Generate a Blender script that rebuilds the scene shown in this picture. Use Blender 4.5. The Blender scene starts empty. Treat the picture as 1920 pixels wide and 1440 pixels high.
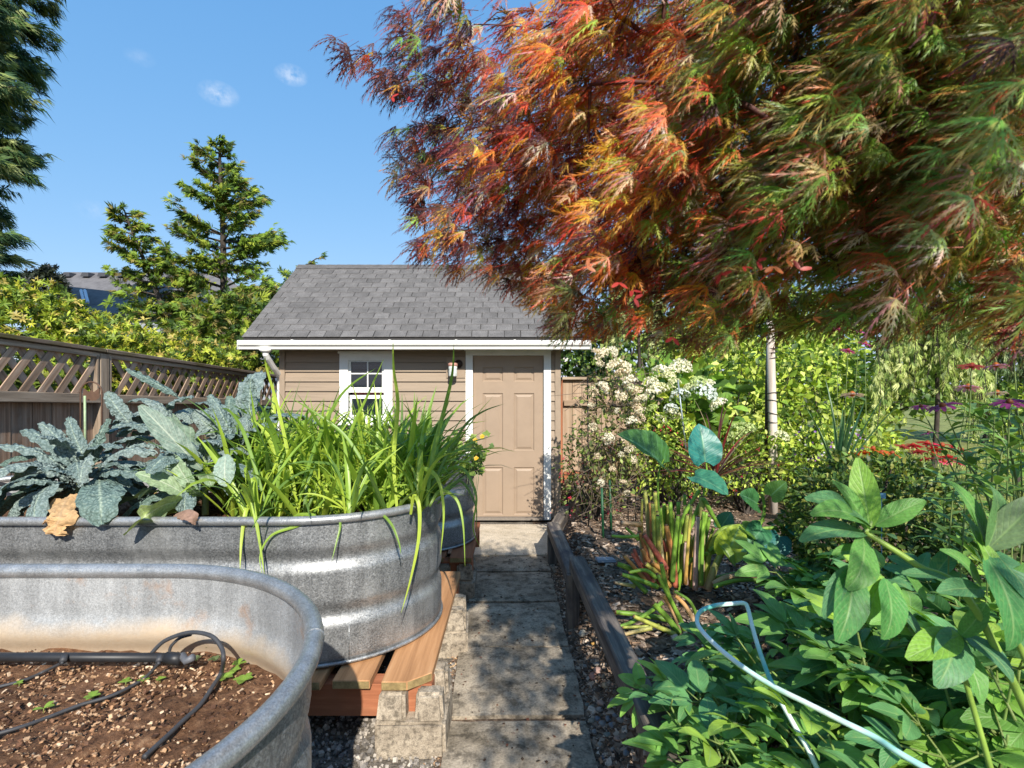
import bpy, bmesh, math, random
import numpy as np
from mathutils import Vector, Matrix, Euler
R = math.radians
scene = bpy.context.scene
col = scene.collection
rng = np.random.default_rng(11)
random.seed(11)

# ------------------------------------------------------------------ camera, sky, sun
F, CX, CY, H = 967.0, 960.0, 720.0, 1.6
cam_d = bpy.data.cameras.new('camera')
cam = bpy.data.objects.new('camera', cam_d); col.objects.link(cam)
cam.location = (0, 0, H); cam.rotation_euler = (R(90), 0, 0)
cam_d.sensor_width = 36.0; cam_d.lens = 36.0 * F / 1920.0
cam_d.clip_start = 0.05; cam_d.clip_end = 3000
cam_d.dof.use_dof = True; cam_d.dof.focus_distance = 3.6; cam_d.dof.aperture_fstop = 6.3
scene.camera = cam

SUN_AZ, SUN_EL = 12.0, 35.0            # azimuth to the right of straight behind the camera
S = Vector((math.sin(R(SUN_AZ)) * math.cos(R(SUN_EL)), -math.cos(R(SUN_AZ)) * math.cos(R(SUN_EL)), math.sin(R(SUN_EL))))
world = bpy.data.worlds.new('World'); scene.world = world
world.use_nodes = True
wn = world.node_tree; wn.nodes.clear()
sky = wn.nodes.new('ShaderNodeTexSky'); sky.sky_type = 'NISHITA'; sky.sun_disc = False
sky.sun_elevation = R(SUN_EL); sky.sun_rotation = math.atan2(S.x, S.y)
sky.air_density = 1.0; sky.dust_density = 0.35; sky.ozone_density = 2.2; sky.altitude = 60
bg = wn.nodes.new('ShaderNodeBackground'); bg.inputs['Strength'].default_value = 0.12
wo = wn.nodes.new('ShaderNodeOutputWorld')
# two small wisps of cloud far up in the sky
geo = wn.nodes.new('ShaderNodeTexCoord')
cloud_sum = None
def wmath(op, a, b=None, clamp=False):
    n = wn.nodes.new('ShaderNodeMath'); n.operation = op; n.use_clamp = clamp
    for i, v in enumerate((a, b)):
        if v is None: continue
        if isinstance(v, (int, float)): n.inputs[i].default_value = v
        else: wn.links.new(v, n.inputs[i])
    return n.outputs[0]
nz = wn.nodes.new('ShaderNodeTexNoise'); nz.inputs['Scale'].default_value = 64; nz.inputs['Detail'].default_value = 6
nz.inputs['Roughness'].default_value = 0.62
wn.links.new(geo.outputs['Generated'], nz.inputs['Vector'])
for px, py, r, a in ((410, 176, 0.030, 0.60), (546, 141, 0.026, 0.70), (262, 108, 0.02, 0.14), (176, 395, 0.026, 0.16)):
    d = Vector(((px - CX) / F, 1.0, (CY - py) / F)).normalized()
    mp = wn.nodes.new('ShaderNodeVectorMath'); mp.operation = 'SUBTRACT'; mp.inputs[1].default_value = d
    wn.links.new(geo.outputs['Generated'], mp.inputs[0])
    sc = wn.nodes.new('ShaderNodeVectorMath'); sc.operation = 'MULTIPLY'; sc.inputs[1].default_value = (1, 1, 1.7)
    wn.links.new(mp.outputs[0], sc.inputs[0])
    ln = wn.nodes.new('ShaderNodeVectorMath'); ln.operation = 'LENGTH'; wn.links.new(sc.outputs[0], ln.inputs[0])
    m = wmath('SUBTRACT', 1.0, wmath('DIVIDE', ln.outputs['Value'], r), True)
    m = wmath('MULTIPLY', m, wmath('MULTIPLY', wmath('SUBTRACT', nz.outputs['Fac'], 0.33, True), 3.0), True)
    m = wmath('MULTIPLY', m, a)
    cloud_sum = m if cloud_sum is None else wmath('ADD', cloud_sum, m, True)
# even out the sky from zenith to horizon, channel by channel, to the clear deep blue of a dry summer day
sep = wn.nodes.new('ShaderNodeSeparateColor'); wn.links.new(sky.outputs[0], sep.inputs[0])
tint = wn.nodes.new('ShaderNodeCombineColor')
for i, (k, g_) in enumerate(((0.112, 0.716), (0.218, 0.43), (0.395, 0.26))):
    wn.links.new(wmath('MULTIPLY', wmath('POWER', sep.outputs[i], g_), k / 0.12), tint.inputs[i])
mixc = wn.nodes.new('ShaderNodeMixRGB'); mixc.inputs[2].default_value = (5.6, 5.8, 6.2, 1)
wn.links.new(cloud_sum, mixc.inputs[0]); wn.links.new(tint.outputs[0], mixc.inputs[1])
wn.links.new(mixc.outputs[0], bg.inputs['Color']); wn.links.new(bg.outputs[0], wo.inputs['Surface'])

sun_d = bpy.data.lights.new('sun', 'SUN'); sun_d.energy = 4.6; sun_d.angle = R(0.53); sun_d.color = (1.0, 0.93, 0.82)
sun = bpy.data.objects.new('sun', sun_d); col.objects.link(sun)
sun.rotation_euler = S.to_track_quat('Z', 'Y').to_euler(); sun.location = S * 40

vs = scene.view_settings
scene.display_settings.display_device = 'sRGB'
vs.view_transform = 'Standard'; vs.look = 'None'; vs.gamma = 1.0; vs.exposure = 0.66
vs.use_curve_mapping = False
scene.render.engine = 'CYCLES'
cy = scene.cycles
cy.max_bounces = 9; cy.diffuse_bounces = 4; cy.glossy_bounces = 3; cy.transmission_bounces = 6; cy.transparent_max_bounces = 8
cy.use_denoising = True
cy.sample_clamp_indirect = 6.0

# ------------------------------------------------------------------ helpers
def at(px, py, D):
    "point at distance D in front of the camera that shows at that place of the photograph"
    return Vector(((px - CX) * D / F, D, H - (py - CY) * D / F))

def np_mesh(name, V, faces, colr=None, uv=None, smooth=True, mats=None, mat_idx=None):
    "V (n,3); faces: list of int arrays (m,k)"
    me = bpy.data.meshes.new(name)
    V = np.asarray(V, dtype=np.float32)
    faces = [np.asarray(f, dtype=np.int32) for f in faces if len(f)]
    me.vertices.add(len(V)); me.vertices.foreach_set('co', V.ravel())
    loops = np.concatenate([f.ravel() for f in faces])
    sizes = np.concatenate([np.full(len(f), f.shape[1], dtype=np.int32) for f in faces])
    starts = np.concatenate(([0], np.cumsum(sizes)[:-1])).astype(np.int32)
    me.loops.add(len(loops)); me.loops.foreach_set('vertex_index', loops)
    me.polygons.add(len(sizes)); me.polygons.foreach_set('loop_start', starts)
    me.polygons.foreach_set('use_smooth', np.full(len(sizes), smooth, dtype=bool))
    if mat_idx is not None: me.polygons.foreach_set('material_index', np.asarray(mat_idx, dtype=np.int32))
    me.update(calc_edges=True)
    if colr is not None:
        c = np.ones((len(V), 4), dtype=np.float32); c[:, :3] = colr
        a = me.color_attributes.new('Col', 'FLOAT_COLOR', 'POINT'); a.data.foreach_set('color', c.ravel())
    if uv is not None:
        u = me.uv_layers.new(name='UVMap'); u.data.foreach_set('uv', np.asarray(uv, dtype=np.float32)[loops].ravel())
    for m in (mats or []): me.materials.append(m)
    return me

def link(name, me, parent=None, matrix=None):
    o = bpy.data.objects.new(name, me); col.objects.link(o)
    if parent is not None: o.parent = parent
    if matrix is not None: o.matrix_basis = matrix
    return o

def tag(o, label=None, cat=None, group=None, kind=None):
    if label: o['label'] = label
    if cat: o['category'] = cat
    if group: o['group'] = group
    if kind: o['kind'] = kind
    return o

def thing(name, label, cat, loc=(0, 0, 0), group=None):
    o = bpy.data.objects.new(name, None); col.objects.link(o); o.location = loc
    o.empty_display_size = 0.1
    return tag(o, label, cat, group)

class MB:
    "collects shapes into one mesh"
    def __init__(s): s.V = []; s.F = {}; s.C = []; s.U = []; s.n = 0; s.M = {}
    def add(s, V, faces, c=None, uv=None, mi=0):
        V = np.asarray(V, dtype=np.float64)
        for f in faces:
            f = np.asarray(f, dtype=np.int64)
            if not len(f): continue
            s.F.setdefault((f.shape[1]), []).append(f + s.n); s.M.setdefault(f.shape[1], []).append(np.full(len(f), mi))
        s.V.append(V); s.n += len(V)
        s.C.append(np.broadcast_to(np.asarray((1, 1, 1) if c is None else c, dtype=np.float64), (len(V), 3)))
        s.U.append(np.zeros((len(V), 2)) if uv is None else uv)
        return s
    def box(s, a, b, c=None, mi=0):
        (x0, y0, z0), (x1, y1, z1) = a, b
        V = [(x0, y0, z0), (x1, y0, z0), (x1, y1, z0), (x0, y1, z0), (x0, y0, z1), (x1, y0, z1), (x1, y1, z1), (x0, y1, z1)]
        return s.add(V, [[(0, 3, 2, 1), (4, 5, 6, 7), (0, 1, 5, 4), (1, 2, 6, 5), (2, 3, 7, 6), (3, 0, 4, 7)]], c, mi=mi)
    def tube(s, pts, rad, n=8, c=None, caps=True, mi=0, closed=False):
        P = np.asarray([tuple(p) for p in pts], dtype=np.float64); k = len(P)
        r = np.broadcast_to(np.asarray(rad, dtype=np.float64), (k,))
        if closed: T = np.roll(P, -1, 0) - np.roll(P, 1, 0)
        else: T = np.gradient(P, axis=0)
        T /= np.linalg.norm(T, axis=1)[:, None] + 1e-12
        ref = np.array((0, 0, 1.0)) if abs(T[0][2]) < 0.9 else np.array((1.0, 0, 0))
        V = np.zeros((k, n, 3)); a = np.arange(n) * 2 * np.pi / n
        N = np.cross(T[0], ref); N /= np.linalg.norm(N)
        for i in range(k):
            N = N - T[i] * np.dot(N, T[i]); N /= np.linalg.norm(N) + 1e-12
            B = np.cross(T[i], N)
            V[i] = P[i] + r[i] * (np.cos(a)[:, None] * N + np.sin(a)[:, None] * B)
        idx = np.arange(k * n).reshape(k, n)
        A = idx if closed else idx[:-1]; Bn = np.roll(idx, -1, 0) if closed else idx[1:]
        f = np.stack([A, np.roll(A, -1, 1), np.roll(Bn, -1, 1), Bn], axis=-1).reshape(-1, 4)
        vv = V.reshape(-1, 3); fs = [f]
        if caps and not closed:
            fs.append(np.array([idx[0][::-1]])); fs.append(np.array([idx[-1]]))
        cc = c
        if c is not None and np.ndim(c) == 2: cc = np.repeat(np.asarray(c), n, axis=0)
        uv = np.zeros((k * n, 2)); uv[:, 1] = np.repeat(np.linspace(0, 1, k), n)
        return s.add(vv, fs, cc, uv, mi)
    def arrays(s):
        V = np.concatenate(s.V); C = np.concatenate(s.C); U = np.concatenate(s.U)
        fs = [np.concatenate(v) for v in s.F.values()]; mi = np.concatenate([np.concatenate(v) for v in s.M.values()])
        return V, fs, C, U, mi
    def mesh(s, name, mats, smooth=True):
        V, fs, C, U, mi = s.arrays()
        if not isinstance(mats, (list, tuple)): mats = [mats]
        return np_mesh(name, V, fs, C, U, smooth, mats, mi)
    def build(s, name, mats, parent=None, smooth=False):
        return link(name, s.mesh(name, mats, smooth), parent)

_boxes = {}
def plank_mesh(sx, sy, sz, mat, bev=0.004, wob=0.0, seed=0):
    key = (round(sx, 3), round(sy, 3), round(sz, 3), mat.name, bev, wob, seed)
    if key in _boxes: return _boxes[key]
    bm = bmesh.new(); bmesh.ops.create_cube(bm, size=1.0)
    for v in bm.verts: v.co = Vector((v.co.x * sx, v.co.y * sy, v.co.z * sz))
    if bev > 0: bmesh.ops.bevel(bm, geom=bm.edges[:], offset=bev, segments=1, affect='EDGES')
    if wob:
        rr = random.Random(seed)
        for v in bm.verts: v.co += Vector((rr.uniform(-wob, wob), rr.uniform(-wob, wob), rr.uniform(-wob, wob)))
    me = bpy.data.meshes.new('plank'); bm.to_mesh(me); bm.free(); me.materials.append(mat)
    _boxes[key] = me
    return me
def plank(name, size, loc, mat, parent=None, rot=(0, 0, 0), bev=0.004, wob=0.0, seed=0):
    "a board whose grain runs along its own x axis"
    return link(name, plank_mesh(*size, mat, bev, wob, seed), parent, Matrix.Translation(loc) @ Euler(rot).to_matrix().to_4x4())

def scatter(tV, tF, Rm, T, sc, cols, tC=None, tU=None):
    "copies of a template: Rm (N,3,3), T (N,3), sc (N,), cols (N,3)"
    tV = np.asarray(tV); N = len(T); n = len(tV)
    V = np.einsum('nij,vj->nvi', Rm, tV) * np.asarray(sc)[:, None, None] + np.asarray(T)[:, None, :]
    fs = [((np.asarray(f)[None] + (np.arange(N) * n)[:, None, None]).reshape(-1, np.asarray(f).shape[1])) for f in tF]
    C = np.repeat(np.asarray(cols)[:, None, :], n, axis=1)
    if tC is not None: C = C * np.asarray(tC)[None]
    U = None if tU is None else np.tile(np.asarray(tU), (N, 1))
    return V.reshape(-1, 3), fs, C.reshape(-1, 3), U
def frames(Y, Z):
    Y = np.asarray(Y, dtype=float); Z = np.asarray(Z, dtype=float)
    Y = Y / (np.linalg.norm(Y, axis=1)[:, None] + 1e-9)
    Z = Z - Y * (Y * Z).sum(1)[:, None]; Z = Z / (np.linalg.norm(Z, axis=1)[:, None] + 1e-9)
    X = np.cross(Y, Z)
    return np.stack([X, Y, Z], axis=-1)
def rdir(N, r=None):
    v = (r or rng).normal(size=(N, 3)); return v / np.linalg.norm(v, axis=1)[:, None]
def mat4(Rm, T, s=1.0):
    M = Matrix.Identity(4)
    for i in range(3):
        for j in range(3): M[i][j] = float(Rm[i][j]) * s
        M[i][3] = float(T[i])
    return M

def strip(L, W, nseg, width, bend=0.0, fold=0.0, nc=3, p=1.4, twist=0.0, wave=0.0, wf=3.0, seed=0, lift=0.0):
    "leaf that grows along +y and arches down; width(t) is its outline; returns V, quads, uv"
    r = random.Random(seed)
    t = np.linspace(0, 1, nseg + 1); th = lift - bend * t ** p
    dy = np.cos(th) * L / nseg; dz = np.sin(th) * L / nseg
    y = np.concatenate(([0], np.cumsum(dy[:-1]))); z = np.concatenate(([0], np.cumsum(dz[:-1])))
    w = np.array([width(a) for a in t]) * W
    u = np.linspace(-1, 1, nc); V = np.zeros((nseg + 1, nc, 3)); UV = np.zeros((nseg + 1, nc, 2))
    for i in range(nseg + 1):
        nrm = np.array((0, -math.sin(th[i]), math.cos(th[i])))
        tw = twist * t[i]
        for j in range(nc):
            o = abs(u[j]) ** 1.3 * w[i] * fold + wave * w[i] * u[j] * math.sin(t[i] * wf * 6.283 + (1.3 if u[j] > 0 else 0) + seed) * abs(u[j])
            sx = u[j] * w[i]
            xx = sx * math.cos(tw) - o * math.sin(tw); oo = sx * math.sin(tw) + o * math.cos(tw)
            V[i, j] = np.array((xx, y[i], z[i])) + nrm * oo
            UV[i, j] = (0.5 + 0.5 * u[j], t[i])
    idx = np.arange((nseg + 1) * nc).reshape(nseg + 1, nc)
    f = np.stack([idx[:-1, :-1], idx[:-1, 1:], idx[1:, 1:], idx[1:, :-1]], axis=-1).reshape(-1, 4)
    return V.reshape(-1, 3), [f], UV.reshape(-1, 2)
def lance(t): return max(0.03, (math.sin(math.pi * min(1, t * 0.96 + 0.02)) ** 0.8) * (1.15 - 0.35 * t))
def oval(t): return max(0.02, math.sin(math.pi * (0.02 + 0.96 * t)) ** 0.62)
def blade(t): return max(0.02, min(1.0, 0.55 + 1.6 * t) * (1 - t ** 2.6))

# ------------------------------------------------------------------ materials
def nodes(name):
    m = bpy.data.materials.new(name); m.use_nodes = True
    nt = m.node_tree; b = nt.nodes['Principled BSDF']
    return m, nt, b
def N(nt, typ, **kw):
    n = nt.nodes.new(typ)
    for k, v in kw.items():
        if k in n.inputs: n.inputs[k].default_value = v
        else: setattr(n, k, v)
    return n
def ramp(nt, fac, stops, interp='LINEAR'):
    r = nt.nodes.new('ShaderNodeValToRGB'); e = r.color_ramp.elements; r.color_ramp.interpolation = interp
    while len(e) < len(stops): e.new(0.5)
    for i, (p, c) in enumerate(stops):
        e[i].position = p; e[i].color = (*c, 1) if len(c) == 3 else c
    nt.links.new(fac, r.inputs[0]); return r.outputs[0]
def mixc_(nt, a, b, fac, mode='MIX'):
    m = nt.nodes.new('ShaderNodeMixRGB'); m.blend_type = mode
    for i, v in enumerate((fac, a, b)):
        if isinstance(v, (int, float)): m.inputs[i].default_value = v
        elif isinstance(v, tuple): m.inputs[i].default_value = (*v, 1)
        else: nt.links.new(v, m.inputs[i])
    return m.outputs[0]
def coords(nt, kind='Object', scale=(1, 1, 1), rnd=True):
    tc = nt.nodes.new('ShaderNodeTexCoord'); mp = nt.nodes.new('ShaderNodeMapping'); mp.inputs['Scale'].default_value = scale
    nt.links.new(tc.outputs[kind], mp.inputs['Vector'])
    if rnd:
        oi = nt.nodes.new('ShaderNodeObjectInfo'); ml = nt.nodes.new('ShaderNodeVectorMath'); ml.operation = 'SCALE'
        ml.inputs[0].default_value = (13.1, 7.7, 21.3); nt.links.new(oi.outputs['Random'], ml.inputs['Scale'])
        nt.links.new(ml.outputs[0], mp.inputs['Location'])
    return mp.outputs[0]
def noise(nt, vec, scale, detail=6, rough=0.6):
    n = N(nt, 'ShaderNodeTexNoise', Scale=scale, Detail=detail, Roughness=rough); nt.links.new(vec, n.inputs['Vector'])
    return n.outputs['Fac']
def bump(nt, b, h, strength=0.4, dist=0.01, prev=None):
    n = N(nt, 'ShaderNodeBump', Strength=strength, Distance=dist); nt.links.new(h, n.inputs['Height'])
    if prev is not None: nt.links.new(prev, n.inputs['Normal'])
    nt.links.new(n.outputs[0], b.inputs['Normal']); return n.outputs[0]
def rnd_value(nt, lo, hi):
    oi = nt.nodes.new('ShaderNodeObjectInfo'); m = N(nt, 'ShaderNodeMapRange'); m.inputs[3].default_value = lo; m.inputs[4].default_value = hi
    nt.links.new(oi.outputs['Random'], m.inputs[0])
    c = nt.nodes.new('ShaderNodeCombineColor')
    for i in range(3): nt.links.new(m.outputs[0], c.inputs[i])
    return c.outputs[0]

def wood(name, stops, grain=(1.4, 26, 26), rough=0.8, bstr=0.55, lo=0.75, hi=1.2, blotch=None):
    m, nt, b = nodes(name)
    v = coords(nt, 'Object', grain); g = noise(nt, v, 1.0, 9, 0.68)
    c = ramp(nt, g, stops)
    if blotch:
        g2 = noise(nt, coords(nt, 'Object', (3, 7, 7)), 1.0, 4, 0.6)
        c = mixc_(nt, c, blotch, ramp(nt, g2, [(0.48, (0, 0, 0)), (0.68, (1, 1, 1))]))
    c = mixc_(nt, c, rnd_value(nt, lo, hi), 1.0, 'MULTIPLY')
    nt.links.new(c, b.inputs['Base Color']); b.inputs['Roughness'].default_value = rough
    b.inputs['Specular IOR Level'].default_value = 0.25
    bump(nt, b, g, bstr, 0.006)
    return m
def painted(name, rgb, rough=0.55, dirt=0.12, scale=9.0, bstr=0.12, lo=1.0, hi=1.0, grain=None):
    m, nt, b = nodes(name)
    v = coords(nt, 'Object', grain or (1, 1, 1)); g = noise(nt, v, scale, 7, 0.65)
    dark = tuple(c * (1 - dirt * 2) for c in rgb)
    c = ramp(nt, g, [(0.28, dark), (0.56, rgb)])
    if lo != hi: c = mixc_(nt, c, rnd_value(nt, lo, hi), 1.0, 'MULTIPLY')
    nt.links.new(c, b.inputs['Base Color']); b.inputs['Roughness'].default_value = rough
    b.inputs['Specular IOR Level'].default_value = 0.3
    bump(nt, b, g, bstr, 0.004)
    return m
def leafmat(name, rough=0.45, transl=0.35, vein=0.0, var=0.25, spec=0.4, nscale=60.0, bstr=0.0, midrib=None, savoy=False, mottle=None):
    m, nt, b = nodes(name)
    at_ = nt.nodes.new('ShaderNodeAttribute'); at_.attribute_name = 'Col'
    tc = nt.nodes.new('ShaderNodeTexCoord')
    n = noise(nt, tc.outputs['Object'], nscale, 3, 0.6)
    c = mixc_(nt, at_.outputs['Color'], ramp(nt, n, [(0.3, (1 - var,) * 3), (0.7, (1 + var,) * 3)]), 1.0, 'MULTIPLY')
    prev = None
    if vein or midrib:
        uvx = nt.nodes.new('ShaderNodeSeparateXYZ'); nt.links.new(tc.outputs['UV'], uvx.inputs[0])
        def mth(op, a, b2=None, cl=False):
            q = nt.nodes.new('ShaderNodeMath'); q.operation = op; q.use_clamp = cl
            for i, vv in enumerate((a, b2)):
                if vv is None: continue
                if isinstance(vv, (int, float)): q.inputs[i].default_value = vv
                else: nt.links.new(vv, q.inputs[i])
            return q.outputs[0]
        au = mth('ABSOLUTE', mth('SUBTRACT', uvx.outputs[0], 0.5))
        rib = mth('SUBTRACT', 1.0, mth('DIVIDE', au, 0.03 if not midrib else 0.055), True)
        ph = mth('SUBTRACT', mth('MULTIPLY', uvx.outputs[1], 9.0), mth('MULTIPLY', au, 6.0))
        vn = mth('POWER', mth('ABSOLUTE', mth('COSINE', mth('MULTIPLY', ph, 3.1416))), 14.0)
        lines = mth('MAXIMUM', rib, mth('MULTIPLY', vn, vein), True)
        rc = midrib or (0.30, 0.42, 0.14)
        c = mixc_(nt, c, rc, mth('MULTIPLY', lines, 0.62))
        prev = bump(nt, b, mth('MULTIPLY', lines, -1.0), 0.35, 0.004)
    if savoy:
        vo = N(nt, 'ShaderNodeTexVoronoi', Scale=70.0); vo.feature = 'F1'; nt.links.new(tc.outputs['Object'], vo.inputs['Vector'])
        c = mixc_(nt, c, ramp(nt, vo.outputs['Distance'], [(0.2, (1.1, 1.1, 1.1)), (0.68, (0.42, 0.50, 0.47))]), 0.6, 'MULTIPLY')  # crease shade between the blisters put into the colour, blister tops lightened
        iv = nt.nodes.new('ShaderNodeMath'); iv.operation = 'SUBTRACT'; iv.inputs[0].default_value = 1.0; nt.links.new(vo.outputs['Distance'], iv.inputs[1])
        prev = bump(nt, b, iv.outputs[0], 0.9, 0.010, prev)
    elif bstr: prev = bump(nt, b, n, bstr, 0.004, prev)
    if mottle:
        n2 = noise(nt, coords(nt, 'Object', (1, 1, 1)), mottle[1], 4, 0.6)
        c = mixc_(nt, c, mottle[0], ramp(nt, n2, [(0.60, (0, 0, 0)), (0.80, (0.7, 0.7, 0.7))]))
    nt.links.new(c, b.inputs['Base Color'])
    b.inputs['Roughness'].default_value = rough; b.inputs['Specular IOR Level'].default_value = spec
    tr = nt.nodes.new('ShaderNodeBsdfTranslucent')
    nt.links.new(mixc_(nt, c, (1.25, 1.2, 0.55), 1.0, 'MULTIPLY'), tr.inputs['Color'])
    mx = nt.nodes.new('ShaderNodeMixShader'); mx.inputs[0].default_value = transl
    nt.links.new(b.outputs[0], mx.inputs[1]); nt.links.new(tr.outputs[0], mx.inputs[2])
    nt.links.new(mx.outputs[0], nt.nodes['Material Output'].inputs['Surface'])
    return m
def plain(name, rgb, rough=0.5, metal=0.0, spec=0.4):
    m, nt, b = nodes(name)
    g = noise(nt, coords(nt, 'Object'), 35, 4, 0.6)
    nt.links.new(ramp(nt, g, [(0.3, tuple(c * 0.78 for c in rgb)), (0.7, tuple(min(1, c * 1.12) for c in rgb))]), b.inputs['Base Color'])
    b.inputs['Roughness'].default_value = rough; b.inputs['Metallic'].default_value = metal; b.inputs['Specular IOR Level'].default_value = spec
    return m
def vcol(name, rough=0.8, bscale=40, bstr=0.4, var=0.3):
    m, nt, b = nodes(name)
    at_ = nt.nodes.new('ShaderNodeAttribute'); at_.attribute_name = 'Col'
    g = noise(nt, coords(nt, 'Object'), bscale, 6, 0.65)
    nt.links.new(mixc_(nt, at_.outputs['Color'], ramp(nt, g, [(0.3, (1 - var,) * 3), (0.7, (1 + var,) * 3)]), 1.0, 'MULTIPLY'), b.inputs['Base Color'])
    b.inputs['Roughness'].default_value = rough; b.inputs['Specular IOR Level'].default_value = 0.25
    bump(nt, b, g, bstr, 0.006)
    return m

M = {}
M['siding'] = painted('siding_paint', (0.300, 0.232, 0.170), 0.6, 0.10, 1.0, 0.25, 0.94, 1.05, (2.0, 40, 40))
M['trim_tan'] = painted('trim_paint_tan', (0.315, 0.243, 0.178), 0.6, 0.08, 6)
M['door'] = painted('door_paint', (0.325, 0.243, 0.176), 0.5, 0.05, 5)
M['white'] = painted('white_paint', (0.80, 0.80, 0.77), 0.5, 0.06, 5)
M['gutter'] = painted('gutter_enamel', (0.80, 0.79, 0.75), 0.35, 0.05, 3)
M['dark'] = plain('dark_void', (0.03, 0.027, 0.025), 0.8)
M['grey_wood'] = wood('weathered_grey_wood', [(0.25, (0.11, 0.08, 0.058)), (0.5, (0.31, 0.24, 0.175)), (0.75, (0.50, 0.41, 0.32))], lo=0.8, hi=1.15)
M['fence_wood'] = wood('weathered_fence_wood', [(0.25, (0.085, 0.052, 0.035)), (0.5, (0.28, 0.18, 0.12)), (0.75, (0.50, 0.37, 0.27))], (1.0, 30, 30), lo=0.75, hi=1.25, blotch=(0.30, 0.24, 0.19))
M['lattice'] = wood('lattice_wood', [(0.25, (0.14, 0.085, 0.055)), (0.5, (0.33, 0.225, 0.155)), (0.75, (0.50, 0.39, 0.30))], (1.5, 34, 34), lo=0.65, hi=1.3, blotch=(0.37, 0.29, 0.23))
M['back_fence'] = wood('back_fence_wood', [(0.25, (0.22, 0.15, 0.10)), (0.5, (0.36, 0.26, 0.18)), (0.75, (0.46, 0.36, 0.27))], (1.0, 26, 26), lo=0.85, hi=1.1)
M['red_cedar'] = wood('red_stained_cedar', [(0.25, (0.22, 0.075, 0.035)), (0.55, (0.40, 0.15, 0.075)), (0.8, (0.52, 0.25, 0.13))], lo=0.9, hi=1.1, blotch=(0.30, 0.12, 0.06))
M['orange_wood'] = wood('orange_treated_wood', [(0.25, (0.24, 0.115, 0.05)), (0.55, (0.45, 0.235, 0.11)), (0.8, (0.58, 0.35, 0.19))], (1.2, 22, 22), 0.65, 0.35, 0.9, 1.1)
M['bed_timber'] = wood('bed_timber', [(0.28, (0.035, 0.032, 0.034)), (0.5, (0.135, 0.115, 0.10)), (0.74, (0.36, 0.30, 0.235))], (1.3, 24, 24), 0.8, 0.8, 0.9, 1.1, blotch=(0.05, 0.048, 0.055))
M['rail_mossy'] = wood('mossy_cap_wood', [(0.25, (0.06, 0.045, 0.035)), (0.5, (0.17, 0.13, 0.10)), (0.75, (0.33, 0.28, 0.22))], (1.3, 28, 28), 0.85, 0.7, 0.9, 1.1, blotch=(0.10, 0.085, 0.03))
M['endgrain'] = wood('cut_end_wood', [(0.3, (0.10, 0.075, 0.035)), (0.55, (0.27, 0.20, 0.09)), (0.8, (0.44, 0.33, 0.17))], (18, 18, 18), lo=0.9, hi=1.1)
M['leaf'] = leafmat('leaf', 0.45, 0.27)
M['far_leaf'] = leafmat('far_leaf', 0.5, 0.25, var=0.3, nscale=20)
M['needle'] = leafmat('needle', 0.6, 0.28, spec=0.2)
M['bark'] = wood('bark', [(0.3, (0.03, 0.024, 0.02)), (0.6, (0.075, 0.062, 0.052)), (0.8, (0.15, 0.13, 0.11))], (14, 14, 5), 0.9, 0.9)

# ------------------------------------------------------------------ ground, path, beds
def soil_mat(name, stops, scale=30, bstr=0.8, dist=0.02):
    m, nt, b = nodes(name)
    v = coords(nt, 'Object', rnd=False)
    g = noise(nt, v, scale, 9, 0.7); g2 = noise(nt, v, scale * 0.12, 4, 0.6)
    c = ramp(nt, g, stops)
    c = mixc_(nt, c, ramp(nt, g2, [(0.3, (0.65,) * 3), (0.7, (1.2,) * 3)]), 1.0, 'MULTIPLY')
    nt.links.new(c, b.inputs['Base Color']); b.inputs['Roughness'].default_value = 0.95; b.inputs['Specular IOR Level'].default_value = 0.15
    bump(nt, b, g, bstr, dist)
    return m
M['gravel'] = soil_mat('gravel_ground', [(0.3, (0.05, 0.045, 0.04)), (0.5, (0.20, 0.175, 0.145)), (0.72, (0.40, 0.35, 0.28))], 60)
M['mulch'] = soil_mat('bark_mulch', [(0.3, (0.05, 0.033, 0.022)), (0.5, (0.16, 0.112, 0.078)), (0.75, (0.36, 0.27, 0.20))], 55)
M['soil'] = soil_mat('potting_soil', [(0.3, (0.07, 0.034, 0.019)), (0.55, (0.20, 0.105, 0.058)), (0.75, (0.40, 0.25, 0.145))], 42)
M['lawn'] = soil_mat('lawn_ground', [(0.3, (0.08, 0.10, 0.025)), (0.55, (0.26, 0.28, 0.09)), (0.75, (0.42, 0.42, 0.19))], 14, 0.4)
M['earth'] = soil_mat('open_ground', [(0.3, (0.05, 0.06, 0.02)), (0.7, (0.14, 0.14, 0.06))], 3, 0.3)

def sheet(name, xs, ys, zf, mat, kind='structure'):
    X, Y = np.meshgrid(xs, ys); Z = np.vectorize(zf)(X, Y)
    V = np.stack([X, Y, Z], -1).reshape(-1, 3); n = len(xs); k = len(ys)
    idx = np.arange(n * k).reshape(k, n)
    f = np.stack([idx[:-1, :-1], idx[:-1, 1:], idx[1:, 1:], idx[1:, :-1]], -1).reshape(-1, 4)
    return tag(link(name, np_mesh(name, V, [f], mats=[mat])), kind=kind)
gx = np.concatenate((-np.geomspace(900, 8, 12), np.linspace(-7, 7, 15), np.geomspace(8, 900, 12)))
sheet('ground', gx, np.concatenate((-np.geomspace(900, 8, 12), np.linspace(-7, 30, 30), np.geomspace(32, 900, 12))), lambda x, y: -0.06, M['earth'])
def hsh(x, y): return math.sin(x * 12.9 + y * 78.2) * 0.5 + math.sin(x * 5.1 - y * 9.3) * 0.5
sheet('gravel_bed', np.linspace(-3.9, 0.75, 90), np.linspace(-1.5, 9, 160), lambda x, y: -0.034 + 0.006 * hsh(x * 3, y * 3), M['gravel'])
sheet('joint_soil', np.linspace(-0.33, 0.40, 8), np.linspace(-1, 4.85, 20), lambda x, y: -0.022, M['mulch'])
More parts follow.
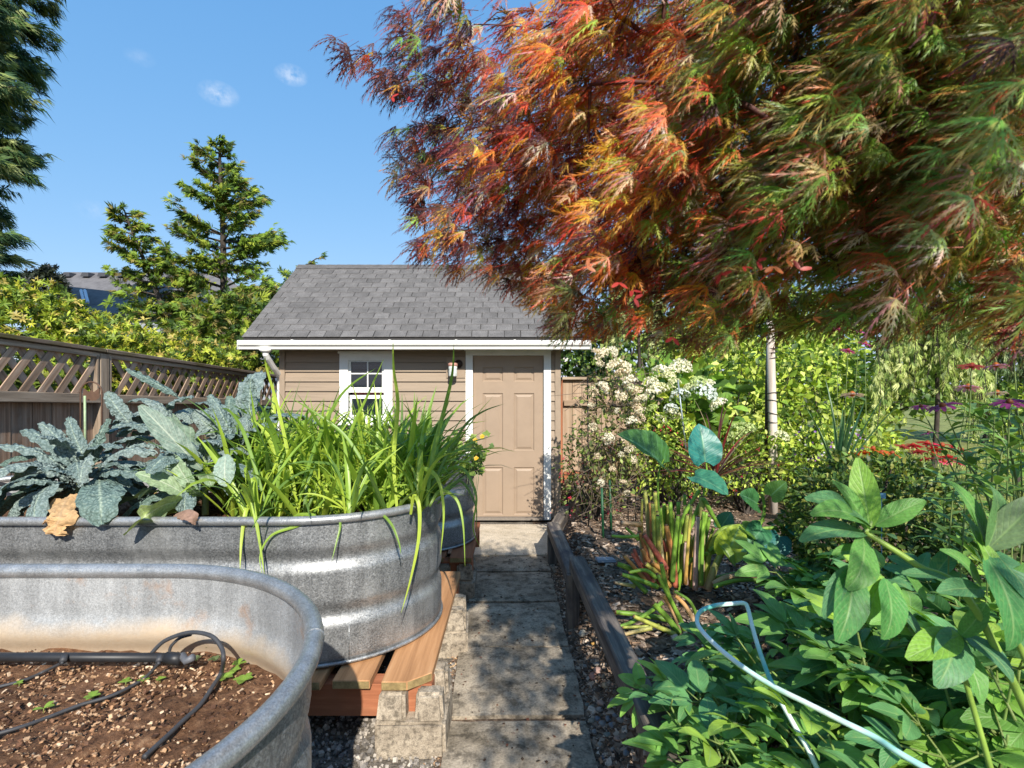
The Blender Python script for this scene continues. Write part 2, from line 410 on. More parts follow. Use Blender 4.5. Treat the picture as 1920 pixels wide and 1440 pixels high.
def bed_left(y):                      # the foot of the bed's slope, beside the path
    return 0.375 - 0.012 * (y - 2.5) if y < 4.75 else 0.375 - 0.012 * 2.25 + min(0.17, (y - 4.75) * 0.35)
def bed_z(x, y):
    e = bed_left(y); t = min(1.0, max(0.0, (x - e) / 0.21))
    t = t ** 1.9
    return -0.03 + 0.33 * t + (0.012 * hsh(x * 2, y * 2) if t > 0.02 else 0)
sheet('mulch_bed', np.concatenate((np.linspace(0.2, 0.75, 24), np.linspace(0.8, 3.4, 50))), np.linspace(-1.5, 7.2, 130), lambda x, y: bed_z(x, y) - (0.03 if x < 0.24 else 0), M['mulch'])
sheet('lawn', np.linspace(2.6, 26, 60), np.linspace(5.0, 34, 60), lambda x, y: 0.315 + 0.02 * hsh(x, y) - (0.1 if y < 5.3 or x < 2.9 else 0), M['lawn'])
sheet('bed_soil', np.linspace(0.9, 14, 40), np.linspace(6.4, 20, 40), lambda x, y: 0.29 + 0.02 * hsh(x * 2, y * 2), M['mulch'])
sheet('bed_soil', np.linspace(-14, -3.95, 20), np.linspace(0, 20, 40), lambda x, y: 0.02 + 0.02 * hsh(x * 2, y * 2), M['mulch'])

def concrete(name, a, b_, dark=0.5, scale=1.0):
    m, nt, b = nodes(name)
    v = coords(nt, 'Object')
    g = noise(nt, v, 4.5 * scale, 8, 0.68); g2 = noise(nt, v, 90 * scale, 4, 0.6); g3 = noise(nt, v, 15 * scale, 6, 0.7)
    c = ramp(nt, g, [(0.32, a), (0.6, b_)])
    c = mixc_(nt, c, ramp(nt, g2, [(0.36, (0.62,) * 3), (0.58, (1.1,) * 3)]), 0.75, 'MULTIPLY')
    c = mixc_(nt, c, ramp(nt, g3, [(0.38, (dark,) * 3), (0.52, (1.0,) * 3)]), 1.0, 'MULTIPLY')
    nt.links.new(c, b.inputs['Base Color']); b.inputs['Roughness'].default_value = 0.92; b.inputs['Specular IOR Level'].default_value = 0.2
    p = bump(nt, b, g2, 0.5, 0.004); bump(nt, b, g3, 0.35, 0.01, p)
    return m
M['paver'] = concrete('aged_concrete_paver', (0.175, 0.145, 0.105), (0.45, 0.38, 0.29), 0.45)
M['pad'] = concrete('doorstep_concrete', (0.50, 0.42, 0.31), (0.64, 0.55, 0.43), 0.82)
M['block'] = concrete('rough_block_concrete', (0.22, 0.18, 0.135), (0.48, 0.41, 0.32), 0.45, 2.4)

def slab_mesh(w, l, h, mat, seed, n=7, wob=0.006):
    r = random.Random(seed); bm = bmesh.new(); bmesh.ops.create_grid(bm, x_segments=n, y_segments=n, size=0.5)
    for v in bm.verts:
        e = max(abs(v.co.x), abs(v.co.y)) > 0.499
        v.co = Vector((v.co.x * w + (r.uniform(-wob, wob) if e else 0), v.co.y * l + (r.uniform(-wob, wob) if e else 0), r.uniform(-0.002, 0.002) - (0.006 if e else 0)))
    ext = bmesh.ops.extrude_edge_only(bm, edges=[e for e in bm.edges if e.is_boundary])
    for v in [g for g in ext['geom'] if isinstance(g, bmesh.types.BMVert)]: v.co.z = -h
    for f in bm.faces: f.smooth = False
    me = bpy.data.meshes.new('slab'); bm.to_mesh(me); bm.free(); me.materials.append(mat); return me
path = tag(bpy.data.objects.new('garden_path', None), kind='structure'); col.objects.link(path)
js = [0.50, 1.16, 1.82, 2.48, 3.15, 3.81, 4.42, 4.81]
for i in range(len(js) - 1):
    y0, y1 = js[i], js[i + 1]; yc = (y0 + y1) / 2
    o = link('paver', slab_mesh(0.662, y1 - y0 - 0.030, 0.05, M['paver'], i), path,
             Matrix.Translation((0.066 - 0.0145 * yc + random.uniform(-.006, .006), yc, random.uniform(-.004, .004))) @ Euler((random.uniform(-.006, .006), random.uniform(-.006, .006), 0.0145 + random.uniform(-.006, .006))).to_matrix().to_4x4())
link('doorstep_slab', slab_mesh(0.86, 1.05, 0.06, M['pad'], 50, 8, 0.004), path, Matrix.Translation((0.02, 5.36, 0.006)))
# the narrow sliver of slab beside the doorstep
link('edge_slab', slab_mesh(0.13, 0.40, 0.05, M['paver'], 52, 3, 0.004), path, Matrix.Translation((0.40, 4.62, -0.004)) @ Euler((0, 0, 0.1)).to_matrix().to_4x4())

# ------------------------------------------------------------------ garden shed
SY = 6.1
shed = thing('garden_shed', 'tan lap-sided garden shed with grey shingle roof, white gutter and six-panel door', 'shed', (-1.08, SY, 0))
def sm(dx=0, dy=0, dz=0): return Matrix.Translation((dx + 1.08, dy - SY, dz))       # world to shed coordinates
def spart(name, mb, mat, parent=shed, smooth=False):
    o = mb.build(name, mat, parent, smooth)
    if parent is shed: o.matrix_basis = sm()
    return o
XL, XR, BY, WT = -2.738, 0.574, 8.62, 2.12
EY, EZ, RY, RZ = 5.83, 2.133, 7.36, 3.286
# core walls behind the cladding, with real openings
mb = MB()
for a, b in (((XL + .02, 0.0), (-1.95, WT)), ((-1.95, 0), (-1.49, 1.16)), ((-1.95, 1.95), (-1.49, WT)), ((-1.49, 0), (-0.50, WT)), ((-0.50, 1.97), (0.41, WT)), ((0.41, 0), (XR - .02, WT))):
    mb.box((a[0], SY + 0.002, a[1]), (b[0], SY + 0.09, b[1]))
spart('front_wall', mb, M['siding'])
mb = MB()
for x in (XL + 0.02, XR - 0.11):
    V = [(x, SY + .09, 0), (x, BY, 0), (x, BY, WT), (x, RY, RZ - .06), (x, SY + .09, WT)]
    V2 = [(x + .09, b, c) for _, b, c in V]
    mb.add(V + V2, [[(4, 3, 2, 1, 0), (5, 6, 7, 8, 9)], [(i, (i + 1) % 5, (i + 1) % 5 + 5, i + 5) for i in range(5)]])
spart('side_wall', mb, M['siding'])
mb = MB().box((XL + .11, BY - .09, 0), (XR - .11, BY, WT)); spart('rear_wall', mb, M['siding'])
mb = MB().box((XL + .12, SY + .1, -0.02), (XR - .12, BY - .1, 0.03)); spart('floor', mb, M['dark'])
# lap siding, board by board
def siding_mesh(L, h=0.128):
    m = MB(); y1, y0, hh = -0.032, -0.008, L / 2
    V = [(-hh, 0, 0), (-hh, y1, 0), (-hh, y0, h), (-hh, 0, h), (hh, 0, 0), (hh, y1, 0), (hh, y0, h), (hh, 0, h)]
    m.add(V, [[(0, 1, 2, 3), (7, 6, 5, 4), (1, 5, 6, 2), (0, 4, 5, 1), (3, 2, 6, 7)]])
    return m.mesh('siding_board', M['siding'], False)
sid_cache = {}
z = 0.03
while z < 2.06:
    segs = []
    if z + 0.1 < 1.14 or z > 1.96: segs.append((XL + 0.066, -0.547 if z < 1.95 else XR - 0.07))
    else: segs += [(XL + 0.066, -2.032), (-1.405, -0.547)]
    if z <= 1.96: segs.append((0.461, XR - 0.07))
    for a, b in segs:
        k = round(b - a, 3)
        if k not in sid_cache: sid_cache[k] = siding_mesh(b - a)
        link('siding_board', sid_cache[k], shed, sm((a + b) / 2, SY + 0.001, z))
    z += 0.1143
for x0, x1 in ((XL, XL + 0.064), (XR - 0.068, XR)):
    link('corner_trim', plank_mesh(2.1, 0.04, x1 - x0, M['trim_tan'], 0.003), shed, sm((x0 + x1) / 2, SY - 0.016, 1.05) @ Euler((0, R(90), 0)).to_matrix().to_4x4())
# roof: deck, fascia, then every shingle
th = math.atan2(RZ - EZ, RY - EY)
roof = MB()
RX0, RX1 = -3.04, 0.86
for sgn in (1, -1):
    e = Vector((0, EY, EZ)) if sgn == 1 else Vector((0, 2 * RY - EY, EZ))
    V = []
    for x in (RX0, RX1):
        V += [(x, e.y, e.z - 0.012), (x, RY, RZ - 0.012), (x, RY, RZ - 0.075), (x, e.y, e.z - 0.075)]
    f = [(0, 1, 2, 3), (4, 7, 6, 5), (0, 4, 5, 1), (3, 2, 6, 7), (0, 3, 7, 4)]
    roof.add(V, [f])
M['shingle'] = None
m, nt, b = nodes('asphalt_shingle')
v = coords(nt, 'Object'); g = noise(nt, v, 260, 3, 0.7); g2 = noise(nt, v, 7, 5, 0.6)
c = ramp(nt, g, [(0.32, (0.048, 0.046, 0.045)), (0.5, (0.135, 0.128, 0.124)), (0.7, (0.275, 0.262, 0.252))])
c = mixc_(nt, c, ramp(nt, g2, [(0.35, (0.8,) * 3), (0.65, (1.12,) * 3)]), 1.0, 'MULTIPLY')
c = mixc_(nt, c, rnd_value(nt, 0.86, 1.12), 1.0, 'MULTIPLY')
nt.links.new(c, b.inputs['Base Color']); b.inputs['Roughness'].default_value = 0.9; b.inputs['Specular IOR Level'].default_value = 0.2
bump(nt, b, g, 0.6, 0.004); M['shingle'] = m
ro = spart('roof', roof, M['dark'])
def shingle_mesh(w, l, t=0.007):
    bm = bmesh.new(); bmesh.ops.create_cube(bm, size=1)
    for vv in bm.verts: vv.co = Vector((vv.co.x * w, vv.co.y * l, vv.co.z * t))
    bmesh.ops.bevel(bm, geom=[e for e in bm.edges if all(q.co.z > 0 for q in e.verts)], offset=0.0022, segments=1, affect='EDGES')
    me = bpy.data.meshes.new('shingle'); bm.to_mesh(me); bm.free(); me.materials.append(M['shingle']); return me
sh_cache = {}
rows, exp_, tab = 14, 0.1368, 0.1855
Rr = Euler((th, 0, 0)).to_matrix().to_4x4()
extra = MB(); cnt = 0
rr = random.Random(4)
for i in range(rows):
    x = RX0 - 0.008 - (tab * 0.5 if i % 2 else 0.0) - rr.uniform(0, 0.03)
    while x < RX1 - 0.01:
        a, b2 = max(x, RX0 - 0.012), min(x + tab, RX1 + 0.012)
        w = round(b2 - a - 0.006, 3); x += tab
        if w < 0.02: continue
        l = exp_ * 1.28
        sc = i * exp_ - 0.012
        Mx = sm((a + b2) / 2, EY, EZ) @ Rr @ Matrix.Translation((rr.uniform(-.001, .001), sc + l / 2 + rr.uniform(-.003, .003), 0.004 + rr.uniform(0, .0012))) @ Euler((-R(1.9), 0, rr.uniform(-.004, .004))).to_matrix().to_4x4()
        if cnt < 296:
            if w not in sh_cache: sh_cache[w] = shingle_mesh(w, l)
            link('shingle', sh_cache[w], ro, Mx if False else Matrix.Translation((-1.08, SY, 0)) @ Mx); cnt += 1
        else:
            mt = np.array(Matrix.Translation((-1.08, SY, 0)) @ Mx); q = np.array([(sx * w / 2, sy * l / 2, sz * .0035) for sz in (-1, 1) for sx, sy in ((-1, -1), (1, -1), (1, 1), (-1, 1))])
            q = q @ mt[:3, :3].T + mt[:3, 3]
            extra.add(q, [[(4, 5, 6, 7), (0, 1, 5, 4), (1, 2, 6, 5), (3, 0, 4, 7), (2, 3, 7, 6)]])
x = RX0 - 0.01
while x < RX1:                              # bent ridge caps
    for sgn in (1, -1):
        q = []
        for t_, dz in ((0, 0.016), (0.13, 0.018)):
            for xx in (x, min(x + 0.19, RX1 + .01)):
                q.append((xx, RY - sgn * t_ * math.cos(th), RZ - t_ * math.sin(th) + dz + (0.004 if xx == x else 0)))
        extra.add(q, [[(0, 1, 3, 2)]])
    x += 0.14
tag(extra.build('ridge_shingles', M['shingle'], ro), kind='stuff')
# plain rear slope
mb = MB(); q = [(RX0 - .01, 2 * RY - EY + .01, EZ - .004), (RX1 + .01, 2 * RY - EY + .01, EZ - .004), (RX1 + .01, RY, RZ + .002), (RX0 - .01, RY, RZ + .002)]
mb.add(q, [[(0, 1, 2, 3)]]); mb.build('rear_slope', M['shingle'], ro)
# soffit, fascia and barge boards
mb = MB().box((RX0 + .02, EY + 0.03, EZ - 0.10), (RX1 - .02, SY + 0.0, EZ - 0.082)); spart('soffit', mb, M['trim_tan'])
mb = MB().box((RX0 + .005, EY + 0.004, EZ - 0.13), (RX1 - .005, EY + 0.026, EZ - 0.045)); spart('fascia', mb, M['white'])
for x in (RX0 + 0.012, RX1 - 0.012):
    for sgn in (1, -1):
        L = (RY - EY) / math.cos(th)
        mid = Vector((x, RY - sgn * (RY - EY) / 2, (EZ + RZ) / 2 - 0.105))
        link('barge_board', plank_mesh(L, 0.02, 0.10, M['trim_tan'], 0.002), shed, sm(*mid) @ Euler((0, 0, R(90))).to_matrix().to_4x4() @ Euler((0, -sgn * th, 0)).to_matrix().to_4x4())
# gutter: a pressed profile pushed along x
prof = [(5.815, 2.083), (5.815, 1.985), (5.765, 1.982), (5.752, 1.990), (5.748, 2.012), (5.735, 2.026), (5.722, 2.034), (5.716, 2.050), (5.716, 2.080), (5.722, 2.086), (5.728, 2.080), (5.726, 2.045), (5.752, 2.020), (5.760, 1.994), (5.808, 1.992), (5.808, 2.083)]
def extrude_x(prof, x0, x1, name, mat, parent):
    n = len(prof); V = [(x0, a, b) for a, b in prof] + [(x1, a, b) for a, b in prof]
    fs = [(i, (i + 1) % n, (i + 1) % n + n, i + n) for i in range(n)]
    me = np_mesh(name, V, [np.array(fs), np.array([list(range(n))]), np.array([list(range(n, 2 * n))[::-1]])], smooth=False, mats=[mat])
    o = link(name, me, parent); o.matrix_basis = sm() if parent is shed else Matrix.Identity(4); return o
gut = extrude_x(prof, -3.047, 0.876, 'gutter', M['gutter'], shed)
for x in (-3.049, 0.874): MB().box((x, 5.717, 1.984), (x + 0.004, 5.816, 2.086)).build('end_cap', M['gutter'], gut)
for x in (-2.44, -1.76, -1.36, -0.62, 0.03, 0.52):
    MB().box((x - .012, 5.712, 2.080), (x + .012, 5.82, 2.092)).build('gutter_hanger', M['gutter'], gut)
mb = MB()
mb.tube([(-2.76, 5.775, 1.99), (-2.76, 5.775, 1.955)], [0.075, 0.045], 12)
mb.build('outlet', M['gutter'], gut, True)
mb = MB(); pts = [(-2.76, 5.775, 1.965), (-2.76, 5.780, 1.93), (-2.757, 5.81, 1.895), (-2.752, 5.95, 1.79), (-2.75, 6.08, 1.715), (-2.765, 6.14, 1.67), (-2.775, 6.17, 1.6), (-2.775, 6.17, 0.08)]
mb.tube(pts, 0.034, 10); dsp = spart('downspout', mb, M['gutter'], shed, False)
rg = extrude_x([(2 * RY - a, b) for a, b in prof][::-1], -3.047, 0.99, 'rear_gutter', M['gutter'], shed)
# window
win = MB()
x0, x1, z0, z1 = -2.03, -1.407, 1.14, 1.97
def fr(mb, x0, x1, z0, z1, w, y0, y1, wb=None, wt=None):
    wb = w if wb is None else wb; wt = w if wt is None else wt
    mb.box((x0, y0, z0), (x0 + w, y1, z1)); mb.box((x1 - w, y0, z0), (x1, y1, z1))
    mb.box((x0 + w, y0, z1 - wt), (x1 - w, y1, z1)); mb.box((x0 + w, y0, z0), (x1 - w, y1, z0 + wb))
fr(win, x0, x1, z0, z1, 0.100, SY - 0.036, SY + 0.0, 0.06, 0.092)
win.box((x0 - 0.012, SY - 0.060, z1 - 0.012), (x1 + 0.012, SY + 0.0, z1 + 0.014))
win.box((x0 - 0.012, SY - 0.070, z0 - 0.02), (x1 + 0.012, SY + 0.0, z0 - 0.001))
wn_ = spart('window', win, M['white'])
sash = MB(); fr(sash, -1.929, -1.508, 1.50, 1.876, 0.027, SY - 0.012, SY + 0.02, 0.06, 0.012); sash.build('upper_sash', M['white'], wn_)
sash = MB(); fr(sash, -1.928, -1.509, 1.202, 1.468, 0.027, SY + 0.022, SY + 0.05, 0.03, 0.042); sash.build('lower_sash', M['white'], wn_)
MB().box((-1.712, SY - 0.008, 1.561), (-1.698, SY + 0.012, 1.863)).build('muntin', M['white'], wn_)
MB().box((-1.901, SY - 0.009, 1.716), (-1.536, SY + 0.011, 1.730)).build('muntin', M['white'], wn_)
m, nt, b = nodes('window_glass')
b.inputs['Base Color'].default_value = (0.02, 0.03, 0.04, 1); b.inputs['Roughness'].default_value = 0.03; b.inputs['Specular IOR Level'].default_value = 0.9
trb = nt.nodes.new('ShaderNodeBsdfTransparent'); mx = nt.nodes.new('ShaderNodeMixShader'); mx.inputs[0].default_value = 0.55
nt.links.new(trb.outputs[0], mx.inputs[1]); nt.links.new(b.outputs[0], mx.inputs[2]); nt.links.new(mx.outputs[0], nt.nodes['Material Output'].inputs['Surface'])
M['glass'] = m
for a, b2, c, d in ((-1.902, -1.706, 1.724, 1.865), (-1.704, -1.535, 1.724, 1.865), (-1.902, -1.706, 1.56, 1.722), (-1.704, -1.535, 1.56, 1.722)):
    MB().box((a, SY - 0.001, c), (b2, SY + 0.003, d)).build('pane', M['glass'], wn_)
MB().box((-1.902, SY + 0.034, 1.23), (-1.535, SY + 0.038, 1.43)).build('pane', M['glass'], wn_)
mb = MB().box((-1.93, SY + 0.14, 1.785), (-1.50, SY + 0.16, 1.835)); mb.build('inner_strip', plain('pale_strip', (0.55, 0.6, 0.66)), wn_)  # pale blue-grey strip behind the upper panes
mb = MB().box((-1.93, SY + 0.16, 1.47), (-1.50, SY + 0.18, 1.515)); mb.build('inner_shelf', plain('shelf_red', (0.20, 0.05, 0.045)), wn_)
# door and casing
mb = MB()
mb.box((-0.545, SY - 0.032, 0.0), (-0.463, SY + 0.03, 1.99)); mb.box((0.375, SY - 0.032, 0.0), (0.459, SY + 0.03, 1.99))
mb.box((-0.463, SY - 0.032, 1.937), (0.375, SY + 0.03, 1.99)); mb.box((-0.56, SY - 0.044, 1.9905), (0.474, SY + 0.02, 2.006))
spart('door_casing', mb, M['white'])
mb = MB(); DX0, DX1 = -0.459, 0.371
cols_ = [(904.8, 943.2), (963.4, 1001.8)]; rows_ = [(687.3, 714.4), (736.3, 844.2), (875.4, 964.8)]
cx_ = [tuple((p - CX) * SY / F for p in c) for c in cols_]; rz_ = [tuple(H - (p - 719) * SY / F for p in r) for r in rows_]
xs = [DX0, cx_[0][0], cx_[0][1], cx_[1][0], cx_[1][1], DX1]
zs = [0.03, rz_[2][1], rz_[2][0], rz_[1][1], rz_[1][0], rz_[0][1], rz_[0][0], 1.934]
fy, ry = SY + 0.012, SY + 0.024
for i in range(5):
    for j in range(7):
        if i in (1, 3) and j in (1, 3, 5): continue
        mb.box((xs[i], fy, zs[j]), (xs[i + 1], SY + 0.05, zs[j + 1]))
door = spart('door', mb, M['door'])
for i in (1, 3):
    for j in (1, 3, 5):
        a, b2, c, d = xs[i], xs[i + 1], zs[j], zs[j + 1]; p = MB(); lv = []
        for off, y in ((0, fy + 0.0005), (0.012, ry), (0.020, ry), (0.044, fy + 0.003)):
            lv += [(a + off, y, c + off), (b2 - off, y, c + off), (b2 - off, y, d - off), (a + off, y, d - off)]
        f = [(4 * k + q, 4 * k + (q + 1) % 4, 4 * k + 4 + (q + 1) % 4, 4 * k + 4 + q) for k in range(3) for q in range(4)] + [(12, 13, 14, 15)]
        p.add(lv, [f]); p.build('door_panel', M['door'], door)
mb = MB().box((-0.463, SY - 0.05, 0.0), (0.375, SY + 0.05, 0.028)); spart('threshold', mb, plain('threshold_grey', (0.22, 0.19, 0.16), 0.8))
# wall lamp: block, mount, jar
lm = MB().box((-0.772, SY - 0.036, 1.672), (-0.553, SY - 0.0, 1.916)); lamp = spart('wall_lamp', lm, M['trim_tan'])
mb = MB(); mb.tube([(-0.63, SY - 0.037, 1.835), (-0.63, SY - 0.06, 1.835)], [0.052, 0.046], 20); mb.tube([(-0.635, SY - 0.06, 1.838), (-0.66, SY - 0.115, 1.845)], 0.018, 8)
mb.build('lamp_mount', plain('dark_bronze', (0.05, 0.035, 0.03), 0.5, 0.5), lamp, True)
mb = MB(); mb.tube([(-0.686, SY - 0.12, 1.806), (-0.686, SY - 0.12, 1.812), (-0.686, SY - 0.12, 1.838), (-0.686, SY - 0.12, 1.846)], [0.052, 0.055, 0.055, 0.04], 20)
mb.build('lamp_cap', plain('copper_cap', (0.50, 0.27, 0.22), 0.5, 0.1), lamp, True)
mb = MB(); mb.tube([(-0.686, SY - 0.12, q) for q in (1.805, 1.78, 1.765, 1.745, 1.73, 1.70, 1.69, 1.685)], [0.050, 0.051, 0.0485, 0.051, 0.0485, 0.051, 0.047, 0.03], 20)
mb.build('lamp_jar', plain('ribbed_glass', (0.62, 0.66, 0.64), 0.15), lamp, True)

# ------------------------------------------------------------------ lattice fence on the left
fx = -3.85
fence = thing('lattice_fence', 'weathered brown board fence with a diagonal lattice top behind the kale', 'fence', (fx, 5.0, 0))
def cap_z(y): return 1.962 - 0.052 * (y - 3.88)
def rail_z(y): return 1.505 - 0.047 * (y - 3.88)
def fpl(name, size, loc, mat, rot=(0, 0, 0), bev=0.004, wob=0.0015, seed=0):
    return plank(name, size, Vector(loc) - Vector((fx, 5.0, 0)), mat, fence, rot, bev, wob, seed)
posts = [1.85, 4.77, 7.69]
for y in posts:
    zt = cap_z(y) - 0.035
    fpl('post', (zt + 0.05, 0.10, 0.10), (fx + 0.035, y, zt / 2 - 0.025), M['grey_wood'], (0, R(90), 0), 0.005)
    for s in (-1, 1): fpl('post_trim', (0.43, 0.022, 0.045), (fx + 0.06, y + s * 0.075, zt - 0.235), M['grey_wood'], (0, R(90), 0), 0.003)
slope = math.atan(0.052)
segs = [(0.2, 1.85), (1.85, 4.77), (4.77, 7.69), (7.69, 10.4)]
for k, (a, b2) in enumerate(segs):
    yc = (a + b2) / 2; L = (b2 - a) / math.cos(slope)
    # cap: grain along x, so turn the board to run along y and tilt it down the slope
    Mx = Matrix.Translation(Vector((fx + 0.03, yc, cap_z(yc) - 0.008)) - Vector((fx, 5, 0))) @ Euler((0, 0, R(90))).to_matrix().to_4x4() @ Euler((0, slope, 0)).to_matrix().to_4x4()
    link('cap_rail', plank_mesh(L - 0.004, 0.15, 0.036, M['rail_mossy'], 0.005, 0.002, k), fence, Mx)
    Mx = Matrix.Translation(Vector((fx + 0.062, yc, cap_z(yc) - 0.052)) - Vector((fx, 5, 0))) @ Euler((0, 0, R(90))).to_matrix().to_4x4() @ Euler((0, slope, 0)).to_matrix().to_4x4()
    link('upper_rail', plank_mesh(L - 0.10, 0.036, 0.045, M['grey_wood'], 0.004, 0.001, k), fence, Mx)
    sl2 = math.atan(0.047)
    Mx = Matrix.Translation(Vector((fx + 0.045, yc, rail_z(yc))) - Vector((fx, 5, 0))) @ Euler((0, 0, R(90))).to_matrix().to_4x4() @ Euler((0, sl2, 0)).to_matrix().to_4x4()
    link('middle_rail', plank_mesh(L - 0.10, 0.09, 0.082, M['grey_wood'], 0.005, 0.002, k + 9), fence, Mx)
    Mx = Matrix.Translation(Vector((fx - 0.045, yc, 0.30)) - Vector((fx, 5, 0))) @ Euler((0, 0, R(90))).to_matrix().to_4x4()
    link('bottom_rail', plank_mesh(L - 0.10, 0.04, 0.09, M['fence_wood'], 0.004), fence, Mx)
y = 0.3; k = 0
while y < 10.3:                               # upright boards
    w = 0.172; zt = rail_z(y) - 0.02
    fpl('fence_board', (zt, w, 0.018), (fx + 0.004 + random.uniform(-.003, .003), y, zt / 2), M['fence_wood'], (0, R(90), 0), 0.003, 0.002, k % 5)
    fence.children[-1].matrix_basis = Matrix.Translation(Vector((fx + 0.004 + random.uniform(-.003, .003), y, zt / 2)) - Vector((fx, 5, 0))) @ Euler((0, R(90), 0)).to_matrix().to_4x4() @ Euler((R(90), 0, 0)).to_matrix().to_4x4()
    y += w + 0.006; k += 1
def lattice(sgn, xoff, ang=52):
    y = -0.3
    while y < 10.4:
        zc = (cap_z(y) - 0.055 + rail_z(y) + 0.02) / 2; hgt = cap_z(y) - 0.05 - rail_z(y)
        if not any(abs(y - p) < 0.16 for p in posts) and y > 0.4:
            L = hgt / math.sin(R(ang)) + 0.03
            Mx = Matrix.Translation(Vector((fx + xoff, y, zc)) - Vector((fx, 5, 0))) @ Euler((0, 0, R(90))).to_matrix().to_4x4() @ Euler((0, -sgn * R(ang), 0)).to_matrix().to_4x4()
            link('lattice_slat', plank_mesh(round(L, 2), 0.010, 0.060, M['lattice'], 0.002), fence, Mx)
        y += 0.158
lattice(1, 0.055); lattice(-1, 0.042)

# ------------------------------------------------------------------ board fence right of the shed
bf = thing('board_fence', 'tan board fence with orange-brown end post beside the right shed wall', 'fence', (1.4, 7.1, 0.3))
def bpl(name, size, loc, mat, rot=(0, 0, 0), bev=0.003, wob=0.001, seed=0): return plank(name, size, Vector(loc) - Vector((1.4, 7.1, 0.3)), mat, bf, rot, bev, wob, seed)
x = 0.76; k = 0
while x < 2.6:
    Mx = Matrix.Translation(Vector((x, 7.1, 0.98)) - Vector((1.4, 7.1, 0.3))) @ Euler((0, R(90), 0)).to_matrix().to_4x4()
    link('fence_board', plank_mesh(1.36, 0.018, 0.128, M['back_fence'], 0.003, 0.0015, k % 4), bf, Matrix.Translation(Vector((x, 7.1 + random.uniform(-.003, .003), 0.98)) - Vector((1.4, 7.1, 0.3))) @ Euler((0, R(90), 0)).to_matrix().to_4x4())
    x += 0.134; k += 1
bpl('cap_rail', (1.96, 0.11, 0.036), (1.66, 7.08, 1.678), M['grey_wood']); bpl('middle_rail', (1.90, 0.05, 0.075), (1.66, 7.066, 1.34), M['back_fence'])
bpl('bottom_rail', (1.90, 0.05, 0.11), (1.66, 7.066, 0.34), M['red_cedar'])
bpl('post', (1.42, 0.05, 0.036), (0.672, 7.06, 0.96), M['red_cedar'], (0, R(90), 0))

# ------------------------------------------------------------------ raised timber edge of the bed
edge = thing('timber_bed_edge', 'weathered grey timber rail on short posts along the right of the path', 'bed edging', (0.42, 3.4, 0))
def epl(name, size, a, b, mat, bev=0.008, wob=0.003, seed=0):
    a = Vector(a); b = Vector(b); d = b - a
    q = d.to_track_quat('X', 'Z').to_matrix().to_4x4()
    return link(name, plank_mesh(d.length, size[0], size[1], mat, bev, wob, seed), edge, Matrix.Translation((a + b) / 2 - Vector((0.42, 3.4, 0))) @ q)
epl('rail', (0.105, 0.095), (0.553, 0.7, 0.375), (0.436, 3.46, 0.40), M['bed_timber'], 0.010, 0.004, 1)
epl('rail', (0.105, 0.10), (0.425, 3.40, 0.290), (0.372, 4.70, 0.297), M['bed_timber'], 0.010, 0.004, 2)
epl('rail', (0.10, 0.10), (0.40, 4.70, 0.285), (0.56, 5.35, 0.29), M['bed_timber'], 0.010, 0.004, 3)
for x, y, zt in ((0.405, 3.43, 0.345), (0.362, 4.63, 0.24)):
    link('post', plank_mesh(zt + 0.08, 0.075, 0.085, M['bed_timber'], 0.006, 0.002, 4), edge, Matrix.Translation(Vector((x, y, zt / 2 - 0.04)) - Vector((0.42, 3.4, 0))) @ Euler((0, R(90), 0)).to_matrix().to_4x4())

# ------------------------------------------------------------------ galvanised tanks
def galvanised(name, shade=1.0, metal=0.5, rough=0.5, calm=0.0):
    m, nt, b = nodes(name)
    v = coords(nt, 'Object', rnd=False)
    vo = N(nt, 'ShaderNodeTexVoronoi', Scale=170.0); nt.links.new(v, vo.inputs['Vector'])
    sp = nt.nodes.new('ShaderNodeSeparateColor'); nt.links.new(vo.outputs['Color'], sp.inputs[0])
    g = noise(nt, v, 3.2, 6, 0.6); st = noise(nt, coords(nt, 'Object', (16, 16, 1.2), False), 1.0, 6, 0.65); fine = noise(nt, v, 320, 2, 0.6)
    c = ramp(nt, sp.outputs[0], [(0.0, tuple(q * shade for q in (0.215, 0.225, 0.235))), (1.0, tuple(q * shade for q in (0.51, 0.525, 0.535)))])
    if calm: c = mixc_(nt, c, tuple(q * shade for q in (0.40, 0.41, 0.415)), calm)
    c = mixc_(nt, c, tuple(q * shade for q in (0.62, 0.63, 0.63)), ramp(nt, g, [(0.5, (0,) * 3), (0.7, (0.75,) * 3)]))
    c = mixc_(nt, c, ramp(nt, st, [(0.4, (0.8,) * 3), (0.7, (1.14,) * 3)]), 1.0, 'MULTIPLY')
    c = mixc_(nt, c, ramp(nt, fine, [(0.35, (0.72,) * 3), (0.65, (1.2,) * 3)]), 1.0, 'MULTIPLY')
    nt.links.new(c, b.inputs['Base Color']); b.inputs['Metallic'].default_value = metal
    nt.links.new(ramp(nt, sp.outputs[1], [(0, (rough - 0.1,) * 3), (1, (rough + 0.14,) * 3)]), b.inputs['Roughness'])
    bump(nt, b, sp.outputs[0], 0.05, 0.002)
    return m, nt, b, c
M['galv'] = galvanised('galvanised_steel', 0.88, 0.68, 0.46, 0.15)[0]
mi_, nt, b, c = galvanised('weathered_galvanised_inside', 0.92, 0.25, 0.62, 0.72)
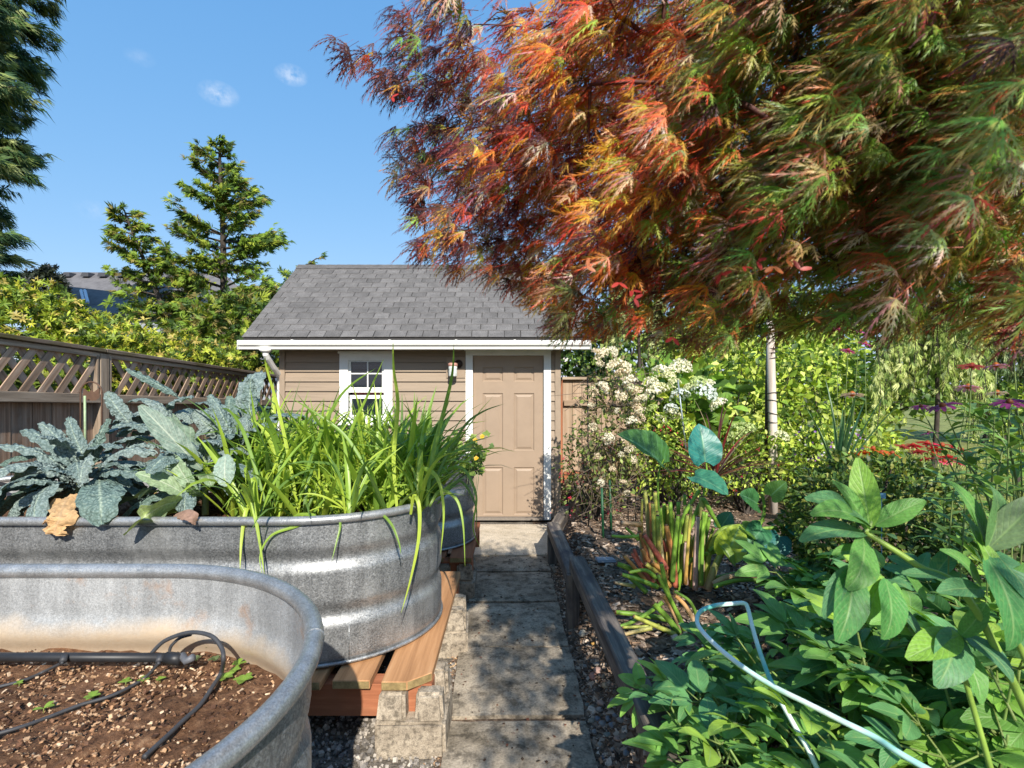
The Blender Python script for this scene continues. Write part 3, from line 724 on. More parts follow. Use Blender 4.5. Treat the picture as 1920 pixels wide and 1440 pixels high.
# rust and dried silt stains just above the soil line, with a ragged edge
tcx = nt.nodes.new('ShaderNodeTexCoord'); sx = nt.nodes.new('ShaderNodeSeparateXYZ'); nt.links.new(tcx.outputs['Object'], sx.inputs[0])
gn = noise(nt, tcx.outputs['Object'], 5, 7, 0.65)
ad = nt.nodes.new('ShaderNodeMath'); ad.operation = 'MULTIPLY_ADD'; ad.inputs[1].default_value = 0.13; nt.links.new(gn, ad.inputs[0]); nt.links.new(sx.outputs[2], ad.inputs[2])
c2 = mixc_(nt, c, (0.52, 0.40, 0.27), ramp(nt, ad.outputs[0], [(0.0, (0.9,) * 3), (0.865, (0.85,) * 3), (0.925, (0.0,) * 3)]))
gn2 = noise(nt, tcx.outputs['Object'], 9, 6, 0.7)
c2 = mixc_(nt, c2, (0.42, 0.20, 0.07), ramp(nt, gn2, [(0.56, (0,) * 3), (0.7, (0.4,) * 3)]))
c3 = mixc_(nt, c, c2, 1.0); nt.links.new(c3, b.inputs['Base Color']); M['galv_in'] = mi_
M['galv_rim'] = galvanised('galvanised_rim', 0.95, 0.55, 0.38, 0.7)[0]

def stadium(xl, xr, yc, rx, ry, n=40, ns=14, off=0.0):
    "closed counter-clockwise outline with an elliptical end at each side"
    pts = []
    for i in range(n + 1):
        a = -math.pi / 2 + math.pi * i / n; pts.append((xr + (rx + off) * math.cos(a), yc + (ry + off) * math.sin(a)))
    for i in range(1, ns): pts.append((xr + (xl - xr) * i / ns, yc + ry + off))
    for i in range(n + 1):
        a = math.pi / 2 + math.pi * i / n; pts.append((xl + (rx + off) * math.cos(a), yc + (ry + off) * math.sin(a)))
    for i in range(1, ns): pts.append((xl + (xr - xl) * i / ns, yc - ry - off))
    return np.array(pts)
def tank(label, xl, xr, yc, rx, ry, z0, z1, rim=0.021):
    t = thing('stock_tank', label, 'planter', ((xl + xr) / 2, yc, z0), 'galvanised stock tanks used as planters')
    T0 = Matrix.Translation(-Vector(t.location))
    h = z1 - z0
    prof = []                                                   # (height, inward offset): two pressed grooves
    for k in range(61):
        s = k / 60; d = 0.0
        for gc in (0.345, 0.725):
            q = (s - gc) / 0.095
            if abs(q) < 1: d += 0.020 * (0.5 + 0.5 * math.cos(math.pi * q)) * (1 - 0.0 * q)
        d += 0.012 * max(0, (0.05 - s) / 0.05)
        prof.append((s * h + z0, d - 0.010 * (1 - s) * 0))
    ins = [(z, d + 0.004) for z, d in prof]
    def shell(pr, flip):
        rings = [np.column_stack((stadium(xl, xr, yc, rx, ry, off=-d), np.full(len(stadium(xl, xr, yc, rx, ry)), z))) for z, d in pr]
        V = np.concatenate(rings); m = len(rings[0]); idx = np.arange(len(V)).reshape(len(pr), m)
        f = np.stack([idx[:-1], np.roll(idx[:-1], -1, 1), np.roll(idx[1:], -1, 1), idx[1:]], -1).reshape(-1, 4)
        return V, (f[:, ::-1] if flip else f)
    mb = MB(); V, f = shell(prof, False); mb.add(V, [f], mi=0); V, f = shell(ins, True); mb.add(V, [f], mi=1)
    o = mb.build('tank_shell', [M['galv'], M['galv_in']], t, True); o.matrix_basis = T0
    def ring(name, z, r, off, mat):
        p = stadium(xl, xr, yc, rx, ry, off=off); mb = MB(); mb.tube([(a, b2, z) for a, b2 in p], r, 12, closed=True)
        o = mb.build(name, mat, t, True); o.matrix_basis = T0; return o
    ring('rim', z1, rim, 0.006, M['galv_rim']); ring('base_lip', z0 + 0.008, 0.009, 0.0, M['galv'])
    # rim joints
    for a in (0.35, 0.62):
        p = stadium(xl, xr, yc, rx, ry, off=0.006); i = int(a * 40); mb = MB(); mb.tube([(*p[i], z1), (*(p[i] + (p[i + 1] - p[i]) * 0.06), z1)], rim + 0.0012, 14)
        o = mb.build('rim_joint', M['galv_rim'], t, True); o.matrix_basis = T0
    for side in (0.5,):                                            # welded side seam
        p = stadium(xl, xr, yc, rx, ry, off=0.002); q = p[6]; mb = MB(); mb.tube([(q[0], q[1], z0 + .01), (q[0], q[1], z0 + 0.18)], 0.0025, 6)
        o = mb.build('seam', M['galv'], t, True); o.matrix_basis = T0
    def soil(zs, amp, mat, nm):
        rr_ = 16; rings = []
        P = stadium(xl, xr, yc, rx, ry, n=60, ns=40, off=-0.006); C = np.column_stack((np.clip(P[:, 0], xl, xr), np.full(len(P), yc)))
        for k in range(rr_ + 1):
            s = k / rr_; q = C + (P - C) * s
            z = np.array([zs + amp * (hsh(a * 2.3, b2 * 2.1) * 0.6 + hsh(a * 7.1, b2 * 6.3) * 0.4) for a, b2 in q]); rings.append(np.column_stack((q, z)))
        V = np.concatenate(rings); m = len(P); idx = np.arange(len(V)).reshape(rr_ + 1, m)
        f = np.stack([idx[:-1], np.roll(idx[:-1], -1, 1), np.roll(idx[1:], -1, 1), idx[1:]], -1).reshape(-1, 4)
        return tag(link('planting_soil', np_mesh('planting_soil', V, [f], mats=[mat])), nm, 'soil', kind='stuff')
    return t, soil
ZT = 0.976
near_tank, so = tank('empty galvanised steel stock tank nearest the viewer, holding only soil and seedlings', -2.6, -1.10, 1.02, 0.66, 0.63, 0.29, 1.0, 0.0225)
so(0.75, 0.018, M['soil'], 'brown crumbly soil in the nearest tank')
mid_tank, so = tank('long galvanised steel stock tank planted with kale and strappy green leaves', -2.9, -1.06, 2.93, 0.655, 0.58, 0.295, 0.976)
so(0.862, 0.015, M['soil'], 'dark soil around the kale stems')
far_tank, so = tank('smaller galvanised tank in front of the shed with yellow-flowered trailing plant', -2.3, -0.86, 4.36, 0.545, 0.46, 0.31, 0.95, 0.018)
so(0.86, 0.015, M['soil'], 'soil in the tank closest to the shed')

# ------------------------------------------------------------------ timber stands and concrete blocks
def block(loc, label, rot=0.0):
    t = thing('concrete_block', label, 'concrete block', loc, 'notched concrete footing blocks'); t.rotation_euler = (0, 0, rot)
    r = random.Random(loc[1] * 7)
    bm = bmesh.new()
    def fbox(a, b, tp=0.0):
        q = bmesh.ops.create_cube(bm, size=1)['verts']
        for v in q:
            v.co = Vector((a[i] + (b[i] - a[i]) * (v.co[i] + 0.5) for i in range(3)))
        return q
    fbox((-.155, -.155, -.05), (.155, .155, .12))
    for sx in (-1, 1):
        for sy in (-1, 1):
            x = sorted((sx * .022, sx * .148)); y = sorted((sy * .052, sy * .148))
            q = fbox((x[0], y[0], .118), (x[1], y[1], .238))
            for v in q:
                if v.co.z > 0.2: v.co.x += -sx * 0.012 * (1 if abs(v.co.x) > .1 else -0.3); v.co.y += -sy * 0.012 * (abs(v.co.y) > .1)
    bmesh.ops.bevel(bm, geom=bm.edges[:], offset=0.012, segments=2, affect='EDGES')
    for v in bm.verts: v.co += Vector((r.uniform(-.004, .004), r.uniform(-.004, .004), r.uniform(-.004, .004)))
    me = bpy.data.meshes.new('block'); bm.to_mesh(me); bm.free(); me.materials.append(M['block'])
    link('block_body', me, t)
block((-0.447, 2.40, 0), 'notched concrete block under the front corner of the orange plank stand')
block((-0.430, 3.22, 0), 'notched concrete block halfway along the plank stand beside the path', 0.08)
block((-0.44, 4.02, 0), 'notched concrete block under the stand of the tank closest to the shed')
block((-1.9, 2.40, 0), 'notched concrete block behind the nearest tank under the plank stand')
def stand(label, y0, y1, xs, zt, corner, base):
    t = thing('timber_stand', label, 'stand', base); B = Vector(base)
    for y in (y0 + 0.10, y1 - 0.12):
        link('beam', plank_mesh(2.9, 0.09, 0.145, M['red_cedar'], 0.004, 0.001), t, Matrix.Translation(Vector((xs[0][1] - 1.45, y, zt - 0.042 - 0.0735)) - B))
    for i, (a, b) in enumerate(xs):
        w = b - a
        if i == 0 and corner:
            bm = bmesh.new(); c = 0.045
            pts = [(a, y0), (a + w * 0.53, y0), (b - 0.002, y0 + 0.075), (b, y1), (a, y1)]
            lo = [bm.verts.new((x, y, zt - 0.04)) for x, y in pts]; hi = [bm.verts.new((x, y, zt)) for x, y in pts]
            n = 5; fs = [bm.faces.new(hi), bm.faces.new(lo[::-1])]
            for k in range(n):
                f = bm.faces.new((lo[k], lo[(k + 1) % n], hi[(k + 1) % n], hi[k])); f.material_index = 1 if k in (0, 1) else 0
            bmesh.ops.bevel(bm, geom=bm.edges[:], offset=0.003, segments=1, affect='EDGES')
            cx, cyy = (a + b) / 2, (y0 + y1) / 2
            for v in bm.verts: v.co = Vector((v.co.y - cyy, -(v.co.x - cx), v.co.z - zt + 0.02))
            me = bpy.data.meshes.new('plank'); bm.to_mesh(me); bm.free(); me.materials.append(M['orange_wood']); me.materials.append(M['endgrain'])
            link('plank', me, t, Matrix.Translation(Vector((cx, cyy, zt - 0.02)) - B) @ Euler((0, 0, R(90))).to_matrix().to_4x4())
        else:
            L = y1 - y0
            bm = bmesh.new(); bmesh.ops.create_cube(bm, size=1)
            for v in bm.verts: v.co = Vector((v.co.x * L, v.co.y * w, v.co.z * 0.04))
            bmesh.ops.bevel(bm, geom=bm.edges[:], offset=0.004, segments=1, affect='EDGES')
            for f in bm.faces: f.material_index = 1 if abs(f.normal.x) > 0.9 else 0
            me = bpy.data.meshes.new('plank'); bm.to_mesh(me); bm.free(); me.materials.append(M['orange_wood'] if corner else M['red_cedar']); me.materials.append(M['endgrain'])
            link('plank', me, t, Matrix.Translation(Vector(((a + b) / 2, (y0 + y1) / 2 + 0.01 * (i % 2), zt - 0.02)) - B) @ Euler((0, 0, R(90))).to_matrix().to_4x4())
xs = [(-0.578, -0.362)]; x = -0.63
while x > -3.4: xs.append((x - 0.168, x)); x -= 0.216
stand('stand of orange-brown planks on red beams carrying the long kale tank', 2.275, 3.62, xs, 0.286, True, (-1.5, 2.9, 0))
xs = [(-0.47, -0.30)]; x = -0.51
while x > -2.9: xs.append((x - 0.168, x)); x -= 0.21
stand('stand of red-stained planks carrying the tank closest to the shed', 3.86, 4.86, xs, 0.300, False, (-1.3, 4.4, 0))
xs = [(-0.66, -0.50)]; x = -0.70
while x > -3.2: xs.append((x - 0.168, x)); x -= 0.216
stand('timber stand under the nearest tank', 0.40, 1.62, xs, 0.284, False, (-1.6, 1.0, 0))

# ------------------------------------------------------------------ irrigation in the tanks
M['poly'] = plain('black_poly_pipe', (0.022, 0.023, 0.026), 0.45)
M['poly2'] = plain('dusty_black_tube', (0.05, 0.052, 0.058), 0.55)
def curve(pts, n=10):
    P = [Vector(p) for p in pts]; out = []
    for i in range(len(P) - 1):
        a, b, c, d = P[max(0, i - 1)], P[i], P[i + 1], P[min(len(P) - 1, i + 2)]
        for k in range(n):
            t = k / n; out.append(0.5 * ((2 * b) + (c - a) * t + (2 * a - 5 * b + 4 * c - d) * t * t + (3 * b - a - 3 * c + d) * t ** 3))
    out.append(P[-1]); return out
pipe = thing('irrigation_pipe', 'thick black irrigation pipe lying along the back wall of the nearest tank', 'pipe', (-1.6, 1.50, 0.775))
def ppart(name, pts, r, mat, n=12):
    mb = MB(); mb.tube(pts, r, n); o = mb.build(name, mat, pipe, True); o.matrix_basis = Matrix.Translation((1.6, -1.50, -0.775)); return o
A, B_ = at(-160, 1232, 1.50), at(318, 1233, 1.48)
ppart('pipe_body', [A, at(60, 1232, 1.50), B_], 0.0125, M['poly'])
ppart('pipe_end', [at(312, 1233, 1.48), at(340, 1236, 1.475)], 0.0165, M['poly'])
ppart('end_clip', [at(340, 1228, 1.48), at(350, 1240, 1.47), at(362, 1232, 1.468)], 0.010, plain('grey_clamp', (0.12, 0.125, 0.14), 0.5))
for px in (121, 301): ppart('barb', [at(px, 1230, 1.478), at(px - 3, 1241, 1.462)], 0.009, M['poly2'])
def son(px, py, h=0.008):
    D = (H - .752 - h) * F / (py - CY); return at(px, py, D)
def tube_thing(label, pts, r, n=10, mat=None, name='drip_tube', cat='drip tube', group='thin drip tubes in the nearest tank'):
    mb = MB(); mb.tube(curve(pts, 12), r, n); o = mb.build(name, mat or M['poly2'], None, True); return tag(o, label, cat, group)
tube_thing('short thin drip tube running left from the black pipe', [at(118, 1242, 1.46), son(85, 1258, .012), son(40, 1277), son(-40, 1296)], 0.0042)
tube_thing('long thin drip tube curving from the pipe toward the front left of the soil', [at(299, 1242, 1.455), son(270, 1272, .012), son(215, 1302), son(150, 1322), son(90, 1345), son(30, 1366, .012), son(-60, 1390, .012)], 0.0045)
tube_thing('black tube arching high in a loop above the soil beside the seedlings', [at(285, 1224, 1.50), at(310, 1201, 1.50), at(355, 1186, 1.49), at(395, 1192, 1.47), at(415, 1214, 1.45), at(419, 1236, 1.43), son(414, 1262, .03), son(397, 1290, .022), son(375, 1322, .014), son(345, 1350, .011), son(318, 1376, .011), son(270, 1420, .012)], 0.0058)
tube_thing('short dark tube stub curling up behind the looped tube', [at(318, 1220, 1.52), at(322, 1210, 1.52), at(338, 1196, 1.52), at(358, 1190, 1.515)], 0.0045)
tube_thing('black hose with grey couplings lying at the back of the kale tank', [at(-40, 900, 3.25), at(20, 911, 3.2), at(75, 919, 3.15), at(140, 924, 3.1), at(200, 930, 3.05)], 0.012, 10, M['poly'], 'supply_hose', 'hose', None)
for px, py, r in ((78, 919, 0.018), (94, 921, 0.017)):
    mb = MB(); mb.tube([at(px - 7, py - 1, 3.15), at(px + 7, py + 1, 3.13)], r, 12); tag(mb.build('hose_coupling', plain('grey_coupling', (0.30, 0.32, 0.34), 0.4), None, True), 'pale grey hose coupling, %s one on the black hose' % ('left' if px < 80 else 'right'), 'coupling')

# ------------------------------------------------------------------ neighbour's house beyond the fence
hs = thing('neighbour_house', "neighbour's grey house with dark shingle roof beyond the shrubs", 'house', at(200, 720, 23)); HB = -Vector(hs.location)
M['far_roof'] = painted('far_roof_shingle', (0.15, 0.145, 0.15), 0.9, 0.2, 3, 0.2)
M['house_wall'] = painted('house_wall_paint', (0.30, 0.33, 0.38), 0.7, 0.05, 3)
M['far_dark'] = plain('dark_metal_vent', (0.05, 0.05, 0.055), 0.6)
def hpart(name, mb, mat, parent=hs):
    o = mb.build(name, mat, parent)
    if parent is hs: o.matrix_basis = Matrix.Translation(HB)
    return o
def P3(px, py, D): return tuple(at(px, py, D))
mb = MB()
mb.add([P3(60, 600, 21), P3(120, 510, 25), P3(420, 513, 25), P3(520, 600, 21)], [[(0, 3, 2, 1)]])
mb.add([P3(60, 600, 21), P3(120, 510, 25), P3(60, 560, 29)], [[(0, 1, 2)]])
mb.add([P3(120, 510, 25), P3(420, 513, 25), P3(420, 560, 29), P3(60, 560, 29)], [[(0, 1, 2, 3)]])
rf = hpart('roof', mb, M['far_roof'])
for px, D in ((131, 24.6), (166, 24.6), (197, 24.6), (230, 24.6)):
    c = at(px, 514, D); b = MB(); b.add([(c.x - .19, c.y - .25, c.z - .16), (c.x + .19, c.y - .25, c.z - .16), (c.x + .15, c.y - .2, c.z + .04), (c.x - .15, c.y - .2, c.z + .04), (c.x - .15, c.y + .2, c.z + .06), (c.x + .15, c.y + .2, c.z + .06), (c.x - .19, c.y + .25, c.z - .1), (c.x + .19, c.y + .25, c.z - .1)],
        [[(0, 1, 2, 3), (3, 2, 5, 4), (4, 5, 7, 6), (0, 3, 4, 6), (1, 7, 5, 2)]]); b.build('roof_vent', M['far_dark'], rf)
c = at(238, 516, 24.4); b = MB(); b.tube([(c.x, c.y, c.z - .2), (c.x, c.y, c.z + .16)], 0.05, 8); b.build('vent_pipe', M['far_dark'], rf)
mb = MB(); a = at(60, 590, 21.3); b2 = at(520, 590, 21.3); mb.box((a.x + .3, 21.3, -0.05), (b2.x - .3, 28, a.z)); hpart('wall', mb, M['house_wall'])
mb = MB()                                            # lower roof in front, with its dark fascia
mb.add([P3(40, 590, 17), P3(100, 534, 19.5), P3(300, 556, 19.5), P3(330, 585, 17)], [[(0, 3, 2, 1)]])
mb.add([P3(40, 590, 17), P3(330, 585, 17), P3(330, 590, 17), P3(40, 596, 17)], [[(0, 3, 2, 1)]])
lr = hpart('lower_roof', mb, M['far_roof'])
for px in (152, 159):
    b = MB(); p = [at(px, 546, 18.9), at(px + 6, 569, 17.85)]
    b.tube([p[0] + Vector((0, 0, .03)), p[1] + Vector((0, 0, .03))], 0.05, 6); b.build('flashing', plain('white_flashing', (0.6, 0.65, 0.72), 0.5), lr)
mb = MB(); a = at(60, 592, 17.3); b2 = at(320, 588, 17.3); mb.box((a.x, 17.3, -0.05), (b2.x, 20, a.z)); hpart('wall', mb, M['house_wall'])

# ------------------------------------------------------------------ Japanese maple overhead
def jit(c, n, s=0.25, r=None):
    r = r or rng; c = np.asarray(c, dtype=float)
    return np.clip(c[None] * (1 + r.normal(0, s, (n, 1))) * (1 + r.normal(0, s * 0.3, (n, 3))), 0.004, 0.75)
LOBE = {}
def laceleaf(seed, nl=7, teeth=6):
    "a finely cut maple leaf, lobes toward +y, about 1 unit long"
    r = random.Random(seed); V = []; Fq = []; Ft = []; TC = []
    angs = np.linspace(-1, 1, nl) * R(64)
    for a in angs:
        L = (1.0 - 0.42 * (abs(a) / R(64)) ** 1.3) * r.uniform(0.88, 1.08); a2 = a + r.uniform(-.06, .06)
        droop = r.uniform(0.3, 1.0); sway = r.uniform(-0.16, 0.16)
        def P(t, off, dz=0):
            y = L * t; x = off + sway * t * t * L
            z = -droop * 0.42 * L * t ** 2 + dz
            y = y * (1 - 0.10 * droop * t)
            return (x * math.cos(a2) + y * math.sin(a2), -x * math.sin(a2) + y * math.cos(a2), z)
        prev = None; n0 = len(V); lc = np.array((r.uniform(.8, 1.3), r.uniform(.65, 1.35), r.uniform(.8, 1.2))) * r.uniform(.7, 1.25)
        for k in range(teeth + 1):
            t = k / teeth; w = 0.0135 * (0.35 + 1.2 * math.sin(math.pi * min(1, 0.12 + t * 0.8))) * (1 - 0.55 * t)
            if k == teeth: w = 0.002
            i = len(V); V += [P(t, -w), P(t, w)]
            if prev is not None:
                Fq.append((prev, prev + 1, i + 1, i))
                if k < teeth:
                    wt = 0.068 * math.sin(math.pi * (0.18 + 0.72 * t)) * r.uniform(.7, 1.2)
                    for s in (-1, 1):
                        tb = t - 0.4 / teeth; j = len(V)
                        V += [P(tb, s * w * 0.9), P(t + 0.015, s * w * 0.9), P(min(1, t + 0.125 + r.uniform(0, .04)), s * (w + wt), -0.025 * r.random())]
                        Ft.append((j, j + 1, j + 2) if s > 0 else (j, j + 2, j + 1))
            prev = i
        for v in V[n0:]: q = math.hypot(v[0], v[1]); TC.append(lc * np.array((.85 + .4 * q, 1.12 - .3 * q, 1.0)))
    j = len(V); V += [(-0.008, -0.42, 0.05), (0.008, -0.42, 0.05), (0.006, 0.02, 0), (-0.006, 0.02, 0)]; Fq.append((j, j + 1, j + 2, j + 3))
    TC += [np.array((1.5, .4, .4))] * 4; LOBE[seed] = np.array(TC)
    return np.array(V), [np.array(Fq), np.array(Ft)]
M['maple'] = leafmat('maple_leaf', 0.42, 0.38, spec=0.45, var=0.18, nscale=25)
TPL = [laceleaf(s, (7, 5, 7, 5, 6)[s]) for s in range(5)]
mr = np.random.default_rng(5)
# outline of the crown as it hangs over the garden: lower-left edge given where it shows in the photograph
def low_edge(px):
    return np.interp(px, [580, 640, 700, 730, 780, 830, 900, 960, 1000, 1060, 1100, 1200, 1300, 1440, 1550, 1700, 1800, 1920, 2300], [84, 128, 150, 300, 470, 515, 510, 545, 560, 640, 640, 655, 690, 672, 660, 672, 680, 715, 760])
def left_holes(px, py):
    # open sky between the three hanging tongues of foliage on the left
    a = (px < 830) & (py > 150) & (py < 232) & (px < 700 + (py - 150) * 1.7)
    b = (px < 760) & (py > 305) & (px < 735 + (py - 300) * 0.16)
    c = (px < 690) & (py > 140)
    e = (px < 700) & (py > 120 + (px - 600) * .25)
    return a | b | c | e
NV = 11000
pos = []; pxs = []; pys = []; dep = []
while len(pos) < NV:
    px = mr.uniform(585, 2250); py = mr.uniform(-420, 720)
    le = float(low_edge(px)) - np.interp(px, [1000, 1300, 1800], [0, 25, 62])
    if py > le - 6 or left_holes(np.array(px), np.array(py)): continue
    dens = np.interp(px, [585, 720, 850, 1000, 2200], [0.55, 0.6, 0.85, 1, 0.95])
    if py > le - 110 and px > 1080: dens *= 0.42
    if mr.random() > dens: continue
    d0 = np.interp(px, [585, 900, 1200, 1500, 1920, 2250], [1.45, 1.25, 1.02, 0.86, 0.70, 0.62])
    d0 += 0.22 * max(0.0, (py - 330) / 350) + 0.10 * math.sin(px * 0.021 + py * 0.013) + 0.07 * math.sin(px * .05 - py * .031)
    D = d0 + abs(mr.normal(0, 0.27)) + (0.12 * mr.random() if px > 900 else 0.0)
    q = at(px, py, D)
    if q.z > 2.60: continue
    if px > 1930 and mr.random() > .20: continue
    pos.append(tuple(q)); pxs.append(px); pys.append(py); dep.append(D - d0)
NO = 1050                                     # the part of the crown over and behind the viewer's right shoulder
while len(pos) < NV + NO:
    x = mr.uniform(0.50, 2.4); y = mr.uniform(-1.2, 1.2); z = mr.uniform(2.0, 2.75)
    if x > 0.95 and mr.random() > 0.13: continue
    if z < 2.12 + 0.30 * (1.4 - abs(x - 1.5)) * 0.4 or (y > 0.45 and z < 2.35): continue
    if x < 0.58 + 0.12 * math.sin(y * 6): continue
    pos.append((x, y, z)); pxs.append(2300); pys.append(100); dep.append(0.3)
pos = np.array(pos); pxs = np.array(pxs); pys = np.array(pys); dep = np.array(dep); NM = len(pos)
APEX = np.array((1.75, 0.75, 2.15))
out = pos - APEX; outn = out / (np.linalg.norm(out, axis=1)[:, None] + 1e-6)
Yd = outn * np.array((1, 0.9, 0.35)) + np.array((-0.50, -0.22, -0.50)) + mr.normal(0, 0.25, (NM, 3))
Zd = np.array((0.05, -0.75, 0.75)) + mr.normal(0, 0.45, (NM, 3))
FR = frames(Yd, Zd)
size = mr.uniform(0.045, 0.098, NM)
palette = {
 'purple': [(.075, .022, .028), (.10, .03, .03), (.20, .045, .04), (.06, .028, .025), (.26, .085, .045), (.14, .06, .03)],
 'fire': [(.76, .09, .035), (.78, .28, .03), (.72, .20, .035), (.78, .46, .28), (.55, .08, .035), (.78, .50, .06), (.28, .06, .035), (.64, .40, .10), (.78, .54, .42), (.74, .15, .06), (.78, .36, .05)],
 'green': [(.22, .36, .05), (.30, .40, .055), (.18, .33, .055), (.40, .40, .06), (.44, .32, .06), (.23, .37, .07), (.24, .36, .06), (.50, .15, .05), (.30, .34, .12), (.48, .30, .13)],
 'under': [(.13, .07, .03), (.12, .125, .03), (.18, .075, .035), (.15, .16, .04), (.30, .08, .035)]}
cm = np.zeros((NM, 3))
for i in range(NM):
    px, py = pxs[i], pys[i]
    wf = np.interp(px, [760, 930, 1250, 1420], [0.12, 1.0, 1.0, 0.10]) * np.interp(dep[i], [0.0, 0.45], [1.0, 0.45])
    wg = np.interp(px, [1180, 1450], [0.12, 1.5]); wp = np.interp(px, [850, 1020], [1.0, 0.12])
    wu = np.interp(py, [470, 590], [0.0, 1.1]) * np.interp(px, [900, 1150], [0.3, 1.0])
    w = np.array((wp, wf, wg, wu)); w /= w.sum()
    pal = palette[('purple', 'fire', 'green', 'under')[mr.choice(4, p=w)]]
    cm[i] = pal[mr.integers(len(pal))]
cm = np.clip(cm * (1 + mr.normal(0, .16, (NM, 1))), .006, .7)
maple = thing('maple_tree', 'laceleaf Japanese maple with orange, red and green feathery leaves hanging overhead', 'tree', (2.35, 0.75, 0.28))
MT = Matrix.Translation(-Vector(maple.location))
# branches: each node joins its nearest neighbour that is closer to the head of the trunk
nodes_i = mr.choice(NM, 560, replace=False); NP = pos[nodes_i] - FR[nodes_i, :, 1] * 0.05 + np.array((0, 0, .015))
NP = np.vstack((np.array([(2.35, 0.75, 0.28), (2.32, 0.74, 1.0), (2.15, 0.75, 1.6), APEX]), NP))
da = np.linalg.norm(NP - APEX, axis=1); order = np.argsort(da[4:]) + 4
par = {1: 0, 2: 1, 3: 2}; done = [3]
for i in order:
    dd = np.linalg.norm(NP[done] - NP[i], axis=1) + 0.35 * da[done] * 0
    j = done[int(np.argmin(dd + np.maximum(0, da[done] - da[i]) * 3))]; par[i] = j; done.append(i)
cnt_ = np.ones(len(NP))
for i in list(order[::-1]) + [3, 2, 1]: cnt_[par[i]] += cnt_[i]
rad = 0.0011 * np.sqrt(cnt_) + 0.0004; rad = np.minimum(rad, np.where(NP[:, 0] < 0.12 * NP[:, 1], 0.0017, 0.0055)); rad[:4] = (0.055, 0.045, 0.036, 0.028)
mb = MB()
for i, j in par.items():
    if i <= 3: continue
    a, b2 = NP[j], NP[i]; mid = (a + b2) / 2 + np.array((0, 0, 0.03 * np.linalg.norm(b2 - a)))
    mb.tube([a, mid, b2], [min(rad[j], rad[i] * 1.5), rad[i] * 1.15, rad[i]], 5, caps=False)
M['maple_bark'] = plain('maple_bark', (0.09, 0.055, 0.045), 0.8)
M['maple_twig'] = plain('maple_twig', (0.10, 0.035, 0.03), 0.7)
o = mb.build('branches', M['maple_twig'], maple, True); o.matrix_basis = MT; tag(o, kind='stuff')
mb = MB(); mb.tube(curve([NP[0], NP[1], NP[2], NP[3]], 6), np.linspace(.06, .03, 19), 10); o = mb.build('trunk', M['maple_bark'], maple, True); o.matrix_basis = MT
near = np.argsort(np.where((pxs < 1960) & (pxs > 560) & (pys > -20), np.linalg.norm(pos - np.array((0, 0, H)), axis=1) + dep * 1.2, 99))[:290]
isn = np.zeros(NM, bool); isn[near] = True
crown = MB()
for k in range(5):
    sel = (~isn) & (np.arange(NM) % 5 == k)
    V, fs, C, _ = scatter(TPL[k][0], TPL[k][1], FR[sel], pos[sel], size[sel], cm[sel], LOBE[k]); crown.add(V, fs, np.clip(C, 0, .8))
o = crown.build('crown', M['maple'], maple, True); o.matrix_basis = MT; tag(o, kind='stuff')
qc = {}
for i in near:                                  # the leaves that show largest, one by one
    k = i % 5; pi = tuple(np.round(cm[i] / np.array((.06, .05, .03))).astype(int))
    key = (k, pi)
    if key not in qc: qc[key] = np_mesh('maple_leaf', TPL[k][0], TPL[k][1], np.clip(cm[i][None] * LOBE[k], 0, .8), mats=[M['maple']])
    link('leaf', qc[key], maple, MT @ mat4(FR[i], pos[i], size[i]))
# red winged seeds
def samara():
    mb = MB(); V, f, uv = strip(1.0, 0.17, 5, lambda t: 0.25 + 0.9 * math.sin(math.pi * (0.08 + 0.86 * t)) ** 0.9 if t > .05 else .3, 0.12, 0.1, 3)
    mb.add(V, f); a = np.array(V); a[:, 0] = a[:, 0] * math.cos(2.1) - a[:, 1] * math.sin(2.1); 
    b2 = np.array(V); c_, s_ = math.cos(1.9), math.sin(1.9); b2 = np.column_stack((b2[:, 0] * c_ - b2[:, 1] * s_, b2[:, 0] * s_ + b2[:, 1] * c_, b2[:, 2]))
    mb.add(b2, f); mb.tube([(0, 0, 0), (-.2, -.2, .3), (-.3, -.3, .8)], 0.02, 5); return mb
M['samara'] = leafmat('winged_seed', 0.4, 0.4, var=0.2)
SM = samara(); sV, sF, _, _, _ = SM.arrays()
sme = [np_mesh('winged_seed', sV, sF, np.tile(c, (len(sV), 1)), mats=[M['samara']]) for c in ((.50, .05, .04), (.36, .035, .035), (.50, .15, .05))]
for k, (px, py, D) in enumerate([(735, 182, 1.25), (765, 190, 1.25), (752, 200, 1.24), (1160, 530, .95), (1185, 545, .95), (1100, 500, .95), (1395, 500, .85), (1420, 490, .85), (1450, 500, .84), (1500, 505, .84), (1350, 515, .86), (1525, 597, .8), (1262, 633, .95), (1230, 530, .93), (1550, 213, .8), (1590, 220, .8), (1190, 560, .95), (1475, 487, .84)]):
    Rm = frames(np.array([(mr.normal(), mr.normal() - .6, mr.normal() * .5 - .7)]), np.array([(0, -1, .3)]))[0]
    link('winged_seed', sme[k % 3], maple, MT @ mat4(Rm, at(px, py, D), 0.019))

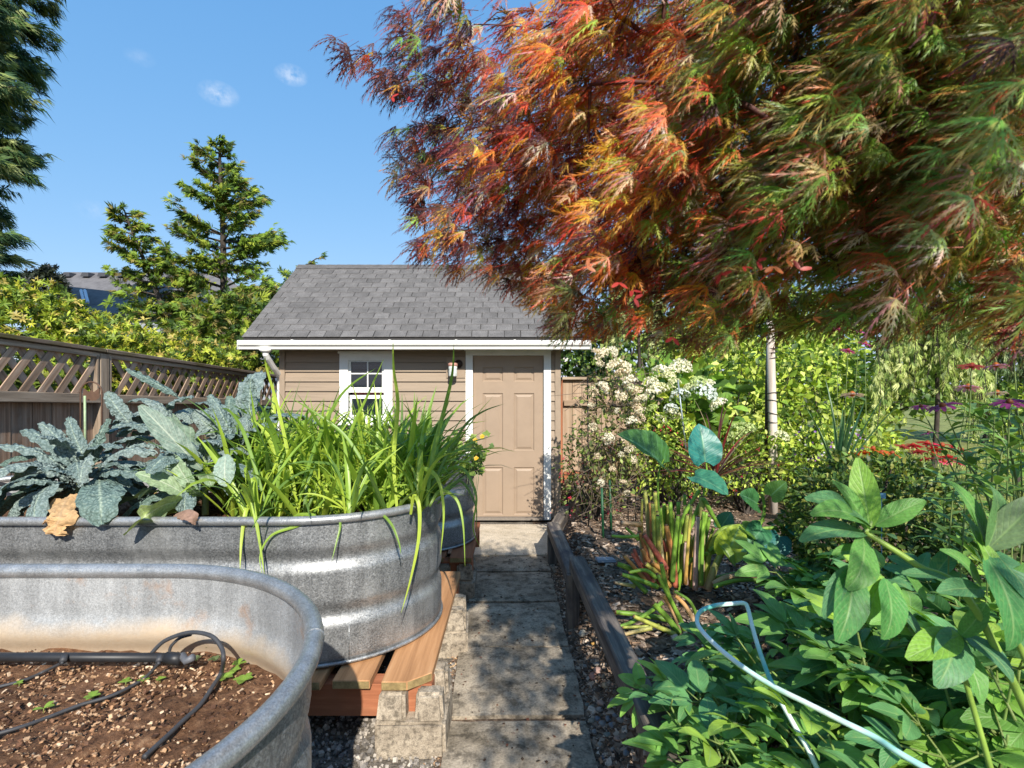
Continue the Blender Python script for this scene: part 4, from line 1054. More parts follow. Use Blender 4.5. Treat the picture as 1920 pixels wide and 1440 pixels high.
# ------------------------------------------------------------------ conifers behind the fence
def spray_tpl(seed, n=9, L=1.0, fan=1.1, w=0.10, droop=0.3, sub=True):
    r = random.Random(seed); mb = MB()
    for i in range(n):
        a = (i / (n - 1) - .5) * 2 * fan + r.uniform(-.1, .1); l = L * (1 - .4 * abs(a) / fan) * r.uniform(.8, 1.1)
        dx, dy = math.sin(a), math.cos(a); px_, py_ = -dy, dx; z1 = r.uniform(-.1, .1); z2 = -droop * l * r.uniform(.3, 1.2)
        mb.add([(0, 0, 0), (dx * l * .55 - px_ * w, dy * l * .55 + py_ * w, z1), (dx * l, dy * l, z2), (dx * l * .55 + px_ * w, dy * l * .55 - py_ * w, z1 + .02)], [[(0, 1, 2, 3)]])
    V, f, _, _, _ = mb.arrays(); return V, f
CSP = [spray_tpl(s) for s in range(4)]
def conifer(label, trunk, spans, D, sprays, cols, trunk_r, lift=0.25, droop=0.0, name='conifer_tree', size=(0.22, 0.38), nb=58, seed=1, dens=9, nscale=1.0):
    "trunk: list of photo points; spans: (py, left, right) reach of the branches in photo pixels at distance D"
    r = np.random.default_rng(seed)
    tp = curve([at(px, py, D) for px, py in trunk], 8)
    base = Vector((tp[0].x, tp[0].y, 0.0)); tp = [base] + tp
    t = thing(name, label, 'tree', base); T0 = Matrix.Translation(-base)
    mb = MB(); mb.tube(tp, np.linspace(trunk_r, trunk_r * .18, len(tp)), 8); o = mb.build('trunk', M['bark'], t, True); o.matrix_basis = T0
    ys = np.array([s[0] for s in spans]); Ls = np.array([s[1] for s in spans]); Rs = np.array([s[2] for s in spans])
    TP = np.array([tuple(p) for p in tp[1:]]); tz = CY - (TP[:, 2] - H) * F / D
    lm = MB(); P = []; Yv = []; Sz = []; Cc = []
    for b in range(nb):
        py = ys[0] + (ys[-1] - ys[0]) * ((b + r.random()) / nb)
        k = int(np.argmin(abs(tz - py))); o_ = TP[k]
        ang = r.uniform(0, 2 * math.pi); ca = math.cos(ang)
        reach = (np.interp(py, ys, Rs) if ca > 0 else np.interp(py, ys, Ls)) * D / F * r.uniform(.62, 1.12)
        L = max(0.15, reach)
        d = np.array((ca, math.sin(ang) * .9, 0)); n = 7; pts = []
        for i in range(n + 1):
            s = i / n; pts.append(o_ + d * L * s + np.array((0, 0, (lift * s - droop * s * s * 1.0 + 0.10 * s ** 3) * L)) + r.normal(0, .02, 3) * s * L)
        pts = np.array(pts); lm.tube(pts, np.linspace(max(.012, trunk_r * .28), .005, n + 1), 5, caps=False)
        m = max(5, int(L * dens * 5))
        for _ in range(m):
            s = r.uniform(.18, 1.0) ** .75; q = pts[0] + (pts[-1] - pts[0]) * s; i = min(n - 1, int(s * n)); q = pts[i] + (pts[i + 1] - pts[i]) * (s * n - i)
            side = np.array((-d[1], d[0], 0)) * np.clip(r.normal(0, .28), -.5, .5) * L * .5 * (0.3 + .7 * s)
            q = q + side + np.array((0, 0, r.normal(0, .05) * L * .4))
            y = d * (0.7 + .4 * r.random()) + side * 1.2 / (L + .1) + np.array((0, 0, r.uniform(-.1, .45) - droop * 1.1)) + r.normal(0, .25, 3)
            P.append(q); Yv.append(y); Sz.append(r.uniform(*size) * .74); 
            c = cols[r.integers(len(cols))]; Cc.append(np.array(c) * r.uniform(.75, 1.25))
    o = lm.build('limbs', M['bark'], t, True); o.matrix_basis = T0; tag(o, kind='stuff')
    P = np.array(P); Yv = np.array(Yv); Sz = np.array(Sz); Cc = np.array(Cc); Zv = np.array((0.1, -.8, .7)) + r.normal(0, .4, (len(P), 3)); FRm = frames(Yv, Zv)
    cr = MB()
    for k in range(len(sprays)):
        sel = np.arange(len(P)) % len(sprays) == k; V, fs, C, _ = scatter(sprays[k][0], sprays[k][1], FRm[sel], P[sel], Sz[sel], Cc[sel]); cr.add(V, fs, C)
    o = cr.build('crown', M['needle'], t, False); o.matrix_basis = T0; tag(o, kind='stuff'); return t
ygreen = [(.20, .30, .035), (.14, .23, .028), (.07, .13, .022), (.04, .075, .02), (.32, .38, .045), (.24, .20, .06)]
conifer('tall open conifer with layered yellow-green sprays and bare trunk left of the shed roof', [(424, 720), (420, 600), (419, 480), (416, 380), (412, 300), (414, 268)],
        [(268, 12, 26), (300, 46, 34), (335, 80, 45), (360, 60, 70), (390, 70, 80), (430, 90, 95), (470, 105, 115), (510, 95, 105), (560, 110, 110), (620, 125, 110), (690, 130, 100)], 13.0, CSP, ygreen, .11, nb=100, seed=3, size=(.20, .36), dens=8)
conifer('shorter leaning conifer with tufted tip, second from the far-left tall tree', [(345, 690), (310, 590), (275, 500), (250, 440), (232, 392)],
        [(392, 22, 16), (420, 36, 26), (450, 44, 42), (480, 55, 50), (520, 65, 55), (580, 90, 60), (660, 110, 70)], 12.0, CSP, ygreen, .08, nb=70, seed=5, size=(.20, .34), dens=8)
conifer('thin conifer bough leaning right behind the left end of the shed roof', [(470, 690), (480, 620), (515, 560), (560, 510), (594, 484)],
        [(484, 8, 10), (510, 26, 14), (545, 34, 16), (600, 48, 20), (680, 60, 30)], 11.0, CSP, ygreen, .05, nb=34, seed=8, size=(.16, .28), dens=8)
dgreen = [(.05, .11, .045), (.04, .09, .045), (.09, .16, .05), (.025, .055, .035), (.22, .28, .08), (.34, .38, .16)]
RSP = [spray_tpl(s + 20, 8, 1.0, .7, .045, .5) for s in range(4)]
conifer('huge dark redwood with drooping feathery boughs at the left edge', [(-140, 720), (-142, 500), (-142, 250), (-142, 0), (-142, -250)],
        [(-250, 170, 175), (60, 170, 180), (110, 190, 185), (200, 200, 190), (250, 180, 165), (310, 180, 145), (370, 170, 130), (400, 150, 105), (435, 170, 150), (500, 180, 155), (560, 180, 140), (640, 170, 130)], 12.0, RSP, dgreen, .30, lift=.20, droop=.26, nb=240, seed=9, size=(.34, .62), dens=13)

# ------------------------------------------------------------------ leafy shrubs
def leaf_tpl(L=1.0, W=.22, bend=.5, fold=.25, nseg=3, f=lance): V, fc, uv = strip(L, W, nseg, f, bend, fold, 3); return V, fc
def whorl_tpl(seed, n=8, L=1.0, W=.13, bend=.8, up=.5):
    r = random.Random(seed); mb = MB()
    for i in range(n):
        V, f, _ = strip(L * r.uniform(.7, 1.1), W, 3, lance, bend * r.uniform(.6, 1.3), .25, 3, lift=up * r.uniform(.2, 1.3))
        a = i * 2.4 + r.uniform(-.3, .3); c, s = math.cos(a), math.sin(a); V = np.column_stack((V[:, 0] * c - V[:, 1] * s, V[:, 0] * s + V[:, 1] * c, V[:, 2])); mb.add(V, f)
    V, f, _, _, _ = mb.arrays(); return V, f
def blob(c, rad, n, r, shell=.55, lump=.18):
    d = rdir(n, r); k = r.uniform(0, 1, n) ** .45; k = shell + (1 - shell) * k
    lumps = 1 + lump * (np.sin(d[:, 0] * 7 + d[:, 2] * 5 + c[0]) * np.sin(d[:, 1] * 6 + 1.3 + c[1]) + .6 * np.sin(d[:, 2] * 13 + d[:, 0] * 11))
    return np.asarray(c) + d * np.asarray(rad) * (k * lumps)[:, None], d
def shrub(name, label, c, rad, n, tpls, size, cols, seed=0, up=.5, cat='shrub', group=None, shell=.55, stems=7, mat=None, lump=.18, zmin=.03, flat=0.0, Ydown=0.0, twig=0.006):
    r = np.random.default_rng(seed); c = np.asarray(c, dtype=float)
    base = Vector((c[0], c[1], zmin)); t = thing(name, label, cat, base, group); T0 = Matrix.Translation(-base)
    P, d = blob(c, rad, n, r, shell, lump); ok = P[:, 2] > zmin; P, d = P[ok], d[ok]; n = len(P)
    Z = d * (1 - up) + np.array((0, 0, 1.0)) * up + r.normal(0, .45, (n, 3)); Y = d + r.normal(0, .7, (n, 3)) + np.array((0, 0, -Ydown)); FRm = frames(Y, Z)
    ci = r.integers(len(cols), size=n); C0 = np.array(cols)[ci] * r.uniform(.75, 1.25, (n, 1)); S0 = r.uniform(*size, n)
    mb = MB()
    for k in range(len(tpls)):
        sel = np.arange(n) % len(tpls) == k; V, fs, C, _ = scatter(tpls[k][0], tpls[k][1], FRm[sel], P[sel], S0[sel], C0[sel]); mb.add(V, fs, C)
    o = mb.build('foliage', mat or M['far_leaf'], t, True); o.matrix_basis = T0; tag(o, kind='stuff')
    mb = MB()
    for i in range(stems):
        q = P[r.integers(n)]; b = np.array((c[0], c[1], zmin)) + np.array((r.normal(0, .12) * rad[0], r.normal(0, .12) * rad[1], -.02)); mid = (b + q) / 2 + np.array((0, 0, .1 * rad[2])) + r.normal(0, .05, 3) * rad
        mb.tube(curve([b, mid, q], 5), np.linspace(twig * 2.2, twig * .5, 11), 5, caps=False)
    if stems: o = mb.build('stems', M['bark'], t, True); o.matrix_basis = T0
    return t
WH = [whorl_tpl(s) for s in range(5)]
gold = [(.40, .47, .045), (.33, .42, .04), (.50, .50, .06), (.18, .27, .035), (.06, .11, .02), (.25, .34, .04), (.52, .42, .11), (.05, .085, .02)]
shrub('leafy_shrub', 'golden-green shrub with whorled leaves above the fence at the far left', at(20, 640, 5.9), (1.0, .8, .66), 3200, WH, (.05, .09), gold, 1, .6)
shrub('leafy_shrub', 'golden-green shrub rising above the fence post under the house eave', at(215, 690, 6.0), (.72, .7, .52), 2500, WH, (.045, .085), gold, 2, .6)
shrub('leafy_shrub', 'golden-green shrub spilling over the fence top near its far end', at(330, 700, 8.2), (1.0, .8, .62), 2300, WH, (.055, .095), gold, 3, .6)
shrub('leafy_shrub', 'green shrub with dark gaps between the fence end and the shed', at(430, 640, 9.6), (1.1, .7, .85), 1500, CSP, (.14, .24), ygreen, 4, .5)
shrub('leafy_shrub', 'low dim green shrub seen through the lattice near the first post', (-4.75, 4.2, 1.1), (.5, 1.4, .8), 800, WH, (.09, .15), [(.10, .14, .02), (.05, .09, .02), (.2, .22, .03)], 6, .5)
shrub('leafy_shrub', 'brown-leaved undergrowth seen through the lattice farther back', (-4.7, 6.6, .95), (.5, 1.5, .8), 700, WH, (.08, .14), [(.16, .12, .04), (.24, .11, .05), (.09, .10, .02), (.05, .06, .02)], 7, .5)
# small dark shrub tip by the house roof
shrub('leafy_shrub', 'small dark-leaved shrub top beside the neighbour roof', at(88, 540, 9.0), (.30, .3, .36), 420, WH, (.07, .11), [(.02, .025, .02), (.03, .04, .02)], 8, .5, zmin=2.6, stems=4)

# ------------------------------------------------------------------ kale in the long tank
M['kale'] = leafmat('kale_leaf', 0.55, 0.10, midrib=(0.50, 0.58, 0.44), var=0.16, spec=0.35, savoy=True, nscale=30)
M['kale_smooth'] = leafmat('kale_old_leaf', 0.5, 0.2, vein=0.35, midrib=(0.58, 0.62, 0.48), var=0.3, nscale=70, bstr=0.9)
M['kale_stem'] = plain('kale_stem', (0.20, 0.26, 0.12), 0.55)
def kale_w(t): return 0.10 + 0.95 * min(1, max(0, (t - .10) / .22)) ** .8 * (1 - 0.55 * max(0, (t - .55) / .45) ** 2) * (1 if t < .96 else .62)
def kale_leaf(seed, L, W, bend, fold, c, mat, wfun=kale_w, bumpy=.0085):
    V, f, uv = strip(L, W, 30, kale_w if wfun is None else wfun, bend, fold, 11, 1.25, 0.25 * math.sin(seed), 0.16, 4.2, seed, lift=0.0)
    r = random.Random(seed); ph = [r.uniform(0, 9) for _ in range(6)]
    if bumpy:
        G = V.reshape(31, 11, 3); U = uv.reshape(31, 11, 2)
        dv = np.gradient(G, axis=0); du = np.gradient(G, axis=1); nn = np.cross(du, dv); nn /= np.linalg.norm(nn, axis=2)[:, :, None] + 1e-9
        a, b = U[:, :, 0] * 9, U[:, :, 1] * 26
        h = np.sin(a * 2.1 + ph[0] + np.sin(b * .9 + ph[1])) * np.sin(b * 1.55 + ph[2] + np.sin(a + ph[3]))
        rg = np.array([[r.uniform(-1, 1) for _ in range(11)] for _ in range(31)])
        h = (h + .55 * rg) * np.minimum(1, abs(U[:, :, 0] - .5) * 6); V = (G + nn * (h * bumpy)[:, :, None]).reshape(-1, 3)
    return np_mesh('kale_leaf', V, f, np.tile(c, (len(V), 1)), uv, True, [mat])
kc = [(.185, .25, .24), (.215, .28, .27), (.16, .225, .215), (.245, .305, .29), (.15, .22, .19)]
KL = [kale_leaf(i, .50, .056 + .005 * (i % 3), 1.5 + .25 * (i % 4), -.5 if i % 2 else -.35, kc[i % 5], M['kale']) for i in range(10)]
KS = [kale_leaf(40 + i, .46, .075, .9 + .3 * i, .22, ((.19, .27, .17), (.22, .31, .16), (.17, .25, .20))[i], M['kale_smooth'], oval, .002) for i in range(3)]
def kale(label, base, n, h, seed, scale=1.0, lean=(0, 0), extra=(), amin=0, amax=6.283):
    r = random.Random(seed); t = thing('kale_plant', label, 'kale', base, 'kale plants in the long tank')
    mb = MB(); mb.tube(curve([(0, 0, -.03), (lean[0] * .4, lean[1] * .4, h * .5), (lean[0], lean[1], h)], 6), np.linspace(.018, .012, 13), 8); mb.build('stem', M['kale_stem'], t, True)
    for i in range(n):
        s = i / n; a = amin + (amax - amin) * ((i * .382 * 1.0) % 1.0) + r.uniform(-.25, .25); el = R(8) + R(66) * s ** 1.2 + r.uniform(-.15, .15)
        k = r.randrange(len(KL)); z = h * (.30 + .70 * s); b = Vector((lean[0] * (.3 + .7 * s), lean[1] * (.3 + .7 * s), z))
        sc = scale * (1.05 - .45 * s) * r.uniform(.85, 1.12)
        Mx = Matrix.Translation(b) @ Euler((0, 0, a)).to_matrix().to_4x4() @ Euler((el, 0, 0)).to_matrix().to_4x4() @ Euler((0, r.uniform(-.5, .5), 0)).to_matrix().to_4x4() @ Matrix.Scale(sc, 4)
        link('leaf', KL[k], t, Mx)
    for me, a, el, roll, z, sc in extra:
        link('leaf', me, t, Matrix.Translation((lean[0] * .6, lean[1] * .6, z)) @ Euler((0, 0, a)).to_matrix().to_4x4() @ Euler((el, 0, 0)).to_matrix().to_4x4() @ Euler((0, roll, 0)).to_matrix().to_4x4() @ Matrix.Scale(sc, 4))
    return t
# leaf azimuth 0 = away from the viewer, pi/2 = to the left, pi = toward the viewer
big = kale_leaf(77, .50, .085, 2.4, -.25, (.115, .17, .15), M['kale'])
wide = kale_leaf(78, .56, .080, .45, .18, (.21, .29, .20), M['kale_smooth'], oval, .003)
old = kale_leaf(79, .40, .085, 1.0, .2, (.26, .33, .13), M['kale_smooth'], oval, .002)
kale('blue-green kale at the left whose leaves arch over the rim and fence side', at(150, 935, 2.72), 19, .19, 1, 0.98, (0.0, -.02),
     ((KL[2], 1.4, R(20), 0, .10, 1.05), (KL[4], 1.75, R(8), .1, .08, 1.05), (KL[5], 1.2, R(34), .1, .12, 1.1), (KL[1], -1.2, R(42), 0, .1, .9), (KL[7], 1.62, R(-6), .1, .06, .95)))
kale('tall broad-leaved kale in the middle of the tank with a pale-ribbed upright leaf', at(385, 955, 2.72), 14, .27, 2, 0.95, (-.03, .05),
     ((wide, 1.0, R(50), .4, .12, 1.15), (KS[0], 1.7, R(12), .3, .08, 1.0), (KS[1], 2.6, R(4), 0, .05, .8), (KS[2], 2.2, R(30), .2, .12, .7), (old, 2.35, R(0), .1, .02, .95), (KS[1], -2.6, R(30), .2, .15, .6)))
kale('kale behind the middle one with a long finger-like leaf raised toward the fence', at(335, 900, 3.15), 15, .36, 3, 1.0, (-.05, 0),
     ((KL[3], 1.25, R(48), 0, .30, 1.15), (KL[6], 1.05, R(34), .2, .26, 1.0)))
kale('kale half hidden by the tall strappy leaves beside the shed corner', at(455, 890, 3.2), 15, .34, 4, 0.95, (0, 0), ((KL[8], .2, R(80), 0, .3, 1.1), (KL[0], -1.2, R(38), 0, .28, 1.0)))
def kale_between(t, b, p, W, bend, fold, c, nrm, seed, smooth=False, roll=0.0):
    b, p = at(*b), at(*p); L = (p - b).length; T0 = Matrix.Translation(-Vector(t.location))
    W *= .74 if smooth else .70; V, f, uv = strip(1.0, W, 30, oval if smooth else kale_w, bend, fold, 11, 1.15, .2 * math.sin(seed), .10 if smooth else .24, 5.3, seed); r = random.Random(seed)
    e = V[165 * 2 + 5]; a = math.atan2(e[2], e[1]); y = V[:, 1] * math.cos(a) + V[:, 2] * math.sin(a); z = -V[:, 1] * math.sin(a) + V[:, 2] * math.cos(a); k = 1 / math.hypot(e[1], e[2]); V = np.column_stack((V[:, 0], y * k, z * k))
    G = V.reshape(31, 11, 3); U = uv.reshape(31, 11, 2); nn = np.cross(np.gradient(G, axis=0), np.gradient(G, axis=1)); nn /= np.linalg.norm(nn, axis=2)[:, :, None] + 1e-9
    h = np.sin(U[:, :, 0] * 19 + seed + np.sin(U[:, :, 1] * 23)) * np.sin(U[:, :, 1] * 40 + np.sin(U[:, :, 0] * 9)) + .6 * np.array([[r.uniform(-1, 1) for _ in range(11)] for _ in range(31)]); V = (G + nn * (h * np.minimum(1, abs(U[:, :, 0] - .5) * 6) * (.003 if smooth else .0085) / L)[:, :, None]).reshape(-1, 3)
    Rm = frames(np.array([tuple(p - b)]), np.array([nrm]))[0]; link('leaf', np_mesh('kale_leaf', V * L, f, np.tile(c, (len(V), 1)), uv, True, [M['kale_smooth' if smooth else 'kale']]), t, T0 @ mat4(Rm, b, 1.0))
KP = {o['label'][:14]: o for o in list(col.objects) if o.name.startswith('kale_plant')}
kA, kB, kC, kD = [o for o in col.objects if o.name.startswith('kale_plant')]
UPN, FRN = (0, -.35, 1), (0, -1, .35)
for i, a in enumerate([(kA, (142, 905, 2.66), (-14, 838, 2.55), .115, 1.5, -.4, kc[1], UPN), (kA, (140, 912, 2.62), (-8, 886, 2.45), .13, 1.6, -.4, kc[3], UPN), (kA, (140, 918, 2.6), (12, 912, 2.42), .12, 1.2, -.4, kc[0], UPN),
        (kA, (160, 885, 2.7), (75, 792, 2.66), .16, 1.0, -.35, kc[1], (.2, -.6, .8)), (kA, (172, 850, 2.62), (152, 912, 2.47), .26, .9, -.25, kc[3], (0, -1, .4)), (kA, (182, 895, 2.62), (292, 852, 2.58), .15, 1.7, -.4, kc[3], UPN), (kA, (180, 900, 2.6), (282, 905, 2.55), .13, 1.5, -.4, kc[2], UPN),
        (kA, (170, 880, 2.72), (128, 782, 2.75), .15, 1.0, -.35, kc[0], (.1, -.7, .7)), (kA, (176, 880, 2.72), (205, 785, 2.72), .15, .9, -.35, kc[4], FRN), (kA, (150, 895, 2.66), (40, 806, 2.66), .13, 1.3, -.4, kc[0], UPN), (kA, (165, 905, 2.58), (70, 880, 2.4), .15, .9, -.3, kc[1], UPN),
        (kB, (378, 880, 2.66), (262, 760, 2.60), .17, .6, .12, (.175, .245, .195), (.1, -.8, .6), True), (kB, (350, 930, 2.55), (255, 888, 2.48), .26, .8, .15, (.26, .36, .20), (-.1, -.6, .8), True),
        (kB, (370, 925, 2.55), (322, 850, 2.55), .22, .6, .15, (.24, .34, .20), FRN, True), (kB, (424, 852, 2.5), (424, 912, 2.44), .42, .6, .1, (.25, .34, .28), (0, -1, .3), True), (kB, (380, 930, 2.52), (352, 905, 2.42), .30, .8, .2, (.10, .17, .04), FRN, True), (kB, (360, 890, 2.64), (300, 845, 2.5), .17, 1.2, -.35, kc[1], UPN),
        (kC, (345, 752, 3.1), (236, 692, 3.05), .085, .5, -.5, (.15, .22, .20), (.3, -.7, .7)), (kC, (252, 805, 3.0), (200, 735, 3.0), .22, .5, -.25, kc[1], FRN), (kC, (300, 800, 3.05), (362, 745, 2.95), .16, 1.4, -.35, kc[1], UPN), (kC, (340, 810, 3.0), (272, 752, 2.95), .17, 1.3, -.35, kc[3], UPN), (kC, (330, 830, 2.95), (210, 800, 2.85), .16, 1.3, -.35, kc[0], UPN), (kC, (330, 850, 2.9), (235, 842, 2.75), .16, 1.3, -.35, kc[3], UPN),
        (kD, (466, 800, 3.1), (470, 710, 3.12), .20, .35, -.25, kc[0], (.4, -1, .2)), (kD, (420, 830, 3.05), (365, 770, 3.0), .24, .9, -.2, kc[3], FRN), (kD, (440, 840, 3.05), (400, 760, 3.0), .24, 1.0, -.2, kc[1], FRN), (kD, (450, 850, 3.0), (520, 790, 2.95), .17, 1.4, -.3, kc[1], UPN), (kD, (430, 860, 2.95), (360, 840, 2.85), .18, 1.2, -.3, kc[3], UPN), (kD, (440, 850, 3.0), (392, 740, 3.0), .16, 1.2, -.35, kc[0], UPN), (kD, (452, 850, 3.05), (430, 742, 3.1), .17, 1.0, -.35, kc[4], FRN)]):
    kale_between(*a[:8], i, *(a[8:]))
# leaves that fold over the rim and hang down the tank wall
def path_leaf(pts, W, wf, c, mat, across, crumple, seed, n=9, fold=.12):
    P = np.array([tuple(p) for p in curve([at(*q) for q in pts], 9)]); m = len(P); T = np.gradient(P, axis=0); T /= np.linalg.norm(T, axis=1)[:, None]
    S_ = np.asarray(across, dtype=float)[None] - T * (T @ np.asarray(across, dtype=float))[:, None]; S_ /= np.linalg.norm(S_, axis=1)[:, None]; Nn = np.cross(S_, T); t = np.linspace(0, 1, m); w = np.array([wf(a) for a in t]) * W; u = np.linspace(-1, 1, n); r = random.Random(seed)
    h = np.array([[r.uniform(-1, 1) + math.sin(a * 19 + b * 5 + seed) for b in u] for a in t]) * crumple
    V = P[:, None] + S_[:, None] * (u[None, :, None] * w[:, None, None]) * (1 + .06 * h[:, :, None] / max(crumple, 1e-6)) + Nn[:, None] * ((abs(u)[None] ** 1.4 * w[:, None] * fold + h * np.minimum(1, abs(u) * 3)[None])[:, :, None])
    idx = np.arange(m * n).reshape(m, n); f = np.stack([idx[:-1, :-1], idx[:-1, 1:], idx[1:, 1:], idx[1:, :-1]], -1).reshape(-1, 4); uv = np.zeros((m, n, 2)); uv[:, :, 0] = .5 + .5 * u; uv[:, :, 1] = t[:, None]
    return np_mesh('leaf', V.reshape(-1, 3), [f], np.tile(c, (m * n, 1)), uv.reshape(-1, 2), True, [mat])
M['withered'] = leafmat('withered_leaf', .85, .2, midrib=(.55, .38, .22), var=.35, nscale=40, bstr=.8)
def placed(name, me, label, cat): o = link(name, me); c = Vector(me.vertices[len(me.vertices) // 2].co); me.transform(Matrix.Translation(-c)); o.location = c; return tag(o, label, cat)
placed('withered_leaf', path_leaf([(128, 930, 2.50), (118, 950, 2.40), (112, 968, 2.318), (106, 985, 2.298), (101, 1003, 2.292)], .075, lambda t: .75 + .2 * math.sin(t * 14) if t < .93 else .5, (.56, .36, .18), M['withered'], (1, .1, .1), .0085, 3, 11), 'crumpled tan withered leaf folded over the tank rim', 'dead leaf')
placed('fallen_leaf', path_leaf([(325, 968, 2.38), (345, 963, 2.325), (360, 970, 2.292), (366, 984, 2.285)], .030, oval, (.36, .22, .16), leafmat('dull_pink_leaf', .7, .25, var=.25), (-.2, 1, .5), .0015, 4, 7), 'small dull pinkish leaf lying on the tank rim beside the pale green one', 'dead leaf')
for k_, pts, W, wf, c, m_, ac, cr, sd in ((kA, [(186, 895, 2.62), (187, 915, 2.46), (189, 945, 2.35), (190, 984, 2.30)], .092, oval, (.17, .24, .215), 'kale', (1, 0, 0), .008, 5), (kB, [(340, 940, 2.5), (305, 948, 2.38), (268, 972, 2.292), (234, 1003, 2.268)], .058, oval, (.33, .41, .15), 'kale_smooth', (.35, .75, .55), .0015, 6)):
    o = link('leaf', path_leaf(pts, W, wf, c, M[m_], ac, cr, sd, 13), k_, Matrix.Translation(-Vector(k_.location)))

# ------------------------------------------------------------------ strappy leaves in the right half of the tank
M['strap'] = leafmat('strap_leaf', 0.38, 0.34, midrib=(0.36, 0.50, 0.10), var=.12, spec=.5, nscale=12)
gc = [(.36, .50, .06), (.28, .43, .055), (.20, .34, .05), (.45, .57, .07), (.13, .23, .05)]
def blades(seed, L, W, bend, c, fold=.45, n=9): V, f, uv = strip(L, W, n, blade, bend, fold, 3, 1.8, .5 * math.sin(seed * 3), 0, 3, seed); return V, f, uv, np.tile(c, (len(V), 1))
SL = []
for i in range(14):
    V, f, uv, C = blades(i, .62, .0145 + .0025 * (i % 3), .5 + .30 * (i % 5), gc[i % 5]); SL.append(np_mesh('strap_leaf', V, f, C, uv, True, [M['strap']]))
def strappy(label, base, n, seed, scale=1.0, el=(35, 86), objs=True, lean=0.0, azs=None, name='strap_leaved_plant'):
    r = random.Random(seed); t = thing(name, label, 'leafy plant', base, 'strap-leaved plants crowding the tank')
    mb = MB(); j = MB()
    for i in range(n):
        a = (azs[i % len(azs)] if azs else i * 2.39996) + r.uniform(-.3, .3); e = R(r.uniform(*el)); sc = scale * r.uniform(.6, 1.12); k = r.randrange(len(SL))
        Mx = Matrix.Translation((r.uniform(-.02, .02), r.uniform(-.02, .02), 0)) @ Euler((0, lean, 0)).to_matrix().to_4x4() @ Euler((0, 0, a)).to_matrix().to_4x4() @ Euler((e, 0, 0)).to_matrix().to_4x4() @ Euler((0, r.uniform(-.5, .5), 0)).to_matrix().to_4x4() @ Matrix.Scale(sc, 4)
        if objs: link('leaf', SL[k], t, Mx)
        else:
            V, f, uv, C = blades(k + seed * 17 % 50, .62, .0135 + .003 * (k % 3), .35 + .42 * (k % 5), gc[(k * 3 + seed) % 5], n=7); m4 = np.array(Mx); mb.add(V @ m4[:3, :3].T + m4[:3, 3], f, C, uv)
    if not objs: tag(mb.build('leaves', M['strap'], t, True), kind='stuff')
    j.tube([(0, 0, -.02), (0, 0, .05)], [.012, .010], 8); j.build('leaf_base', plain('pale_leaf_base', (.30, .40, .14), .5), t, True)
    return t
fan = [R(d) for d in (70, 40, 10, -20, -50, -75, 95, -95, 150, -150, 110, -115)]
strappy('bright green fan of strap leaves at the front rim, centre of the tank', at(655, 962, 2.48), 15, 1, .66, (38, 84), azs=fan)
strappy('large bright green fan of strap leaves at the rounded right end of the tank', at(785, 955, 2.62), 20, 2, .80, (22, 84), azs=fan)
strappy('strap-leaved clump at the left front, its blades hanging down the tank wall', at(478, 978, 2.42), 13, 3, .80, (30, 86), azs=[R(d) for d in (150, 170, 200, 20, -20, 60, -60, 180)])
spots = []
r_ = random.Random(8)
while len(spots) < 58:
    px = r_.uniform(440, 870); D = r_.uniform(2.58, 3.42); x = (px - CX) * D / F
    if x > -0.47 - max(0, abs(D - 2.93) - .3) * .6: continue
    if any((x - a) ** 2 + (D - b) ** 2 < .0055 for a, b in spots): continue
    spots.append((x, D))
side = ['front row of', 'middle of', 'back row of']
cl = []
for i, (x, D) in enumerate(spots):
    px_ = CX + x * F / D; row = 'front row' if D < 2.78 else 'middle' if D < 3.12 else 'back row'
    strappy('upright strap-leaved plant, %s of the clump, %s' % (row, 'next to the kale' if px_ < 540 else 'left of the shed window' if px_ < 640 else 'below the shed window' if px_ < 740 else 'between the window and the wall lamp' if px_ < 820 else 'below the wall lamp'), (x, D, .86), 14 if D < 2.8 else 19, 20 + i, 1.16 if D > 2.95 else 1.04 if D > 2.75 else .78, (44, 90), objs=False)
def free_blade(parent_label, base, pts, W, c, seed):
    "one long blade that follows given points"
    P = np.array([tuple(p) for p in curve(pts, 8)]); n = len(P); T = np.gradient(P, axis=0); T /= np.linalg.norm(T, axis=1)[:, None]
    view = P - np.array((0, 0, H)); S_ = np.cross(T, view + np.array((.3, 0, .4)) * math.sin(seed)); S_ /= np.linalg.norm(S_, axis=1)[:, None]; Nn = np.cross(S_, T)
    t = np.linspace(0, 1, n); w = np.array([blade(a) for a in t]) * W
    V = np.stack([P - S_ * w[:, None] + Nn * w[:, None] * .35, P, P + S_ * w[:, None] + Nn * w[:, None] * .35], 1); idx = np.arange(3 * n).reshape(n, 3)
    f = np.stack([idx[:-1, :-1], idx[:-1, 1:], idx[1:, 1:], idx[1:, :-1]], -1).reshape(-1, 4)
    uv = np.zeros((n, 3, 2)); uv[:, :, 0] = (0, .5, 1); uv[:, :, 1] = t[:, None]
    return np_mesh('strap_leaf', V.reshape(-1, 3), [f], np.tile(c, (3 * n, 1)), uv.reshape(-1, 2), True, [M['strap']])
drape = thing('strap_leaved_plant', 'long strap leaves that rise above the rest and droop over the right rim', 'leafy plant', at(770, 950, 2.75), 'strap-leaved plants crowding the tank')
DT = Matrix.Translation(-Vector(drape.location))
